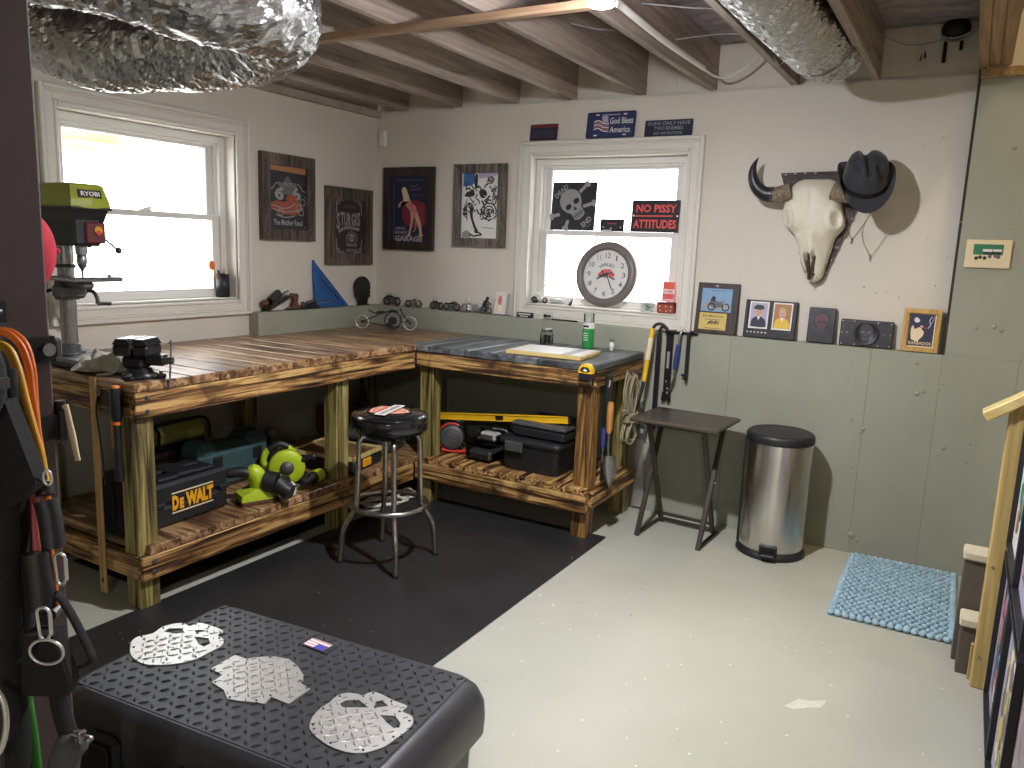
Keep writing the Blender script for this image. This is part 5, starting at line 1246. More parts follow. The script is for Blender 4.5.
fg = thing('rider_figurine', 'dark rider figurine on a tiny bike beside the photo card', 'figurine', (.862, .035, zl))
mb = MB()
for x in (-.026, .028): mb.tube([(x+.017*math.cos(a), 0, .021+.017*math.sin(a)) for a in [2*PI*i/14 for i in range(14)]], .006, 6, True)
mb.box(-.02, -.01, .018, .024, .01, .045, .006); part(fg, 'bike', mb, 'castiron')
mb = MB(); mb.tube(smooth_path([(-.012, 0, .045), (-.008, 0, .065), (.006, 0, .085)], 4), [.012, .0125, .013, .0135, .013, .0125, .012, .011, .010], 10); mb.sphere((.012, 0, .099), (.011, .010, .012), 10, 8)
for s_ in (-1, 1): mb.tube(smooth_path([(.004, s_*.012, .082), (.018, s_*.018, .066), (.032, s_*.016, .062)], 3), .0045, 7); mb.tube(smooth_path([(-.01, s_*.008, .046), (.012, s_*.014, .044), (.010, s_*.014, .016)], 3), .0055, 7)
part(fg, 'rider', mb, 'blackplastic')
# wire motorcycle sculpture standing on the bench corner
wm = thing('wire_motorcycle', 'big dark wire motorcycle sculpture standing on the bench in the corner', 'sculpture', (.265, -.235, .9365), R(29))
for x, r_ in ((-.155, .042), (.160, .042)):
    mb = MB(); mb.tube([(x+r_*math.cos(a), 0, r_+.004+r_*math.sin(a)) for a in [2*PI*i/28 for i in range(28)]], .0042, 8, True); w = part(wm, 'wheel', mb, 'treadplate')
    mb = MB(); mb.sphere((x, 0, r_+.004), .008, 8, 6)
    for i in range(4): a = PI*i/4+.3; mb.cyl((x-r_*math.cos(a), 0, r_+.004-r_*math.sin(a)), (x+r_*math.cos(a), 0, r_+.004+r_*math.sin(a)), .0013, n=5)
    part(w, 'spokes', mb, 'darksteel')
mb = MB(); mb.tube([(.045+.052*math.cos(a), 0, .060+.056*math.sin(a)) for a in [2*PI*i/28 for i in range(28)]], .004, 8, True); mb.cyl((.045, -.018, .058), (.045, .018, .058), .026, n=16); mb.cyl((.02, -.012, .03), (.02, .012, .03), .016, n=12); part(wm, 'engine', mb, 'darksteel')
mb = MB()
for p in ([(-.155, 0, .046), (-.09, 0, .075), (-.03, 0, .105), (.03, 0, .12), (.085, 0, .115)], [(.160, .008, .046), (.125, .008, .085), (.10, .006, .125), (.095, .02, .14)], [(.160, -.008, .046), (.125, -.008, .085), (.10, -.006, .125), (.095, -.02, .14)], [(-.155, 0, .046), (-.06, 0, .035), (.02, 0, .025), (.09, 0, .03), (.10, 0, .10)], [(-.05, 0, .10), (-.09, 0, .112), (-.115, 0, .125)], [(.09, 0, .065), (.12, 0, .05), (.14, 0, .06)]): mb.tube(smooth_path(p, 4), .0038, 7)
mb.sphere((-.03, 0, .112), (.035, .014, .009), 10, 6); mb.sphere((.045, 0, .122), (.03, .014, .010), 10, 6); part(wm, 'frame', mb, 'darksteel')
# ---------------------------------------------------------------- window sill things
cu_ = thing('brush_cup', 'black cup of brushes on the side window sill', 'cup', (-.125, -1.205, 1.1585))
mb = MB(); mb.lathe([(.001, .003), (.034, .003), (.034, 0), (.036, 0), (.036, .130), (.033, .130), (.033, .01), (.001, .01)], 24); part(cu_, 'cup', mb, 'blackplastic')
mb = MB(); mb.cyl((.0, -.01, .02), (-.01, -.055, .165), .004, n=8); mb.sphere((-.012, -.062, .178), (.014, .02, .026), 10, 8, 1); part(cu_, 'orange_brush', mb, ['tan', 'orange'])
mb = MB(); mb.cyl((.0, .01, .02), (.0, .028, .16), .004, n=8); mb.box(-.006, .020, .125, .006, .034, .165, .003, mi=1); part(cu_, 'wooden_brush', mb, ['tan', 'i_cream'])
mb = MB(); mb.cyl((0, 0, .02), (.0, -.03, .150), .006, n=8); part(cu_, 'pen', mb, 'blackplastic')
zs = 1.1595
tk = thing('toy_trike', 'small pale toy tricycle with a long bar on the back window sill', 'toy', (1.215, .105, zs), R(5))
for x, y, r_ in ((-.03, -.015, .016), (-.03, .015, .016), (.038, 0, .014)):
    mb = MB(); mb.tube([(x+r_*math.cos(a), y, r_+.005+r_*math.sin(a)) for a in [2*PI*i/16 for i in range(16)]], .005, 7, True); mb.sphere((x, y, r_+.005), .005, 6, 5); part(tk, 'wheel', mb, 'blackplastic')
mb = MB(); mb.box(-.035, -.014, .018, .02, .014, .040, .008); mb.tube(smooth_path([(.038, 0, .02), (.02, 0, .055), (.0, 0, .075)], 3), .004, 7); mb.cyl((-.03, 0, .04), (.055, .0, .135), .0045, n=7); mb.sphere((-.01, 0, .058), (.022, .014, .018), 10, 7); part(tk, 'body', mb, 'white')
t = thing('glass_block', 'clear glass block trinket on the sill beside the toy tricycle', 'ornament', (1.335, .11, zs)); mb = MB(); mb.box(-.045, -.02, 0, .045, .02, .028, .006); part(t, 'block', mb, 'jarglass'); mb = MB(); mb.box(-.02, -.012, .028, .03, .012, .034, .003); part(t, 'cap', mb, 'white')
t = thing('glass_sign', 'small clear hanging panel with grey marks against the window glass', 'ornament', (1.325, .145, zs)); T = backM(1.325, zs+.105, .155, R(4)); mb = MB(); mb.box(-.055, -.10, 0, .055, .045, .004, T=T); part(t, 'panel', mb, 'glass', W=True)
mb = MB()
for v in (.03, .012, -.006):
    for k in range(5): stroke(mb, [(-.045+k*.018+(.01 if v < .02 else 0), v), (-.035+k*.018+(.01 if v < .02 else 0), v)], .007, .004, 0, T)
part(t, 'marks', mb, ['i_grey'], W=True)
t = thing('wedge_ornament', 'tiny black and white wedge ornament left of the round clock', 'ornament', (1.43, .095, zs)); mb = MB(); mb.prism([(-.03, 0), (.02, 0), (.03, .05), (.01, .045)], -.012, .012, T=Matrix.Rotation(PI/2, 4, 'X')); mb.prism([(-.005, .002), (.021, .002), (.029, .046)], .012, .0135, 1, T=Matrix.Rotation(PI/2, 4, 'X')); part(t, 'body', mb, ['white', 'blackplastic'])
t['label'] = 'tiny black and white wedge ornament between the glass block and clock'
random.seed(9)
t = thing('glass_ornament', 'clear knobbly glass ornament on the sill beside the clock', 'ornament', (1.93, .10, zs)); mb = MB()
for k in range(9): a = k*2.4; mb.sphere((.032*math.cos(a)*(.4+.6*(k % 2)), .016*math.sin(a), .022+.038*(k/9)), (.020, .016, .020), 10, 7)
mb.lathe([(.001, 0), (.035, 0), (.034, .006), (.02, .012), (.001, .012)], 16); part(t, 'figure', mb, 'jarglass')
t = thing('trinket_box', 'red-brown studded trinket box at the end of the window sill', 'box', (2.05, .10, zs), R(3)); mb = MB(); mb.box(-.052, -.03, 0, .046, .03, .052, .005); part(t, 'body', mb, 'i_rust'); mb = MB(); mb.box(-.056, -.032, .050, .050, .032, .062, .006); part(t, 'lid', mb, 'i_brick')
mb = MB()
for x, z in ((-.035, .038), (0, .04), (.032, .038), (-.03, .015), (.005, .012), (.03, .016)): mb.sphere((x, -.031, z), .004, 8, 5)
part(t, 'studs', mb, 'i_white')
t = thing('small_sign', 'little red and white tin sign standing on the trinket box', 'sign', (2.05, .105, zs+.0625)); T = backM(2.05, zs+.0625+.059, .112, R(4)); mb = MB(); mb.box(-.037, -.058, 0, .037, .058, .003, mi=0, T=T); part(t, 'plate', mb, ['i_coral'], W=True); mb = MB(); mb.box(-.034, -.012, .003, .034, .014, .0036, mi=0, T=T); stroke(mb, rr2(.07, .112, .002), .003, .003, 0, T, closed=True); mb.box(-.03, -.05, .003, .03, -.044, .0036, mi=0, T=T); text(mb, 'HOME', 0, .001, .052, .018, T, 1, .0037, .0004, .02); part(t, 'print', mb, ['i_white', 'i_coral'], W=True)
# between ledge and casing
t = thing('name_block', 'small black lettered block on the ledge under the window', 'sign', (1.163, .02, zl)); mb = MB(); mb.box(-.055, -.012, 0, .055, .012, .032, .002); part(t, 'block', mb, 'blackplastic'); T = frameM((1.163, .008, zl+.016), (1, 0, 0), (0, 0, 1)); mb = MB()
for k in range(9): stroke(mb, [(-.044+k*.010, .006), (-.037+k*.010, .006)], .008, 0, 0, T); 
for k in range(6): stroke(mb, [(-.030+k*.010, -.008), (-.023+k*.010, -.008)], .006, 0, 0, T)
part(t, 'lettering', mb, 'i_white', W=True)
t = thing('clear_cube', 'small clear cube holding a dark bolt on the ledge', 'ornament', (1.322, .02, zl)); mb = MB(); mb.box(-.03, -.014, 0, .03, .014, .046, .003); part(t, 'cube', mb, 'jarglass'); mb = MB(); mb.cyl((-.018, 0, .022), (.018, 0, .022), .006, n=8); mb.cyl((-.022, 0, .022), (-.012, 0, .022), .011, n=6); part(t, 'bolt', mb, 'darksteel')
mb = MB(); mb.box(-.085, -.010, 0, .085, .010, .008, .002); single('metal_strip', mb, 'blackmetal', 'flat black metal strip lying on the ledge below the clock', 'strip', (1.44, .02, zl))
# ---------------------------------------------------------------- on the short bench top
zt = .9366
t = thing('glass_jar', 'small glass jar with a lid on the bench under the window', 'jar', (1.385, -.10, zt)); mb = MB(); mb.lathe([(.001, 0), (.038, 0), (.040, .006), (.040, .058), (.032, .068), (.031, .074), (.029, .074), (.030, .067), (.037, .057), (.037, .007), (.001, .004)], 20); part(t, 'glass', mb, 'jarglass'); mb = MB(); mb.lathe([(.001, .074), (.035, .074), (.035, .090), (.032, .092), (.001, .092)], 20); part(t, 'lid', mb, 'toolsteel'); mb = MB(); mb.cyl((-.01, 0, .005), (-.008, 0, .055), .010, n=8); mb.cyl((.014, .006, .005), (.014, .006, .05), .008, n=8); part(t, 'screws', mb, 'darksteel')
mb = MB(); mb.box(-.215, -.15, 0, .215, .15, .022, .003); bo = single('board', mb, 'railwood', 'pale wooden panel lying flat on the grey bench top', 'board', (1.636, -.494, zt), rz=R(4))
mb = MB(); mb.box(-.205, -.14, .022, .205, .14, .0245, .001); mb.box(.10, -.14, .0235, .15, .14, .0252, mi=1); part(bo, 'face', mb, ['paperboard', 'i_grey'], label='pale grey laminate face')
t = thing('spray_can', 'green and white aerosol can on the bench below the window', 'spray can', (1.656, -.10, zt)); mb = MB(); mb.lathe([(.001, 0), (.033, 0), (.034, .004), (.034, .115)], 24); mb.lathe([(.034, .115), (.034, .142), (.028, .150), (.001, .150)], 24, mi=1); mb.lathe([(.0343, .03), (.0343, .045)], 24, mi=1) if 0 else None
part(t, 'can', mb, ['cangreen', 'white']); T = frameM((0, -.0345, .075), (1, 0, 0), (0, 0, 1)); mb = MB()
for k in range(4):
    for j in range(3): mb.box(-.014+j*.010, -.028+k*.013, -.001, -.007+j*.010, -.023+k*.013, .0006, T=T)
mb.box(-.018, .048, -.001, .016, .060, .0006, mi=1, T=T); part(t, 'label_print', mb, ['i_white', 'i_navy']); mb = MB(); mb.lathe([(.031, .150), (.031, .200), (.029, .204), (.001, .204)], 20); part(t, 'cap', mb, 'clear'); mb = MB(); mb.cyl((0, 0, .150), (0, 0, .182), .012, n=10); part(t, 'nozzle', mb, 'white')
t = thing('small_bottle', 'tiny white bottle near the bench end by the wall', 'bottle', (1.82, -.13, zt)); mb = MB(); mb.lathe([(.001, 0), (.015, 0), (.015, .045), (.009, .052), (.009, .058), (.001, .058)], 16); part(t, 'bottle', mb, 'white'); mb = MB(); mb.lathe([(.001, .056), (.011, .056), (.010, .076), (.001, .076)], 14); part(t, 'cap', mb, 'toolsteel')
t = thing('tape_measure', 'yellow and black tape measure clipped on the bench front', 'tape measure', (1.935, -.712, .895))
T = frameM((1.935, -.6925, .905), (1, 0, 0), (0, 0, 1)); mb = MB()
mb.prism(circ(0, 0, .036, .036, 16, 0, PI)+[(-.038, -.012), (.038, -.012)], 0, .036, 0, T); mb.prism([(-.030, .002), (-.015, .020), (.015, .020), (.028, .002), (.015, -.006), (-.015, -.006)], .036, .038, 1, T); mb.prism([(-.012, .004), (.0, .012), (.014, .002), (.0, -.003)], .038, .039, 2, T); part(t, 'case', mb, ['yellow', 'blackplastic', 'i_white'], W=True)
mb = MB(); mb.box(-.038, -.050, 0, .036, -.012, .034, .006, T=T); part(t, 'base', mb, 'blackplastic', W=True); mb = MB(); mb.box(.020, -.062, .012, .032, -.046, .036, .002, T=T); part(t, 'tape_hook', mb, 'toolsteel', W=True)

# ---------------------------------------------------------------- tools hung on the bench end and the wall
xe = 1.972
def hung(name, label, cat, loc, group=None): return thing(name, label, cat, loc, 0, group)
t = hung('tool_pouch', 'black belt-like strap with a pale mark hanging on the bench end', 'strap', (1.98, -.52, .86)); mb = MB(); mb.box(xe+.001, -.56, .30, xe+.012, -.475, .868, .005); part(t, 'strap', mb, 'blackmetal', W=True)
mb = MB(); mb.prism([(.0, .0), (.014, .012), (.018, .035), (.008, .04), (.004, .018), (-.006, .004)], .0121, .0132, 0, frameM((xe, -.53, .80), (0, 1, 0), (0, 0, 1))); 
for z in (.70, .66, .62): mb.prism(circ(-.50+(z*31 % .03), z, .004, n=8), .0121, .013, 0, frameM((xe, 0, 0), (0, 1, 0), (0, 0, 1)))
part(t, 'markings', mb, 'i_white', W=True)
t = hung('garden_trowel', 'hand trowel with a pale wooden handle hanging at the bench end', 'trowel', (2.01, -.55, .72)); mb = MB(); mb.tube([(2.008, -.545, .730), (2.008, -.547, .70), (2.010, -.552, .60), (2.010, -.553, .568)], [.014, .018, .018, .013], 12); part(t, 'handle', mb, 'tan', W=True)
mb = MB(); mb.tube(smooth_path([(2.010, -.553, .57), (2.010, -.555, .50), (2.015, -.560, .455), (2.02, -.562, .43)], 4), .008, 8); 
def blade(u_, v_):
    w = .045*math.sin(min(1, .28+v_*.9)*PI)**.7*(1 if v_ < .97 else .3); s_ = (u_-.5)*2
    return (2.03+s_*w*.72+.008*v_, -.575+s_*w*.45-.014*(1-s_*s_)+.01*v_, .455-.215*v_)
mb.grid(blade, 10, 16); part(t, 'blade', mb, 'toolsteel', W=True)
t = hung('screwdriver', 'blue-handled driver hanging beside the trowel', 'screwdriver', (2.0, -.60, .62)); mb = MB(); mb.tube([(2.002, -.605, .60), (2.002, -.605, .54), (2.002, -.605, .50)], [.010, .013, .010], 10); mb.cyl((2.002, -.605, .50), (2.002, -.606, .42), .004, n=6, mi=1); part(t, 'handle', mb, ['bluetool', 'toolsteel'], W=True)
rp = hung('rope_coil', 'coiled braided rope tied round its middle on the bench end', 'rope', (2.01, -.27, .80))
mb = MB(); random.seed(4)
for k in range(9):
    y0_ = -.27+random.uniform(-.035, .035); w = .045+random.uniform(0, .03); xx = xe+.016+.006*k
    mb.tube(smooth_path([(xx, y0_+.0, .86-random.uniform(0, .05)), (xx, y0_+w*.8, .74), (xx, y0_*.5-.135, .60), (xx, y0_+w, .50), (xx, y0_, .445+random.uniform(0, .03)), (xx, y0_-w, .50), (xx, y0_*.5-.145, .60), (xx, y0_-w*.8, .74), (xx, y0_, .865-random.uniform(0, .05))], 5), .0052, 6, True)
part(rp, 'loops', mb, 'rope', W=True)
mb = MB(); pts = []
for k in range(70):
    a = 2*PI*k/12; pts.append((xe+.040+.040*math.cos(a), -.27+.048*math.sin(a), .575+.062*k/70))
mb.tube(pts, .0055, 6); mb.tube(smooth_path([(xe+.05, -.32, .63), (xe+.04, -.355, .655), (xe+.03, -.37, .65)], 4), .0055, 6); part(rp, 'wrapping', mb, 'rope', W=True)
mb = MB(); mb.tube(smooth_path([(xe+.002, -.27, .855), (xe+.06, -.27, .855), (xe+.075, -.27, .87)], 3), .004, 6); part(rp, 'hook', mb, 'toolsteel', W=True)
t = hung('yellow_bar', 'long yellow-handled hooked pull bar hanging at the bench end', 'tool', (2.03, -.11, 1.05))
mb = MB(); mb.tube([(2.045, -.100, 1.085), (2.040, -.115, .98), (2.03, -.14, .80)], .013, 12); mb.tube([(2.03, -.14, .80), (2.029, -.142, .775)], [.013, .008], 10); part(t, 'handle', mb, 'yellow', W=True)
mb = MB(); mb.tube([(2.0425, -.108, 1.03), (2.036, -.125, .91)], .0145, 12); part(t, 'grip_band', mb, 'i_cream', W=True)
mb = MB(); mb.tube(smooth_path([(2.044, -.102, 1.075), (2.055, -.08, 1.105), (2.085, -.065, 1.108), (2.115, -.06, 1.085)], 4), .009, 8); mb.tube(smooth_path([(2.029, -.142, .79), (2.02, -.165, .70), (2.0, -.20, .60)], 4), [.010]*8+[.004], 8); part(t, 'hook', mb, 'darksteel', W=True)
t = hung('long_crowbar', 'tall dark square bar hanging against the concrete at the bench corner', 'pry bar', (2.06, -.05, .80)); mb = MB(); mb.box(2.052, -.045, .50, 2.076, -.025, 1.05, .003); mb.tube(smooth_path([(2.064, -.035, 1.045), (2.066, -.035, 1.075), (2.085, -.035, 1.092), (2.11, -.035, 1.08)], 4), .010, 8); part(t, 'bar', mb, 'darksteel', W=True)
t = hung('pry_bar', 'flat black pry bar with a forked end hanging on the concrete wall', 'pry bar', (2.12, -.03, .88)); mb = MB(); mb.box(2.104, -.030, .73, 2.142, -.018, 1.06, .003); mb.prism([(2.100, .725), (2.146, .735), (2.150, .672), (2.130, .668), (2.124, .70), (2.118, .668), (2.096, .672)], .018, .028, 0, frameM((0, 0, 0), (1, 0, 0), (0, 0, 1))); mb.box(2.10, -.05, 1.058, 2.146, .03, 1.075, .004); part(t, 'bar', mb, 'blackmetal', W=True)
mb = MB(); mb.box(2.116, -.0312, .86, 2.130, -.0300, .955); 
for z in (.78, .74, .715): mb.box(2.117+.004*((z*100) % 3), -.0312, z, 2.124+.004*((z*100) % 3), -.0300, z+.012)
part(t, 'label_marks', mb, 'i_grey', W=True)
t = hung('blue_bar', 'blue-handled scraper bar with a curved tip on the concrete wall', 'tool', (2.18, -.03, .95)); mb = MB(); mb.tube([(2.178, -.03, 1.00), (2.172, -.03, .93), (2.166, -.03, .86)], [.012, .015, .013], 10); part(t, 'handle', mb, 'bluetool', W=True); mb = MB(); mb.tube(smooth_path([(2.21, -.02, 1.07), (2.195, -.02, 1.078), (2.184, -.03, 1.06), (2.180, -.03, 1.0)], 4), .008, 8); part(t, 'neck', mb, 'toolsteel', W=True); mb = MB(); mb.tube(smooth_path([(2.166, -.03, .86), (2.165, -.03, .80), (2.150, -.03, .755), (2.136, -.03, .735)], 4), .007, 8); part(t, 'shaft', mb, 'toolsteel', W=True)
t = hung('short_bar', 'short thin dark hooked bar, last of the tools on the concrete wall', 'pry bar', (2.235, -.03, .95)); mb = MB(); mb.box(2.222, -.038, .80, 2.240, -.022, 1.055, .003); mb.tube(smooth_path([(2.231, -.03, 1.05), (2.24, -.03, 1.074), (2.262, -.03, 1.074)], 4), .008, 8); mb.cyl((2.205, -.03, .832), (2.225, -.03, .832), .007, n=8); part(t, 'bar', mb, 'darksteel', W=True)
mb = MB(); mb.box(2.095, -.012, 1.056, 2.275, .015, 1.0685, .002); t = single('hook_rail', mb, 'blackmetal', 'thin black rail on the ledge edge that carries the pry bars', 'rail', (2.18, 0, 1.06), W=True)
t = hung('hand_saw', 'grey hand saw hanging behind the tray table by the bench', 'saw', (1.99, -.03, .30)); T = frameM((0, -.018, 0), (1, 0, 0), (0, 0, 1)); mb = MB(); mb.prism([(1.965, .44), (2.005, .44), (2.035, .02), (1.958, .02)], 0, .004, 0, T); part(t, 'blade', mb, 'treadplate', W=True); mb = MB(); holed(mb, [[(1.955, .43), (2.02, .43), (2.03, .52), (2.0, .56), (1.955, .55), (1.945, .48)], [(1.975, .46), (2.005, .46), (2.01, .51), (1.975, .515)]], -.006, .012, T); part(t, 'handle', mb, 'castiron', W=True)
# stick, baton, strap at the other end of the bench
t = hung('wooden_stick', 'long flat varnished stick hanging at the open end of the bench', 'stick', (.615, -2.445, .5)); T = frameM((.600, -2.4408, .49), (1, 0, 0), (0, 0, 1)); mb = MB(); mb.box(-.022, -.46, 0, .022, .445, .008, .003, T=T); part(t, 'stick', mb, 'stick', W=True); mb = MB(); mb.prism(circ(0, -.405, .008, .012, 10), .008, .0088, 0, T); part(t, 'hang_hole', mb, 'i_dark', W=True)
t = hung('flashlight_baton', 'long black flashlight with an orange strap hanging from the bench end', 'flashlight', (.80, -2.48, .7)); mb = MB(); mb.tube([(.773, -2.4645, .915), (.773, -2.4645, .90), (.771, -2.4645, .80), (.771, -2.4645, .785)], [.019, .023, .021, .015], 16); mb.tube([(.771, -2.4645, .79), (.770, -2.4645, .60)], .0135, 16); mb.tube([(.770, -2.4645, .60), (.770, -2.4645, .545)], .0165, 16); part(t, 'body', mb, 'blackmetal', W=True)
mb = MB(); mb.tube([(.773, -2.4645, .914), (.773, -2.4645, .922)], [.018, .014], 14); part(t, 'orange_cap', mb, 'orange', W=True); mb = MB(); mb.tube([(.771, -2.4645, .782), (.771, -2.4645, .770)], .0165, 14); part(t, 'orange_ring', mb, 'orange', W=True)
t = hung('orange_strap', 'frayed orange strap hung beside the black flashlight', 'strap', (.74, -2.46, .8)); mb = MB(); mb.box(.700, -2.4465, .66, .718, -2.4408, .89, .002); part(t, 'strap', mb, 'tan', W=True); mb = MB(); mb.tube([(.709+.012*math.cos(a), -2.444, .895+.012*math.sin(a)) for a in [2*PI*i/12 for i in range(12)]], .003, 6, True); part(t, 'ring', mb, 'toolsteel', W=True)
mb = MB(); mb.tube(smooth_path([(.628, -2.446, .87), (.622, -2.452, .80), (.636, -2.452, .70), (.650, -2.452, .60), (.655, -2.452, .50)], 4), .0035, 6); single('hung_wire', mb, 'blackplastic', 'thin black cord loop hung behind the long stick', 'cord', (.63, -2.45, .7), W=True)
mb = MB(); mb.tube([(.628+.014*math.cos(a), -2.446, .878+.014*math.sin(a)) for a in [2*PI*i/12 for i in range(12)]], .004, 6, True); single('eye_hook', mb, 'toolsteel', 'steel screw-eye on the open end of the bench', 'hook', (.628, -2.446, .878), W=True)

# ---------------------------------------------------------------- lower shelf of the long bench
zs_ = .2725
t = thing('tool_case', 'black carrying case with a yellow DEWALT mark on the lower shelf', 'tool case', (.55, -2.10, zs_), R(3))
mb = MB(); mb.box(-.165, -.20, 0, .165, .20, .095, .014); mb.box(-.165, -.20, .098, .165, .20, .190, .014); mb.box(-.155, -.19, .09, .155, .19, .105); part(t, 'shell', mb, 'blackplastic')
mb = MB(); 
for x in (-.10, 0, .10): mb.box(x-.035, -.15, .188, x+.035, .15, .205, .008)
mb.box(-.14, -.05, .19, .14, .05, .212, .008); part(t, 'lid_ribs', mb, 'blackplastic')
T = frameM((.1652, .0, .098), (0, 1, 0), (0, 0, 1)); mb = MB(); text(mb, 'D', -.092, 0, .034, .066, T, 0, 0, .001, .07); text(mb, 'E', -.060, -.009, .022, .048, T, 0, 0, .001, .07); text(mb, 'WALT', .036, 0, .150, .066, T, 0, 0, .001, .07); stroke(mb, [(-.11, .043), (.11, .043)], .006, 0, 1, T); stroke(mb, [(-.11, -.043), (.11, -.043)], .006, 0, 1, T); part(t, 'lettering', mb, ['amber', 'i_cream'])
for y in (-.19, .145): mb = MB(); mb.box(.155, y, .088, .172, y+.045, .112, .004); part(t, 'latch', mb, 'blackplastic')
t = thing('hard_case', 'big dark teal hard case with a moulded handle on the shelf', 'tool case', (.415, -1.665, zs_), R(4))
mb = MB(); mb.box(-.09, -.22, 0, .085, .23, .215, .035); mb.box(-.09, -.22, .10, .075, -.10, .245, .03); mb.box(-.09, .08, .10, .075, .23, .25, .03); mb.box(-.06, -.12, .18, .05, .10, .225, .02); part(t, 'shell', mb, 'teal')
for y in (-.16, .10): mb = MB(); mb.box(.080, y, .12, .094, y+.06, .18, .006); part(t, 'latch', mb, 'blackplastic')
t = thing('tool_bag', 'olive and black soft bag at the back of the lower shelf', 'bag', (.175, -1.80, zs_), R(6)); mb = MB(); mb.box(-.09, -.18, 0, .09, .18, .25, .04); part(t, 'body', mb, 'blackfabric'); mb = MB(); mb.box(-.07, -.165, .20, .095, .165, .305, .035); part(t, 'top_pocket', mb, 'olive'); mb = MB(); mb.tube(smooth_path([(.097, -.16, .21), (.099, -.155, .29), (.06, -.13, .315), (.06, .13, .315), (.099, .155, .29), (.097, .16, .21)], 5), .008, 8); part(t, 'piping', mb, 'blackfabric')
mb = MB(); mb.box(-.012, -.24, 0, .012, .22, .20, .003, r=.5); single('shelf_board', mb, 'barng', 'grey offcut board leaning between the olive bag and teal case', 'board', (.312, -1.82, zs_+.001), rz=R(4))
t = thing('backpack', 'black padded bag on the shelf behind the bench end', 'bag', (.60, -2.352, zs_)); mb = MB(); mb.loft([rrect(.075, .055, .03, 0), rrect(.085, .06, .035, .06), rrect(.08, .055, .035, .20), rrect(.055, .04, .03, .255), rrect(.02, .015, .01, .265)]); part(t, 'body', mb, 'blackfabric'); mb = MB(); mb.tube(smooth_path([(.04, -.058, .06), (.05, -.066, .14), (.03, -.055, .22)], 4), .009, 8); part(t, 'strap', mb, 'blackfabric')
# palm sander
ps = thing('belt_sander', 'lime green palm sander with a dark dust canister on the shelf', 'power tool', (.760, -1.775, zs_), R(68))
mb = MB(); mb.box(-.085, -.05, .0, .06, .05, .022, .005); part(ps, 'sanding_pad', mb, 'brownwood')
mb = MB(); mb.loft([[(-.09, -.052, .022), (.06, -.052, .022), (.06, .052, .022), (-.09, .052, .022)], [(-.085, -.05, .05), (.05, -.05, .05), (.05, .05, .05), (-.085, .05, .05)], [(-.03, -.045, .075), (.045, -.045, .075), (.045, .045, .075), (-.03, .045, .075)]], sm=False)
mb.tube(smooth_path([(.02, 0, .06), (.01, 0, .10), (-.01, 0, .145), (-.03, 0, .175)], 4), [.046, .046, .045, .045, .045, .044, .044, .042, .040, .036, .03, .024, .015], 18); part(ps, 'housing', mb, 'lime')
mb = MB(); mb.tube(smooth_path([(-.02, .0, .14), (-.07, .02, .150), (-.13, .04, .145)], 4), [.022, .024, .025, .026, .026, .025, .024, .022, .018], 12); part(ps, 'grip', mb, 'blackplastic')
mb = MB(); mb.cyl((.03, -.02, .105), (.075, -.055, .095), .050, n=22); mb.cyl((.075, -.055, .095), (.12, -.09, .055), .042, .034, n=18); mb.box(.085, -.10, .02, .14, -.055, .10, .012, T=Matrix.Rotation(R(0), 4, 'Z')); part(ps, 'motor_end', mb, 'blackplastic')
bt = thing('battery_pack', 'white and black battery pack between the two lime tools', 'battery', (.80, -1.645, zs_), R(70)); mb = MB(); mb.box(-.04, -.04, 0, .05, .04, .07, .012); part(bt, 'case', mb, 'white'); mb = MB(); mb.prism([(-.03, .01), (.03, .02), (.045, .06), (.0, .066), (-.03, .045)], .0405, .042, 0, Matrix.Rotation(PI/2, 4, 'X')); mb.prism([(-.02, .065), (.03, .065), (.02, .10), (-.01, .10)], -.02, .02, 0, Matrix.Rotation(PI/2, 4, 'X')); part(bt, 'panel', mb, 'blackplastic')
# circular saw
cs = thing('circular_saw', 'lime and black circular saw lying on the lower shelf', 'power tool', (.655, -1.475, zs_), R(48)); cs.scale = (.86, .86, .86)
mb = MB(); mb.box(-.13, -.07, .0, .14, .07, .006, .002); part(cs, 'shoe', mb, 'toolsteel')
Ts = Matrix.Translation((-.01, -.03, .105)) @ Matrix.Rotation(PI/2, 4, 'X')
mb = MB(); mb.lathe([(.001, -.02), (.098, -.02), (.104, -.012), (.104, .014), (.098, .022), (.060, .026), (.001, .026)], 32, T=Ts); part(cs, 'blade_guard', mb, 'lime')
mb = MB(); mb.lathe([(.001, .0265), (.040, .0265), (.040, .034), (.001, .036)], 20, T=Ts); mb.lathe([(.070, -.0135), (.090, -.0135), (.090, -.006), (.070, -.006)], 24, T=Ts); part(cs, 'blade', mb, 'castiron')
mb = MB(); mb.cyl((-.0, .0, .105), (0, .115, .105), .048, n=22); mb.cyl((0, .115, .105), (0, .135, .105), .040, n=20); part(cs, 'motor', mb, 'blackplastic')
mb = MB(); mb.tube(smooth_path([(.05, .03, .12), (.02, .03, .19), (-.05, .03, .225), (-.12, .03, .19), (-.14, .03, .12), (-.09, .03, .085)], 5), .020, 12); part(cs, 'handle', mb, 'lime'); mb = MB(); mb.tube(smooth_path([(.0, .03, .211), (-.05, .03, .230), (-.11, .03, .198)], 5), .0225, 12); part(cs, 'grip', mb, 'blackplastic')
mb = MB(); mb.tube([(.06, -.03, .13), (.10, -.05, .16), (.14, -.06, .17)], [.016, .018, .014], 10); mb.sphere((.14, -.06, .17), .02, 10, 8); part(cs, 'front_knob', mb, 'blackplastic')
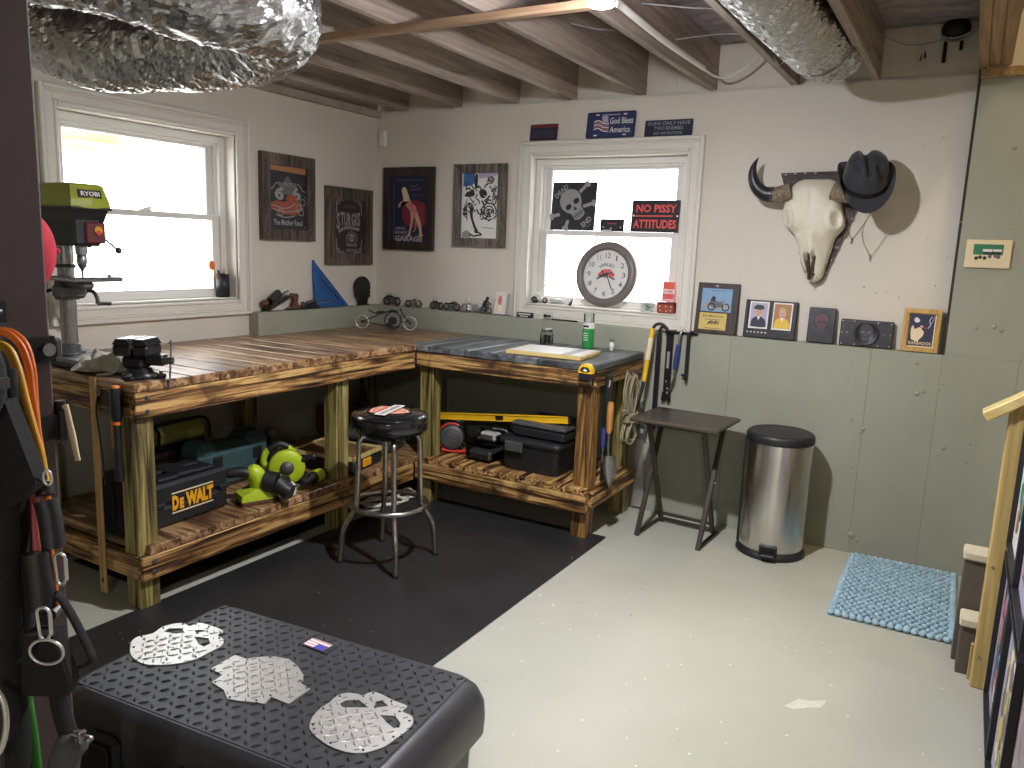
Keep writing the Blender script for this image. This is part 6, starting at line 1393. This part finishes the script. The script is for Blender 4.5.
dr = thing('impact_driver', 'black cordless driver lying with its chuck at the shelf edge', 'power tool', (.800, -1.435, zs_), R(-75)); dr.scale = (.85, .85, .85); mb = MB(); mb.tube([(-.10, 0, .05), (-.06, 0, .056), (.05, 0, .060), (.075, 0, .058)], [.032, .036, .036, .028], 16); mb.tube([(-.02, 0, .05), (-.045, -.09, .035)], [.024, .022], 12); mb.box(-.085, -.15, .008, -.005, -.085, .06, .012); part(dr, 'body', mb, 'blackplastic'); mb = MB(); mb.tube([(.075, 0, .058), (.105, 0, .058), (.13, 0, .058)], [.026, .024, .014], 14); part(dr, 'chuck', mb, 'darksteel'); mb = MB(); mb.tube([(-.055, 0, .056), (.02, 0, .060)], .0375, 16); part(dr, 'lime_band', mb, 'lime')
lp = thing('work_lamp', 'small dark lamp head standing behind the circular saw', 'work light', (.40, -1.36, zs_)); mb = MB(); mb.box(-.05, -.04, 0, .05, .04, .12, .012); mb.cyl((0, 0, .12), (0, 0, .18), .012); part(lp, 'stand', mb, 'blackplastic'); mb = MB(); mb.lathe([(.001, .18), (.028, .185), (.034, .205), (.026, .228), (.001, .234)], 16); part(lp, 'head', mb, 'castiron')
og = thing('organizer_box', 'flat wooden-topped organizer with a yellow latch behind the stool', 'organizer', (.60, -1.06, zs_), R(10)); mb = MB(); mb.box(-.20, -.15, 0, .20, .15, .07, .008); part(og, 'tray', mb, 'blackplastic'); mb = MB(); mb.box(-.195, -.145, .070, .195, .145, .082, .003); mb.box(-.20, -.15, .070, -.19, .15, .092, mi=1); mb.box(.19, -.15, .070, .20, .15, .092, mi=1); mb.box(-.20, .14, .070, .20, .15, .092, mi=1); mb.box(-.20, -.15, .070, .20, -.14, .092, mi=1); part(og, 'lid', mb, ['burntx', 'railwood'])
mb = MB(); mb.box(.196, -.06, .018, .210, .02, .062, .004); part(og, 'latch', mb, 'amber'); mb = MB(); mb.box(.05, -.158, .012, .13, -.148, .062, .004); part(og, 'corner_clip', mb, 'amber')
gc = thing('grey_case', 'grey plastic case lying under the bench corner', 'tool case', (.50, -.70, zs_), R(8)); mb = MB(); mb.box(-.22, -.15, 0, .20, .15, .07, .02); mb.box(-.22, -.15, .072, .20, .15, .13, .02); part(gc, 'shell', mb, 'castiron'); mb = MB(); mb.box(.19, -.06, .03, .225, .06, .06, .012); part(gc, 'handle', mb, 'toolsteel')
t = thing('gas_can', 'dark red plastic can standing at the back under the bench corner', 'can', (.135, -.50, zs_)); mb = MB(); mb.box(-.12, -.15, 0, .12, .15, .19, .03); part(t, 'body', mb, 'darkred'); mb = MB(); mb.tube(smooth_path([(-.06, 0, .18), (-.05, 0, .225), (.05, 0, .225), (.06, 0, .18)], 4), .014, 10); part(t, 'handle', mb, 'darkred'); mb = MB(); mb.cyl((.09, .08, .185), (.09, .08, .215), .022, n=14); part(t, 'cap', mb, 'blackplastic')
# cord coil on the floor
mb = MB(); pts = []
for k in range(0, 64):
    a = k/64*2*PI*3.5; e = 1+.12*math.sin(k*.9); pts.append((.62*.2*math.cos(a)*e, .062*math.sin(a)*e+.01*math.sin(a*.5), .010+.008*(k/10 % 2.2)))
mb.tube(smooth_path(pts, 2), .0062, 6); mb.tube(smooth_path([(.08, .03, .03), (.14, .08, .06), (.19, .09, .045), (.20, .05, .02), (.15, .03, .02)], 5), .0062, 6)
single('cord_bundle', mb, 'cordwhite', 'bundle of cream cord lying on the floor behind the stool', 'cord', (.755, -.83, .0), rz=R(52))

# ---------------------------------------------------------------- lower shelf of the short bench
zr = .2815
wl = thing('work_light', 'round-faced work light in a red ring stand on the shelf', 'work light', (.975, -.47, zr), R(-62)); c = Vector((0, 0, .098))
mb = MB(); mb.lathe([(.001, .06), (.074, .06), (.078, .05), (.078, .03), (.072, .0), (.06, -.08), (.001, -.09)], 28, T=Matrix.Translation(c) @ Matrix.Rotation(PI/2, 4, 'Y')); part(wl, 'housing', mb, 'blackplastic')
mb = MB(); mb.lathe([(.001, .066), (.066, .062), (.072, .058)], 28, T=Matrix.Translation(c) @ Matrix.Rotation(PI/2, 4, 'Y')); 
for r_ in (.02, .036, .052): mb.tube([(.066, c.y+r_*math.cos(a), c.z+r_*math.sin(a)) for a in [2*PI*i/24 for i in range(24)]], .0025, 6, True)
part(wl, 'face', mb, 'castiron')
mb = MB(); mb.tube([(.045, .081*math.cos(a), c.z+.081*math.sin(a)) for a in [R(60)+R(210)*i/28 for i in range(29)]], .008, 8); mb.tube(smooth_path([(.045, -.06, .02), (.05, .05, .012), (.05, .12, .03), (.03, .15, .06)], 4), .011, 8); mb.tube([(.055, .135+.022*math.cos(a), .05+.022*math.sin(a)) for a in [2*PI*i/14 for i in range(14)]], .008, 7, True); part(wl, 'ring_stand', mb, 'red')
mb = MB(); mb.box(-.10, -.055, .13, -.02, .055, .185, .01); part(wl, 'label_panel', mb, 'toolsteel')
cb = thing('clear_bin', 'two-tier clear plastic parts bin between the work light and tote', 'bin', (1.225, -.42, zr), R(-3)); mb = MB(); mb.box(-.085, -.16, 0, .095, .12, .085, .012); part(cb, 'lower_bin', mb, 'clear'); mb = MB(); mb.box(-.09, -.165, .086, .10, .125, .106, .008); part(cb, 'lid', mb, 'clear'); mb = MB(); mb.box(-.07, -.14, .008, .08, .10, .062, .01); part(cb, 'contents', mb, 'castiron'); mb = MB(); mb.box(-.05, -.10, .108, .085, .08, .18, .014); part(cb, 'upper_bin', mb, 'clear'); mb = MB(); mb.box(-.035, -.085, .112, .07, .065, .16, .01); part(cb, 'upper_contents', mb, 'paperboard')
to = thing('storage_tote', 'black lidded storage tote with grey clips on the short shelf', 'storage tote', (1.565, -.43, zr), R(0)); mb = MB(); mb.loft([rrect(.165, .155, .03, 0), rrect(.182, .172, .035, .15)], r=.4); part(to, 'body', mb, 'blackplastic'); mb = MB(); mb.loft([rrect(.19, .18, .035, .150), rrect(.194, .184, .035, .158), rrect(.194, .184, .035, .172), rrect(.182, .172, .035, .184), rrect(.165, .155, .03, .186)], r=.4); part(to, 'lid', mb, 'blackplastic')
mb = MB(); mb.box(-.14, -.196, .112, -.03, -.182, .168, .005); part(to, 'clip', mb, 'castiron', label='grey front clip')
t = thing('flat_case', 'black case with a grey lid stacked on the storage tote', 'tool case', (1.60, -.41, zr+.1875), R(-2)); mb = MB(); mb.box(-.16, -.16, 0, .17, .15, .062, .014); part(t, 'tray', mb, 'blackplastic'); mb = MB(); mb.box(-.165, -.165, .062, .175, .155, .082, .006); mb.box(-.155, -.155, .080, .165, .145, .086, .003); part(t, 'lid', mb, 'castiron')
lv = thing('spirit_level', 'long yellow spirit level resting over the boxes of the short shelf', 'level', (1.28, -.40, .57)); a0 = Vector((.905, -.505, .474)); a1 = Vector((1.755, -.505, .570))
Tl = frameM(tuple(a0), tuple(a1-a0), (0, .0, 1)); L_ = (a1-a0).length
mb = MB(); mb.box(0, 0, -.012, L_, .006, .012, .002, T=Tl); mb.box(0, .034, -.012, L_, .040, .012, .002, T=Tl); mb.box(.0, .005, -.006, L_*.46, .036, .006, T=Tl); mb.box(L_*.52, .005, -.006, L_, .036, .006, T=Tl); part(lv, 'beam', mb, 'yellow', W=True); mb = MB(); mb.box(L_*.46, .006, -.010, L_*.52, .035, .010, .002, T=Tl); part(lv, 'vial_block', mb, 'blackplastic', W=True); mb = MB(); mb.box(L_, -.002, -.013, L_+.012, .042, .013, .003, T=Tl); part(lv, 'end_cap', mb, 'blackplastic', W=True)
# ---------------------------------------------------------------- foil ducts
def duct(mb, path, r, n=92, step=.0085):
    """foil sleeve with real creases running round it"""
    P0 = smooth_path(path, 40); P = [P0[0]]; acc = 0
    for a, b in zip(P0[:-1], P0[1:]):
        acc += (b-a).length
        if acc >= step: P.append(b); acc = 0
    rings = []; up = None; L = 0
    for i, p in enumerate(P):
        t = (P[min(i+1, len(P)-1)]-P[max(i-1, 0)]).normalized()
        if up is None: up = Vector((0, 0, 1)) if abs(t.z) < .9 else Vector((1, 0, 0))
        x = t.cross(up).normalized(); y = x.cross(t).normalized(); up = y
        if i: L += (p-P[i-1]).length
        rg = []
        for k in range(n):
            a = 2*PI*k/n; ca, sa = math.cos(a), math.sin(a); s_ = L+.06*math.sin(a+.7)
            n1 = noise3(Vector((ca*1.9, sa*1.9, s_*24))); n2 = noise3(Vector((ca*4.2+7, sa*4.2, s_*46))); n3 = noise3(Vector((ca*1.1+3, sa*1.1, s_*5)))
            rr = r+.0075*(1-2.4*abs(n1))+.0040*(1-2.4*abs(n2))+.006*n3
            rg.append(p+x*ca*rr+y*sa*rr)
        rings.append(rg)
    mb.loft(rings, True, True, 0, False)
    return P
random.seed(31)
dv = thing('foil_duct', 'fat crinkled foil duct bent back on itself under the joists by the side window', 'duct', (1.2, -2.5, 2.366))
mb = MB(); DP = duct(mb, [(.66, -2.62, 2.50), (.667, -2.635, 2.34), (.74, -2.631, 2.195), (.868, -2.59, 2.135), (1.014, -2.544, 2.110), (1.188, -2.464, 2.116), (1.369, -2.393, 2.128), (1.50, -2.392, 2.14), (1.63, -2.46, 2.15), (1.71, -2.58, 2.152), (1.735, -2.70, 2.145), (1.70, -2.80, 2.150), (1.636, -2.899, 2.170), (1.485, -3.01, 2.200), (1.22, -3.16, 2.21)], .142)
part(dv, 'duct', mb, 'foil', W=True)
d2 = thing('foil_duct', 'short foil duct running between joists to the back wall', 'duct', (2.85, -1.0, 2.366))
mb = MB(); DP = duct(mb, [(2.81, -2.1, 2.415), (2.825, -1.5, 2.405), (2.845, -1.1, 2.395), (2.865, -.75, 2.388), (2.885, -.48, 2.392), (2.895, -.33, 2.43), (2.90, -.24, 2.52), (2.90, -.21, 2.60)], .124); part(d2, 'duct', mb, 'foil', W=True)
mb = MB(); mb.tube([(2.69, -.60, ZJ-.004), (2.72, -.62, 2.31)]+[(2.872+.136*math.cos(a), -.62, 2.392+.136*math.sin(a)) for a in [R(205)+R(125)*k/12 for k in range(13)]]+[(3.02, -.60, ZJ-.004)], .004, 6); part(d2, 'hanger_wire', mb, 'toolsteel', W=True)
# wires and pipe between the joists
mb = MB(); mb.tube(smooth_path([(2.30, -1.5, 2.40), (2.285, -.9, 2.395), (2.285, -.30, 2.40)], 4), .014, 10); single('conduit', mb, 'white', 'pale conduit running along the joist from the glowing bulb', 'pipe', (2.29, -.8, 2.4), W=True)
mb = MB(); mb.tube(smooth_path([(2.285, -.30, 2.395), (2.33, -.15, 2.38), (2.42, -.10, 2.42), (2.50, -.06, 2.50), (2.52, -.02, 2.58)], 5), .006, 6); single('cable', mb, 'white', 'white cable curling from the conduit end to the back wall', 'cable', (2.4, -.1, 2.4), W=True)
for k, (a, b, c_, nm) in enumerate((((2.246, -1.05, 2.50), (2.45, -.95, 2.485), (2.626, -.80, 2.50), 'upper thin wire strung across the bay beside the bulb'), ((2.246, -.62, 2.46), (2.42, -.48, 2.50), (2.626, -.45, 2.48), 'lower thin wire strung across the bay beside the bulb'), ((1.85, -.90, 2.50), (2.0, -.85, 2.47), (2.206, -.70, 2.50), 'thin wire strung across the bay above the God Bless America plate'), ((3.045, -.25, 2.50), (3.18, -.10, 2.47), (3.34, -.06, 2.50), 'thin wire crossing the last bay to the black box'))):
    mb = MB(); mb.tube(smooth_path([a, b, c_], 6), .0035, 5); single('cable', mb, 'i_grey', nm, 'cable', b, W=True)
t = thing('cable_box', 'dark box with two hanging straps and looped cables between the last joists', 'electrical box', (3.345, .095, 2.56)); mb = MB(); mb.sphere((3.345, .07, 2.565), (.062, .035, .050), 14, 10); part(t, 'box', mb, 'blackplastic', W=True)
mb = MB(); mb.box(3.300, .085, 2.425, 3.316, .098, 2.54, .002); part(t, 'strap', mb, 'blackfabric', W=True); mb = MB(); mb.box(3.366, .085, 2.475, 3.380, .098, 2.54, .002); part(t, 'strap', mb, 'blackfabric', W=True)
mb = MB(); 
for dz in (0, .014): mb.tube(smooth_path([(3.29, .05, 2.535-dz), (3.34, .03, 2.515-dz), (3.40, .02, 2.53-dz), (3.455, .0, 2.575-dz)], 5), .0045, 6)
part(t, 'cable_loop', mb, 'i_grey', W=True)
mb = MB(); mb.prism([(3.205, 2.44), (3.235, 2.455), (3.228, 2.485), (3.212, 2.475)], -.0985, -.094, 0, frameM((0, 0, 0), (1, 0, 0), (0, 0, 1))); single('knot_hole_patch', mb, 'brownwood', 'small brown scar on the rim panel above the hat', 'mark', (3.22, .095, 2.46), W=True)

# ---------------------------------------------------------------- steel column and things hung on it
mb = MB(); mb.box(-.045, -.045, .012, .045, .045, ZJ-.012, .005)
cl = thing('support_column', 'square maroon-painted support column at the edge of the view', 'column', (2.161, -3.547, 0)); part(cl, 'shaft', mb, 'columnpaint'); mb = MB(); mb.box(-.09, -.09, 0, .09, .09, .012, .002); part(cl, 'base_plate', mb, 'columnpaint'); mb = MB(); mb.box(-.09, -.06, ZJ-.012, .09, .06, ZJ-.001, .002); part(cl, 'cap_plate', mb, 'columnpaint')
def clampband(z, nm, label):
    t = thing('column_clamp', label, 'clamp', (2.161, -3.547, z)); mb = MB()
    for q in ((.0455, -.05, .049, .05), (-.049, -.05, -.0455, .05)): mb.box(q[0], q[1], -.022, q[2], q[3], .022, .001)
    mb.box(-.049, .0455, -.022, .049, .049, .022, .001); mb.box(-.049, -.049, -.022, .049, -.0455, .022, .001); part(t, 'band', mb, 'blackfabric'); return t
t = clampband(1.30, '', 'black strap with a grey roller clip around the maroon column'); mb = MB(); mb.cyl((.049, .036, 0), (.055, .036, 0), .011, n=16, mi=1); mb.box(.025, .049, -.017, .047, .064, .017, .004); part(t, 'roller_clip', mb, ['castiron', 'toolsteel'])
t = clampband(1.165, '', 'black strap band around the maroon column holding a pale handle'); mb = MB(); mb.box(.02, .047, -.03, .05, .062, .03, .003); mb.cyl((.036, .058, .02), (.036, .058, .042), .010, n=10); part(t, 'hook', mb, 'blackmetal')
mb = MB(); mb.tube([(2.207, -3.486, 1.200), (2.214, -3.480, 1.145), (2.219, -3.476, 1.100)], [.0055, .0055, .0045], 10); single('pale_handle', mb, 'i_cream', 'pale tapered handle tucked in the column strap', 'handle', (2.21, -3.48, 1.12), W=True)
# a peg rail carries the exercise bands, out of frame
pr = thing('hook_rack', 'black hook bar on the column carrying the exercise bands', 'rack', (2.215, -3.6, 1.37)); mb = MB(); mb.box(2.2065, -3.592, 1.35, 2.212, -3.572, 1.385, .002); mb.tube(smooth_path([(2.21, -3.585, 1.367), (2.26, -3.66, 1.36), (2.34, -3.72, 1.355), (2.45, -3.77, 1.36), (2.50, -3.79, 1.385)], 4), .008, 8); part(pr, 'hook', mb, 'blackmetal', W=True)
def band(name, label, cat, pts, r, m, group='exercise bands on the column', sq=None, parts=()):
    t = thing(name, label, cat, pts[0], 0, group); mb = MB(); mb.tube(smooth_path(pts, 5), r, 10, squash=sq); part(t, 'tube', mb, m, W=True)
    for nm, p2, r2, m2 in parts:
        mb = MB(); mb.tube(smooth_path(p2, 4), r2, 12); part(t, nm, mb, m2, W=True)
    return t
H1 = [(2.42, -3.645, 1.112), (2.429, -3.645, 1.084), (2.439, -3.648, 1.044)]
H2 = [(2.437, -3.673, 1.045), (2.445, -3.675, 1.006), (2.453, -3.678, .965)]
band('exercise_band', 'yellow exercise tube looped over the rack and hanging down', 'exercise band', [(2.31, -3.66, 1.32), (2.323, -3.645, 1.33), (2.339, -3.638, 1.321), (2.353, -3.636, 1.292), (2.366, -3.636, 1.252), (2.382, -3.636, 1.209), (2.397, -3.635, 1.166), (2.415, -3.643, 1.12)], .0070, 'ropeyellow', parts=[('handle', H1, .016, 'blackplastic'), ('handle_ring', [(2.409, -3.64, 1.135), (2.416, -3.643, 1.118)], .013, 'blackplastic')])
band('exercise_band', 'outer orange exercise tube curving over the yellow one', 'exercise band', [(2.28, -3.64, 1.34), (2.298, -3.633, 1.345), (2.312, -3.625, 1.344), (2.33, -3.618, 1.328), (2.344, -3.616, 1.299), (2.352, -3.618, 1.263), (2.364, -3.621, 1.219), (2.375, -3.623, 1.175), (2.39, -3.626, 1.12), (2.41, -3.64, 1.06), (2.432, -3.648, 1.001), (2.442, -3.653, .951)], .0055, 'orange', parts=[('end_ring', [(2.455, -3.668, .952), (2.43, -3.64, .950)], .008, 'toolsteel')])
band('exercise_band', 'thin second orange tube behind the yellow exercise tube', 'exercise band', [(2.275, -3.63, 1.345), (2.291, -3.625, 1.348), (2.309, -3.615, 1.344), (2.327, -3.608, 1.327), (2.341, -3.608, 1.291), (2.349, -3.612, 1.246), (2.358, -3.616, 1.202)], .0050, 'orange')
band('exercise_band', 'dull red exercise tube hanging behind the upper black grip', 'exercise band', [(2.33, -3.615, 1.26), (2.339, -3.623, 1.216), (2.352, -3.628, 1.157), (2.364, -3.633, 1.098), (2.385, -3.645, 1.03)], .008, 'darkred')
band('exercise_band', 'pink exercise band end beside the upper black grip', 'exercise band', [(2.372, -3.642, 1.15), (2.38, -3.644, 1.116), (2.387, -3.647, 1.076), (2.399, -3.65, 1.029)], .0085, 'pink', parts=[('handle', H2, .018, 'blackplastic'), ('strap_end', [(2.453, -3.678, .968), (2.461, -3.682, .945)], .010, 'blackfabric')])
band('exercise_band', 'green flat exercise band hanging lowest on the column', 'exercise band', [(2.375, -3.682, .999), (2.387, -3.682, .963), (2.402, -3.685, .905), (2.418, -3.69, .834), (2.433, -3.693, .776), (2.448, -3.698, .711), (2.46, -3.70, .64)], .0075, 'green', sq=.5)
band('exercise_band', 'purple flat exercise band beside the green one', 'exercise band', [(2.361, -3.67, .983), (2.376, -3.673, .924), (2.386, -3.679, .866), (2.398, -3.684, .807), (2.414, -3.697, .697), (2.42, -3.70, .62)], .008, 'purple', sq=.5)
band('exercise_band', 'short orange-brown tube end beside the green band', 'exercise band', [(2.40, -3.686, .85), (2.406, -3.687, .828), (2.418, -3.692, .77), (2.43, -3.698, .704), (2.44, -3.70, .63)], .007, 'i_rust')
band('hanging_strap', 'long black strap hanging at the very edge of the view', 'strap', [(2.40, -3.70, 1.33), (2.398, -3.688, 1.193), (2.415, -3.698, 1.096), (2.43, -3.711, .986), (2.451, -3.722, .876), (2.474, -3.735, .745), (2.48, -3.74, .62)], .018, 'blackfabric', 'black straps on the column', .4)
band('hanging_strap', 'second black strap hanging just behind the green band', 'strap', [(2.36, -3.655, 1.30), (2.376, -3.656, 1.182), (2.391, -3.667, 1.082), (2.41, -3.68, .968), (2.42, -3.69, .85)], .014, 'blackfabric', 'black straps on the column', .4)
def carab(nm, label, c0, L, w, tilt, d=.0022):
    t = thing(nm, label, 'carabiner', c0); T = frameM(c0, (.867, .498, 0), (math.sin(tilt)*.867, math.sin(tilt)*.498, math.cos(tilt)))
    lp = [(w*math.cos(a)*(.75 if math.sin(a) < 0 else 1), (L-w)*(1 if math.sin(a) > 0 else -1)+w*math.sin(a), 0) for a in [2*PI*i/28 for i in range(28)]]
    mb = MB(); mb.tube([T @ Vector(p) for p in lp], d, 8, True); part(t, 'hook', mb, 'treadplate', W=True); mb = MB(); mb.cyl(T @ Vector((w, -(L-w), 0)), T @ Vector((w, (L-w), 0)), d*1.3, n=8); part(t, 'gate', mb, 'treadplate', W=True)
carab('carabiner', 'upper silver carabiner under the first black grip', (2.459, -3.652, 1.018), .024, .008, R(-8)); carab('carabiner', 'lower silver carabiner above the big steel ring', (2.500, -3.702, .966), .024, .009, R(6))
t = thing('steel_ring', 'big bare steel ring hanging from the lower carabiner', 'ring', (2.484, -3.691, .925)); T = frameM((2.511, -3.707, .930), (.867, .498, 0), (0, 0, 1)); mb = MB(); mb.tube([T @ Vector((.023*math.cos(a), .018*math.sin(a), 0)) for a in [2*PI*i/32 for i in range(32)]], .0021, 8, True); part(t, 'ring', mb, 'treadplate', W=True)
t = thing('ankle_cuff', 'padded black ankle cuff hanging in front of the column', 'strap', (2.42, -3.675, 1.2)); q = [Vector(p) for p in ((2.385, -3.694, 1.262), (2.410, -3.674, 1.266), (2.448, -3.668, 1.150), (2.442, -3.675, 1.136), (2.418, -3.692, 1.114), (2.400, -3.699, 1.150))]; T = frameM((2.42, -3.675, 1.19), (.867, .498, 0), (0, 0, 1)); ti = T.inverted(); mb = MB(); mb.prism([((ti @ p).x, (ti @ p).y) for p in q], -.014, .014, 0, T); part(t, 'pad', mb, 'blackfabric', W=True); mb = MB(); mb.tube([(2.452+.006*math.cos(a)*.867, -3.658+.006*math.cos(a)*.498, 1.155+.011*math.sin(a)) for a in [2*PI*i/18 for i in range(18)]], .0018, 7, True); part(t, 'd_ring', mb, 'treadplate', W=True)
t = thing('black_bag', 'shapeless black bag at the edge of the view behind the tubes', 'bag', (2.40, -3.72, 1.25)); mb = MB(); mb.sphere((2.412, -3.728, 1.30), (.030, .045, .072), 16, 12); mb.sphere((2.38, -3.745, 1.20), (.040, .05, .10), 16, 12); part(t, 'body', mb, 'blackfabric', W=True); mb = MB(); mb.box(2.437, -3.712, 1.288, 2.446, -3.695, 1.303, .001); part(t, 'buckle', mb, 'castiron', W=True)
t = thing('nylon_pouch', 'flat black nylon pouch with a long strap loop hanging low', 'bag', (2.49, -3.69, .90)); T = frameM((2.485, -3.692, .90), (.867, .498, 0), (0, 0, 1)); mb = MB(); mb.loft([[T @ Vector((x, y, z)) for x, y in ((-.026*k, .045), (.018*k, .047), (.038*k, -.028), (.030*k, -.046), (-.034*k, -.046), (-.036*k, -.03))] for k, z in ((.9, -.016), (1, -.01), (1, .006), (.92, .012))], sm=False); part(t, 'body', mb, 'blackfabric', W=True)
mb = MB(); mb.tube(smooth_path([(2.458, -3.662, .985), (2.467, -3.657, .975), (2.482, -3.653, .954), (2.498, -3.649, .926), (2.511, -3.647, .903), (2.514, -3.647, .890), (2.495, -3.66, .879), (2.470, -3.676, .870)], 5), .009, 8, squash=.4); part(t, 'strap_loop', mb, 'blackfabric', W=True); mb = MB(); mb.tube(smooth_path([(2.457, -3.667, .855), (2.462, -3.667, .815), (2.478, -3.668, .780), (2.49, -3.667, .755)], 4), .014, 8, squash=.4); part(t, 'tail', mb, 'blackfabric', W=True)
t = thing('grey_grip', 'grey padded grip with a metal clip at the bottom of the column', 'handle', (2.48, -3.67, .74)); mb = MB(); mb.tube(smooth_path([(2.493, -3.662, .768), (2.480, -3.672, .745), (2.478, -3.680, .70), (2.480, -3.685, .64)], 4), [.010]+[.022]*12, 12); part(t, 'pad', mb, 'greyfabric', W=True); mb = MB(); mb.cyl((2.492, -3.668, .778), (2.514, -3.658, .772), .005, n=8); mb.sphere((2.514, -3.658, .772), (.007, .007, .005), 8, 6); mb.box(2.500, -3.668, .764, 2.508, -3.656, .784, .002); part(t, 'clip', mb, 'toolsteel', W=True)
t = thing('white_rack', 'white wire handle glimpsed behind the straps at the bottom edge', 'handle', (2.46, -3.77, .82)); mb = MB(); mb.tube(smooth_path([(2.475, -3.762, .90), (2.493, -3.757, .875), (2.497, -3.759, .835), (2.488, -3.769, .80), (2.46, -3.785, .79)], 4), .004, 8); part(t, 'wire', mb, 'treadplate', W=True)

# ---------------------------------------------------------------- stairs, newel post, leaning frames
sr = thing('staircase', 'carpeted stairs rising along the concrete wall past the newel post', 'staircase', (4.2, -.5, 0))
for k in range(9):
    x = 3.96+k*.24; mb = MB(); mb.box(x, -1.02, 0, min(x+.26, X1-.02), -.004, .20+k*.195-.038, .003); part(sr, 'riser', mb, 'riser', W=True); mb = MB(); mb.box(x-.025, -1.03, .20+k*.195-.038, min(x+.26, X1-.02), -.004, .20+k*.195, .008); part(sr, 'tread', mb, 'offwhite', W=True)
sp = thing('step_stool', 'small two-step stool with cream tops and dark fronts behind the newel post', 'step stool', (3.78, -.95, 0))
for y0_, y1_, z1_, x0 in ((-1.075, -.975, .222, 3.655), (-.972, -.872, .442, 3.640)):
    mb = MB(); mb.box(x0+.006, y0_+.012, 0, 3.93, y1_-.004, z1_-.034, .003); part(sp, 'step_front', mb, 'riser', W=True)
    mb = MB(); mb.box(x0, y0_, z1_-.034, 3.936, y1_, z1_, .006); part(sp, 'step_top', mb, 'offwhite', W=True)
np_ = thing('newel_post', 'square pine newel post at the foot of the stairs', 'post', (3.735, -1.13, 0)); mb = MB(); mb.box(3.709, -1.150, 0, 3.762, -1.098, 1.045, .004); part(np_, 'post', mb, 'newel', W=True); mb = MB(); mb.box(3.700, -1.098, 0, 3.724, -1.080, .14, .003); part(np_, 'foot_block', mb, 'newel', W=True)
for z in (.46, .98, .12): mb = MB(); mb.cyl((3.727, -1.150, z), (3.727, -1.1525, z), .004, n=8); part(np_, 'screw', mb, 'toolsteel', W=True)
hr = thing('handrail', 'pale pine handrail sloping up from the newel post', 'handrail', (3.735, -1.13, 1.0)); Th = Matrix.Translation((3.735, -1.125, 1.055)) @ Matrix.Rotation(R(-35), 4, 'Y'); mb = MB(); mb.box(-.118, -.045, -.0175, 2.2, .045, .0175, .004, T=Th); part(hr, 'rail', mb, 'railwood', W=True)
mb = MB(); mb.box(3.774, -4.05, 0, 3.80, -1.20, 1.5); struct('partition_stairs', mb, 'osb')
Fx = 3.7735
def stairframe(yc, zc, w, h, label, seed, cols):
    T = frameM((Fx-.001, yc, zc), (0, -1, 0), (0, 0, 1)); t = thing('picture_frame', label, 'picture frame', (Fx, yc, zc), 0, 'black frames along the stair partition'); mb = MB(); miter(mb, T, w, h, .014, 0, .022); part(t, 'frame', mb, 'blackplastic', W=True)
    mb = MB(); mb.box(-w/2+.012, -h/2+.012, .002, w/2-.012, h/2-.012, .006, mi=0, T=T); a, b = w/2-.07, h/2-.07; mb.box(-a, -b, .006, a, b, .0066, mi=1, T=T); rnd = random.Random(seed)
    for k in range(46):
        x, y = rnd.uniform(-a*.82, a*.82), rnd.uniform(-b*.85, b*.85); r1, r2 = rnd.uniform(.012, .045), rnd.uniform(.012, .05); r1 = min(r1, a-abs(x)); r2 = min(r2, b-abs(y))
        mb.prism(circ(x, y, max(r1, .004), max(r2, .004), 9, rot=0), .0066, .0070+k*.00003, 2+rnd.randrange(len(cols)-2), T)
    part(t, 'print', mb, cols, W=True)
c1 = ['i_lav', 'i_mid', 'i_sky', 'i_white', 'i_pink', 'i_dark', 'i_blue', 'i_coral']; c2 = ['i_lav', 'i_grey', 'i_olive', 'i_white', 'i_mid', 'i_cream', 'i_yellow']
stairframe(-1.418, .282, .425, .53, 'lower black frame behind the newel post with a blue and pink print', 1, c1)
stairframe(-1.418, .850, .425, .56, 'upper black frame behind the newel post with a green and red print', 2, ['i_white', 'i_white', 'i_green', 'i_coral', 'i_sky', 'i_pink'])
stairframe(-1.865, .282, .435, .53, 'lower black frame nearest the camera with a yellowish floral print', 3, c2)
stairframe(-1.865, .850, .435, .56, 'upper black frame nearest the camera on the stair partition', 4, c1)
